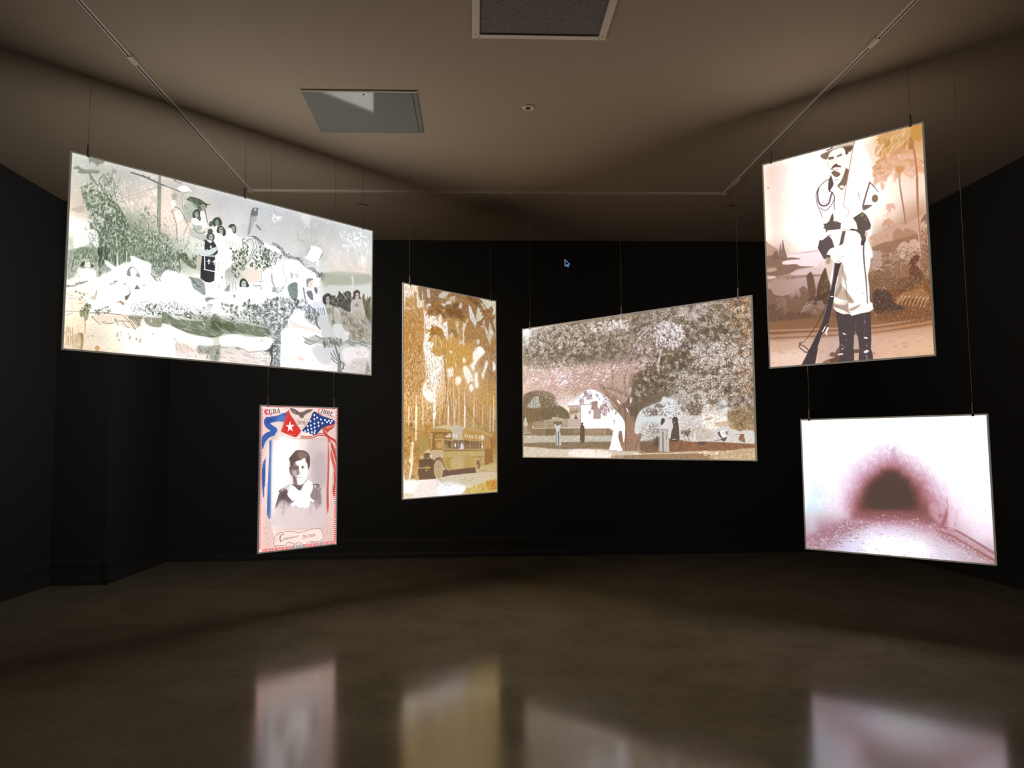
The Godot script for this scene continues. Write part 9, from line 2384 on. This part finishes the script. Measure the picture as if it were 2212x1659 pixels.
func paint_tunnel() -> Canvas:
	var c := Canvas.new(1000, 0.7872, Color.html("ffffff"), 66)
	c.wash([
		"fdfdff ffffff ffffff ffffff ffffff ffffff fffdff",
		"fdfeff ffffff ffffff ffffff ffffff ffffff ffffff",
		"fbfdff fffcff fdf6fc fcf2fb fefbfe ffffff ffffff",
		"f8faff fff8ff f4e0f0 e8c8e0 f8e8f4 fffcff ffffff",
		"eef2fa fdf4fc ecd0e6 cca0b0 f4dcec fdf2fa fffdff",
		"e8eef6 f0e0ee d8b0c0 b89090 dcb8c6 f6e2ee fff6fc",
		"bc98a6 ccaab8 e2d0e0 e8d8ec e0c8d6 cca4b2 f2e2ee",
		"c4a4b4 dccee4 f4f2ff ffffff f8f4ff e0d0de ccb0bc",
	])
	c.blob([247,583,241,445,290,317,384,229,493,161,549,180,647,246,734,334,787,426,823,534,830,597,528,622], "e4bcdc", 0.62, 58.3, [26, 0.7, -0.25, 1.1])
	c.blob([272,575,278,443,325,342,406,266,508,216,591,259,681,329,740,416,776,537,529,604], "d8a4c0", 0.5, 47, [40, 0.6, -0.2, 1.2])
	c.dabs([218,540,232,382,311,254,494,143,631,216,760,345,843,539], 700, 11.8, 4.7, 70, 110, "d8a0c0 c888a8 f0d8ee e0b0d0 ffffff", 0.28, 0.5)
	c.dabs([273,556,282,355,371,266,492,192,548,204,656,270,757,398,823,540,713,546,672,401,505,278,366,378,297,568], 260, 7, 4.7, 60, 120, "c080a0 d8a0bc b87890", 0.22, 0.5)
	c.blob([511,265,521,180,541,180,550,277], "c090a4", 0.4, 14.1)
	c.blob([263,576,286,462,317,380,393,303,459,259,524,229,585,265,665,324,715,393,743,474,770,560,530,586], "bc808c", 0.6, 64.5, [30, 0.8, -0.35, 1.2])
	c.blob([291,568,308,455,348,373,422,309,505,265,578,295,647,348,698,412,721,493,744,562,530,579], "a05f60", 0.7, 55.6)
	c.blob([322,554,339,441,384,366,445,315,504,290,565,313,619,360,654,425,673,489,691,541,531,564], "754a44", 0.85, 41.1)
	c.blob([359,527,366,441,414,365,503,308,581,349,621,432,625,515,492,542], "5a443e", 0.95, 33)
	c.ell(496, 454, 109, 84.4, 171, "58443e", 0.9, 35.4)
	c.blob([272,581,334,547,493,527,632,532,717,563,768,595,694,600,586,582,473,583,356,595], "8a5854", 0.75, 20.9)
	c.blob([158,632,297,568,417,549,532,540,632,547,711,569,763,601,692,641,584,618,500,611,384,624,268,663,104,725,5.8,745,0.5,713], "a87078", 0.55, 23.9, [50, 1.4, -0.2, 1.6])
	c.blob([-0,726,157,651,270,619,390,612,317,660,204,736,101,788,-2.9,797], "a0707c", 0.6, 25.1, [60, 1.3, -0.1, 1.8])
	c.blob([715,598,788,617,897,677,1006,747,1003,791,893,740,784,686,739,655], "a87074", 0.65, 12.9, [60, 1.2, -0.15, 1.8])
	c.dabs([-2.6,791,0.2,719,272,588,474,558,695,570,798,622,714,627,529,604,353,645,267,694,165,777], 800, 12, 5.4, -25, 15, "8f5c62 b88c98 ecd0e0 d8b0c0 a87480 f4e4f4", 0.5, 0.5)
	c.dabs([177,776,354,639,529,598,709,622,795,685,989,787,684,792], 420, 12.5, 5.1, -10, 20, "f4e8fa d8b8cc c49cb0 ffffff d0aabc b08498", 0.45, 0.5)
	c.ell(528, 729, 180, 47.9, 178, "ffffff", 0.75, 63.8)
	c.dabs([3.9,790,40.1,704,296,599,695,570,746,614,471,619,266,713], 130, 9, 4.8, 0, 180, "fff4fc ffffff", 0.7, 0.5)
	c.dabs([36.7,787,181,687,354,632,264,756], 80, 16.2, 5, -40, 10, "94606a a4707c fff4fc", 0.55, 0.5)
	c.dabs([745,637,991,748,989,787,793,714], 90, 9.6, 4.8, 10, 40, "ffeef6 f0d8e4 98606a a4686c", 0.65, 0.5)
	c.stroke([741,605,819,621,907,671,1006,735], 9.6, 15, "9c6266", 0.75, 4.8)
	c.stroke([746,622,827,646,916,696,1005,755], 5.3, 11.8, "d0a4ac", 0.8, 4.3)
	c.stroke([745,634,816,661,909,716,1004,771], 6.4, 10.7, "98605e", 0.75, 4.3)
	c.stroke([788,614,821,619], 5.4, 3.3, "f0d0d4", 0.8, 2.2)
	c.blob([699,488,752,497,763,590,717,563], "dcb0bc", 0.5, 18.9)
	c.stroke([787,444,790,475,797,495], 2.2, 5.5, "a06a76", 0.7, 3.3)
	c.poly([793,490,772,525,746,608,789,600], "b0747a", 0.65, 7.7)
	c.poly([788,513,752,602,765,604,792,536], "8f5252", 0.5, 4.9)
	c.poly([745,538,763,537,759,561,741,562], "945a5a", 0.5, 6.6)
	c.stroke([832,511,830,591], 4.9, 5.4, "d8acba", 0.4, 4.9)
	c.stroke([821,580,823,603], 4.3, 5.4, "9a6068", 0.6, 2.7)
	c.blob([794,507,835,511,830,603,794,599], "e6c4d2", 0.4, 16.3)
	c.stroke([835,511,875,517], 2.7, 1.6, "e8cada", 0.5, 2.7)
	c.ell(20.4, 545, 6.1, 5.6, 139, "a8b0c0", 0.5, 3.3)
	c.blob([-4.7,512,60.2,528,75.5,631,40.9,684,-5.1,687], "dfe8f4", 0.6, 45.5)
	c.dabs([-6.3,551,275,519,272,581,14.2,699], 140, 11.4, 4.5, -40, -10, "e0c4dc f8ecfa c8a8c0", 0.35, 0.5)
	c.dabs([86.5,521,190,472,252,470,224,546,111,552], 60, 16.5, 8.9, 60, 120, "f0cfe2 f8e0ee", 0.4, 0.5)
	c.dabs([839,424,980,420,991,742,849,630], 120, 13.8, 4.3, 60, 110, "f4e0f0 ecd4e6", 0.35, 0.5)
	c.dabs([851,596,996,664,993,720,898,649], 60, 13.7, 4.7, 60, 110, "e8c8da f4e0ee", 0.4, 0.5)
	c.stroke([965,650,971,672,984,699], 3.1, 5.2, "dcb4c4", 0.5, 4.2)
	c.mottle(90, 1, 0.04, "ffd8ee")
	c.grain(0.03)
	c.soften(2)
	return c


# ---------------------------------------------------------------- painting the prints

class Canvas:
	# Units: a thousandth of the print's width, from its top left corner.
	var im: Image
	var w: int
	var h: int
	var s: float
	var rng := RandomNumberGenerator.new()
	var noises := {}

	func _init(width: int, aspect: float, base: Color, sd: int) -> void:
		w = width
		h = int(round(width * aspect))
		s = w / 1000.0
		im = Image.create(w, h, false, Image.FORMAT_RGBAF)
		im.fill(base)
		rng.seed = sd

	func hexes(text: String) -> Array:
		var out := []
		for t in text.split(" ", false):
			out.append(Color.html(t))
		return out

	# a smooth wash through rows of colours
	func wash(rows: Array) -> void:
		var first: Array = hexes(rows[0])
		var small := Image.create(first.size(), rows.size(), false, Image.FORMAT_RGBAF)
		for y in rows.size():
			var line: Array = hexes(rows[y])
			for x in first.size():
				small.set_pixel(x, y, line[x])
		small.resize(w, h, Image.INTERPOLATE_CUBIC)
		im.blit_rect(small, Rect2i(0, 0, w, h), Vector2i.ZERO)

	func points(flat: Array) -> PackedVector2Array:
		var out := PackedVector2Array()
		for i in range(0, flat.size() - 1, 2):
			out.append(Vector2(flat[i], flat[i + 1]) * s)
		return out

	func smooth(p: PackedVector2Array, closed: bool) -> PackedVector2Array:
		var n := p.size()
		if n < 3:
			return p
		var out := PackedVector2Array()
		for i in (n if closed else n - 1):
			var a: Vector2 = p[(i - 1 + n) % n] if closed or i > 0 else p[0]
			var b: Vector2 = p[i]
			var c: Vector2 = p[(i + 1) % n]
			var d: Vector2 = p[(i + 2) % n] if closed or i < n - 2 else p[n - 1]
			for k in 6:
				out.append(b.cubic_interpolate(c, a, d, k / 6.0))
		if not closed:
			out.append(p[n - 1])
		return out

	func noise(freq: float, stretch: float) -> Array:
		var key := "%f_%f" % [freq, stretch]
		if not noises.has(key):
			var f := FastNoiseLite.new()
			f.seed = 7 + noises.size()
			f.noise_type = FastNoiseLite.TYPE_SIMPLEX_SMOOTH
			f.frequency = freq / w
			f.fractal_octaves = 3
			noises[key] = f
		return [noises[key], stretch]

	func blend(mask: Image, at: Vector2i, col: Color, a: float, tex: Array = []) -> void:
		# tex: [frequency across the width, stretch of y, cut, hardness]
		var mw := mask.get_width()
		var mh := mask.get_height()
		var f: FastNoiseLite = noise(tex[0], tex[1])[0] if tex else null
		for y in mh:
			var py := at.y + y
			if py < 0 or py >= h:
				continue
			for x in mw:
				var px := at.x + x
				if px < 0 or px >= w:
					continue
				var k := mask.get_pixel(x, y).r * a
				if k < 0.004:
					continue
				if f:
					k *= clampf((f.get_noise_2d(px, py * tex[1]) - tex[2]) * tex[3] + 0.5, 0.0, 1.0)
				im.set_pixel(px, py, im.get_pixel(px, py).lerp(col, k))

	func spans(mask: Image, p: PackedVector2Array) -> void:
		var mw := mask.get_width()
		for y in mask.get_height():
			var yy := y + 0.5
			var xs := PackedFloat32Array()
			for i in p.size():
				var a := p[i]
				var b := p[(i + 1) % p.size()]
				if (a.y <= yy) != (b.y <= yy):
					xs.append(a.x + (yy - a.y) / (b.y - a.y) * (b.x - a.x))
			xs.sort()
			for i in range(0, xs.size() - 1, 2):
				var x0 := clampi(int(round(xs[i])), 0, mw)
				var x1 := clampi(int(round(xs[i + 1])), 0, mw)
				if x1 > x0:
					mask.fill_rect(Rect2i(x0, y, x1 - x0, 1), Color.WHITE)

	func finish(mask: Image, at: Vector2i, col: Color, a: float, soft: float, tex: Array) -> void:
		# mask is drawn twice as large; soft is a blur in pixels of the print
		var mw := mask.get_width() / 2
		var mh := mask.get_height() / 2
		mask.resize(mw, mh, Image.INTERPOLATE_BILINEAR)
		if soft > 1.0:
			mask.resize(maxi(2, int(mw / soft)), maxi(2, int(mh / soft)), Image.INTERPOLATE_TRILINEAR if false else Image.INTERPOLATE_LANCZOS)
			mask.resize(mw, mh, Image.INTERPOLATE_CUBIC)
		blend(mask, at, col, a, tex)

	func area(p: PackedVector2Array, col: Color, a: float, soft: float, tex: Array) -> void:
		var r := Rect2(p[0], Vector2.ZERO)
		for q in p:
			r = r.expand(q)
		r = r.grow(soft * 2.0 + 2.0).intersection(Rect2(-40, -40, w + 80, h + 80))
		if r.size.x < 1 or r.size.y < 1:
			return
		var at := Vector2i(r.position.floor())
		var mask := Image.create(2 * (int(r.size.x) + 2), 2 * (int(r.size.y) + 2), false, Image.FORMAT_L8)
		var q := PackedVector2Array()
		for v in p:
			q.append((v - Vector2(at)) * 2.0)
		spans(mask, q)
		finish(mask, at, col, a, soft, tex)

	func poly(flat: Array, col: String, a := 1.0, soft := 0.0, tex: Array = [], round_it := false) -> void:
		var p := points(flat)
		area(smooth(p, true) if round_it else p, Color.html(col), a, soft * s, tex)

	func blob(flat: Array, col: String, a := 1.0, soft := 0.0, tex: Array = []) -> void:
		poly(flat, col, a, soft, tex, true)

	func ell(cx: float, cy: float, rx: float, ry: float, ang: float, col: String, a := 1.0, soft := 0.0, tex: Array = []) -> void:
		var p := PackedVector2Array()
		for i in 28:
			p.append((Vector2(cx, cy) + (Vector2(cos(TAU * i / 28), sin(TAU * i / 28)) * Vector2(rx, ry)).rotated(deg_to_rad(ang))) * s)
		area(p, Color.html(col), a, soft * s, tex)

	func stroke(flat: Array, w0: float, w1: float, col: String, a := 1.0, soft := 0.0, tex: Array = []) -> void:
		var p := points(flat)
		brush(smooth(p, false), w0 * s, w1 * s, Color.html(col), a, soft * s, tex)

	func line(flat: Array, w0: float, w1: float, col: String, a := 1.0, soft := 0.0) -> void:
		brush(points(flat), w0 * s, w1 * s, Color.html(col), a, soft * s, [])

	func brush(p: PackedVector2Array, w0: float, w1: float, col: Color, a := 1.0, soft := 0.0, tex: Array = []) -> void:
		var r := Rect2(p[0], Vector2.ZERO)
		for q in p:
			r = r.expand(q)
		r = r.grow(maxf(w0, w1) + soft * 2.0 + 2.0).intersection(Rect2(-40, -40, w + 80, h + 80))
		if r.size.x < 1 or r.size.y < 1:
			return
		var at := Vector2i(r.position.floor())
		var mask := Image.create(2 * (int(r.size.x) + 2), 2 * (int(r.size.y) + 2), false, Image.FORMAT_L8)
		var total := 0.0
		for i in p.size() - 1:
			total += p[i].distance_to(p[i + 1])
		var gone := 0.0
		for i in p.size() - 1:
			var d := p[i].distance_to(p[i + 1])
			var ra: float = lerpf(w0, w1, gone / maxf(total, 0.01))
			gone += d
			var rb: float = lerpf(w0, w1, gone / maxf(total, 0.01))
			var side := (p[i + 1] - p[i]).normalized().orthogonal()
			var a2 := (p[i] - Vector2(at)) * 2.0
			var b2 := (p[i + 1] - Vector2(at)) * 2.0
			var ring := PackedVector2Array([a2 + side * ra, b2 + side * rb, b2 - side * rb, a2 - side * ra])
			spans_in(mask, ring)
			if rb > 1.2:
				disc(mask, b2, rb)
			if i == 0 and ra > 1.2:
				disc(mask, a2, ra)
		finish(mask, at, col, a, soft, tex)

	func disc(mask: Image, c: Vector2, r: float) -> void:
		for y in range(int(c.y - r), int(c.y + r) + 1):
			var k := r * r - (y + 0.5 - c.y) ** 2
			if k > 0 and y >= 0 and y < mask.get_height():
				var x0 := maxi(0, int(round(c.x - sqrt(k))))
				var x1 := mini(mask.get_width(), int(round(c.x + sqrt(k))))
				if x1 > x0:
					mask.fill_rect(Rect2i(x0, y, x1 - x0, 1), Color.WHITE)

	func spans_in(mask: Image, p: PackedVector2Array) -> void:
		var y0 := 1e9
		var y1 := -1e9
		for v in p:
			y0 = minf(y0, v.y)
			y1 = maxf(y1, v.y)
		for y in range(maxi(0, int(y0)), mini(mask.get_height(), int(y1) + 1)):
			var yy := y + 0.5
			var lo := 1e9
			var hi := -1e9
			for i in p.size():
				var a := p[i]
				var b := p[(i + 1) % p.size()]
				if (a.y <= yy) != (b.y <= yy):
					var x := a.x + (yy - a.y) / (b.y - a.y) * (b.x - a.x)
					lo = minf(lo, x)
					hi = maxf(hi, x)
			if hi > lo:
				var x0 := clampi(int(round(lo)), 0, mask.get_width())
				var x1 := clampi(int(round(hi)), 0, mask.get_width())
				if x1 > x0:
					mask.fill_rect(Rect2i(x0, y, x1 - x0, 1), Color.WHITE)

	# many short dabs strewn over an outline; cols is a list of colours in one string
	func dabs(flat: Array, n: int, length: float, width: float, ang0: float, ang1: float, cols: String, a := 1.0, spread := 0.5) -> void:
		var p := points(flat)
		var r := Rect2(p[0], Vector2.ZERO)
		for q in p:
			r = r.expand(q)
		var list := hexes(cols)
		for i in n:
			var at := r.position + Vector2(rng.randf(), rng.randf()) * r.size
			var l: float = length * s * (1.0 + spread * rng.randf_range(-1, 1))
			var b: float = width * s * (1.0 + spread * rng.randf_range(-1, 1))
			var ang := deg_to_rad(rng.randf_range(ang0, ang1))
			var col: Color = list[rng.randi() % list.size()]
			var k := a * rng.randf_range(0.6, 1.0)
			if Geometry2D.is_point_in_polygon(at, p):
				dab(at, l / 2, b / 2, ang, col, k)

	func dab(at: Vector2, l: float, b: float, ang: float, col: Color, a: float) -> void:
		var u := Vector2(cos(ang), sin(ang))
		var v := u.orthogonal()
		b = maxf(b, 0.45)
		l = maxf(l, 0.45)
		var ext := Vector2(absf(u.x) * l + absf(v.x) * b, absf(u.y) * l + absf(v.y) * b) + Vector2.ONE
		for y in range(maxi(0, int(at.y - ext.y)), mini(h, int(at.y + ext.y) + 1)):
			for x in range(maxi(0, int(at.x - ext.x)), mini(w, int(at.x + ext.x) + 1)):
				var d := Vector2(x + 0.5, y + 0.5) - at
				var q := (d.dot(u) / l) ** 2 + (d.dot(v) / b) ** 2
				if q < 1.6:
					im.set_pixel(x, y, im.get_pixel(x, y).lerp(col, a * clampf((1.6 - q) * 1.4, 0.0, 1.0)))

	# a palm crown: drooping fronds with leaflets
	func palm(cx: float, cy: float, r: float, n: int, cols: String, a := 0.9, droop := 0.6, from := -200.0, to := 20.0, thick := 1.0) -> void:
		var list := hexes(cols)
		for i in n:
			var ang := deg_to_rad(lerpf(from, to, (i + rng.randf_range(0.1, 0.9)) / n))
			var len: float = r * s * rng.randf_range(0.75, 1.1)
			var col: Color = list[rng.randi() % list.size()]
			var p := PackedVector2Array()
			for k in 9:
				var t := k / 8.0
				p.append(Vector2(cx, cy) * s + Vector2(cos(ang), sin(ang)) * len * t + Vector2(0, droop * len * t * t))
			brush(p, len * 0.035 * thick, len * 0.015, col, a)
			for k in range(1, 9):
				var along := (p[k] - p[k - 1]).normalized()
				var leaf: float = len * 0.26 * (1.0 - absf(k / 8.0 - 0.45))
				for m in 3:
					var o := p[k - 1].lerp(p[k], m / 3.0)
					for side in [-1.0, 1.0]:
						var d := (along.rotated(side * 0.9) + Vector2(0, 0.5)).normalized()
						dab(o + d * leaf * 0.5, leaf * 0.5, len * 0.022 * thick, d.angle(), col, a * 0.85)

	# darkens and lightens everything by noise
	func mottle(freq: float, stretch: float, amount: float, tint := "ffffff") -> void:
		var f: FastNoiseLite = noise(freq, stretch)[0]
		var t := Color.html(tint)
		for y in h:
			for x in w:
				var c := im.get_pixel(x, y)
				var k := amount * f.get_noise_2d(x, y * stretch)
				im.set_pixel(x, y, Color(c.r + k * t.r, c.g + k * t.g, c.b + k * t.b))

	func grain(amount: float) -> void:
		for y in h:
			for x in w:
				var c := im.get_pixel(x, y)
				var k := amount * (rng.randf() + rng.randf() - 1.0)
				im.set_pixel(x, y, Color(c.r + k, c.g + k, c.b + k))

	func soften(by: float) -> void:
		im.resize(int(w / by), int(h / by), Image.INTERPOLATE_LANCZOS)
		im.resize(w, h, Image.INTERPOLATE_CUBIC)

	# lettering: the triangles of a text mesh, filled
	func text(what: String, cx: float, cy: float, height: float, wide: float, ang: float, col: String, a := 1.0, font := "Droid Serif", shear := 0.0, bold := 400) -> void:
		var tm := TextMesh.new()
		var sf := SystemFont.new()
		sf.font_names = PackedStringArray([font])
		sf.font_weight = bold
		tm.font = sf
		tm.text = what
		tm.font_size = 64
		tm.pixel_size = 1.0
		tm.depth = 0.0
		var arr := tm.get_mesh_arrays()
		var v: PackedVector3Array = arr[Mesh.ARRAY_VERTEX]
		var ix: PackedInt32Array = arr[Mesh.ARRAY_INDEX] if arr[Mesh.ARRAY_INDEX] != null else PackedInt32Array(range(v.size()))
		var box := AABB(v[0], Vector3.ZERO)
		for q in v:
			box = box.expand(q)
		var c := box.get_center()
		var kx: float = wide / box.size.x
		var ky: float = height / box.size.y
		var r: float = (maxf(wide, height) + 20.0) * s
		var at := Vector2i((Vector2(cx, cy) * s - Vector2(r, r)).floor())
		var mask := Image.create(4 * int(r) + 4, 4 * int(r) + 4, false, Image.FORMAT_L8)
		for i in range(0, ix.size() - 2, 3):
			var tri := PackedVector2Array()
			for k in 3:
				var q := v[ix[i + k]] - c
				var o := Vector2((q.x + shear * q.y) * kx, -q.y * ky).rotated(deg_to_rad(ang))
				tri.append(((Vector2(cx, cy) + o) * s - Vector2(at)) * 2.0)
			spans_in(mask, tri)
		finish(mask, at, Color.html(col), a, 0.0, [])

	# the finished print; boost is how far white shines past the brightest tone
	func texture(boost: float) -> ImageTexture:
		var lut := PackedByteArray()
		lut.resize(256)
		for i in 256:
			var v := i / 255.0
			var lin: float = ((v + 0.055) / 1.055) ** 2.4 if v > 0.04045 else v / 12.92
			lin *= 1.0 + (boost - 1.0) * smoothstep(0.93, 1.0, v)
			lin /= boost
			lut[i] = int(clampf((1.055 * lin ** (1 / 2.4) - 0.055) if lin > 0.0031 else lin * 12.92, 0, 1) * 255.0 + 0.5)
		var b := im.duplicate() as Image
		b.convert(Image.FORMAT_RGB8)
		var data := b.get_data()
		for i in data.size():
			data[i] = lut[data[i]]
		return ImageTexture.create_from_image(Image.create_from_data(w, h, false, Image.FORMAT_RGB8, data))
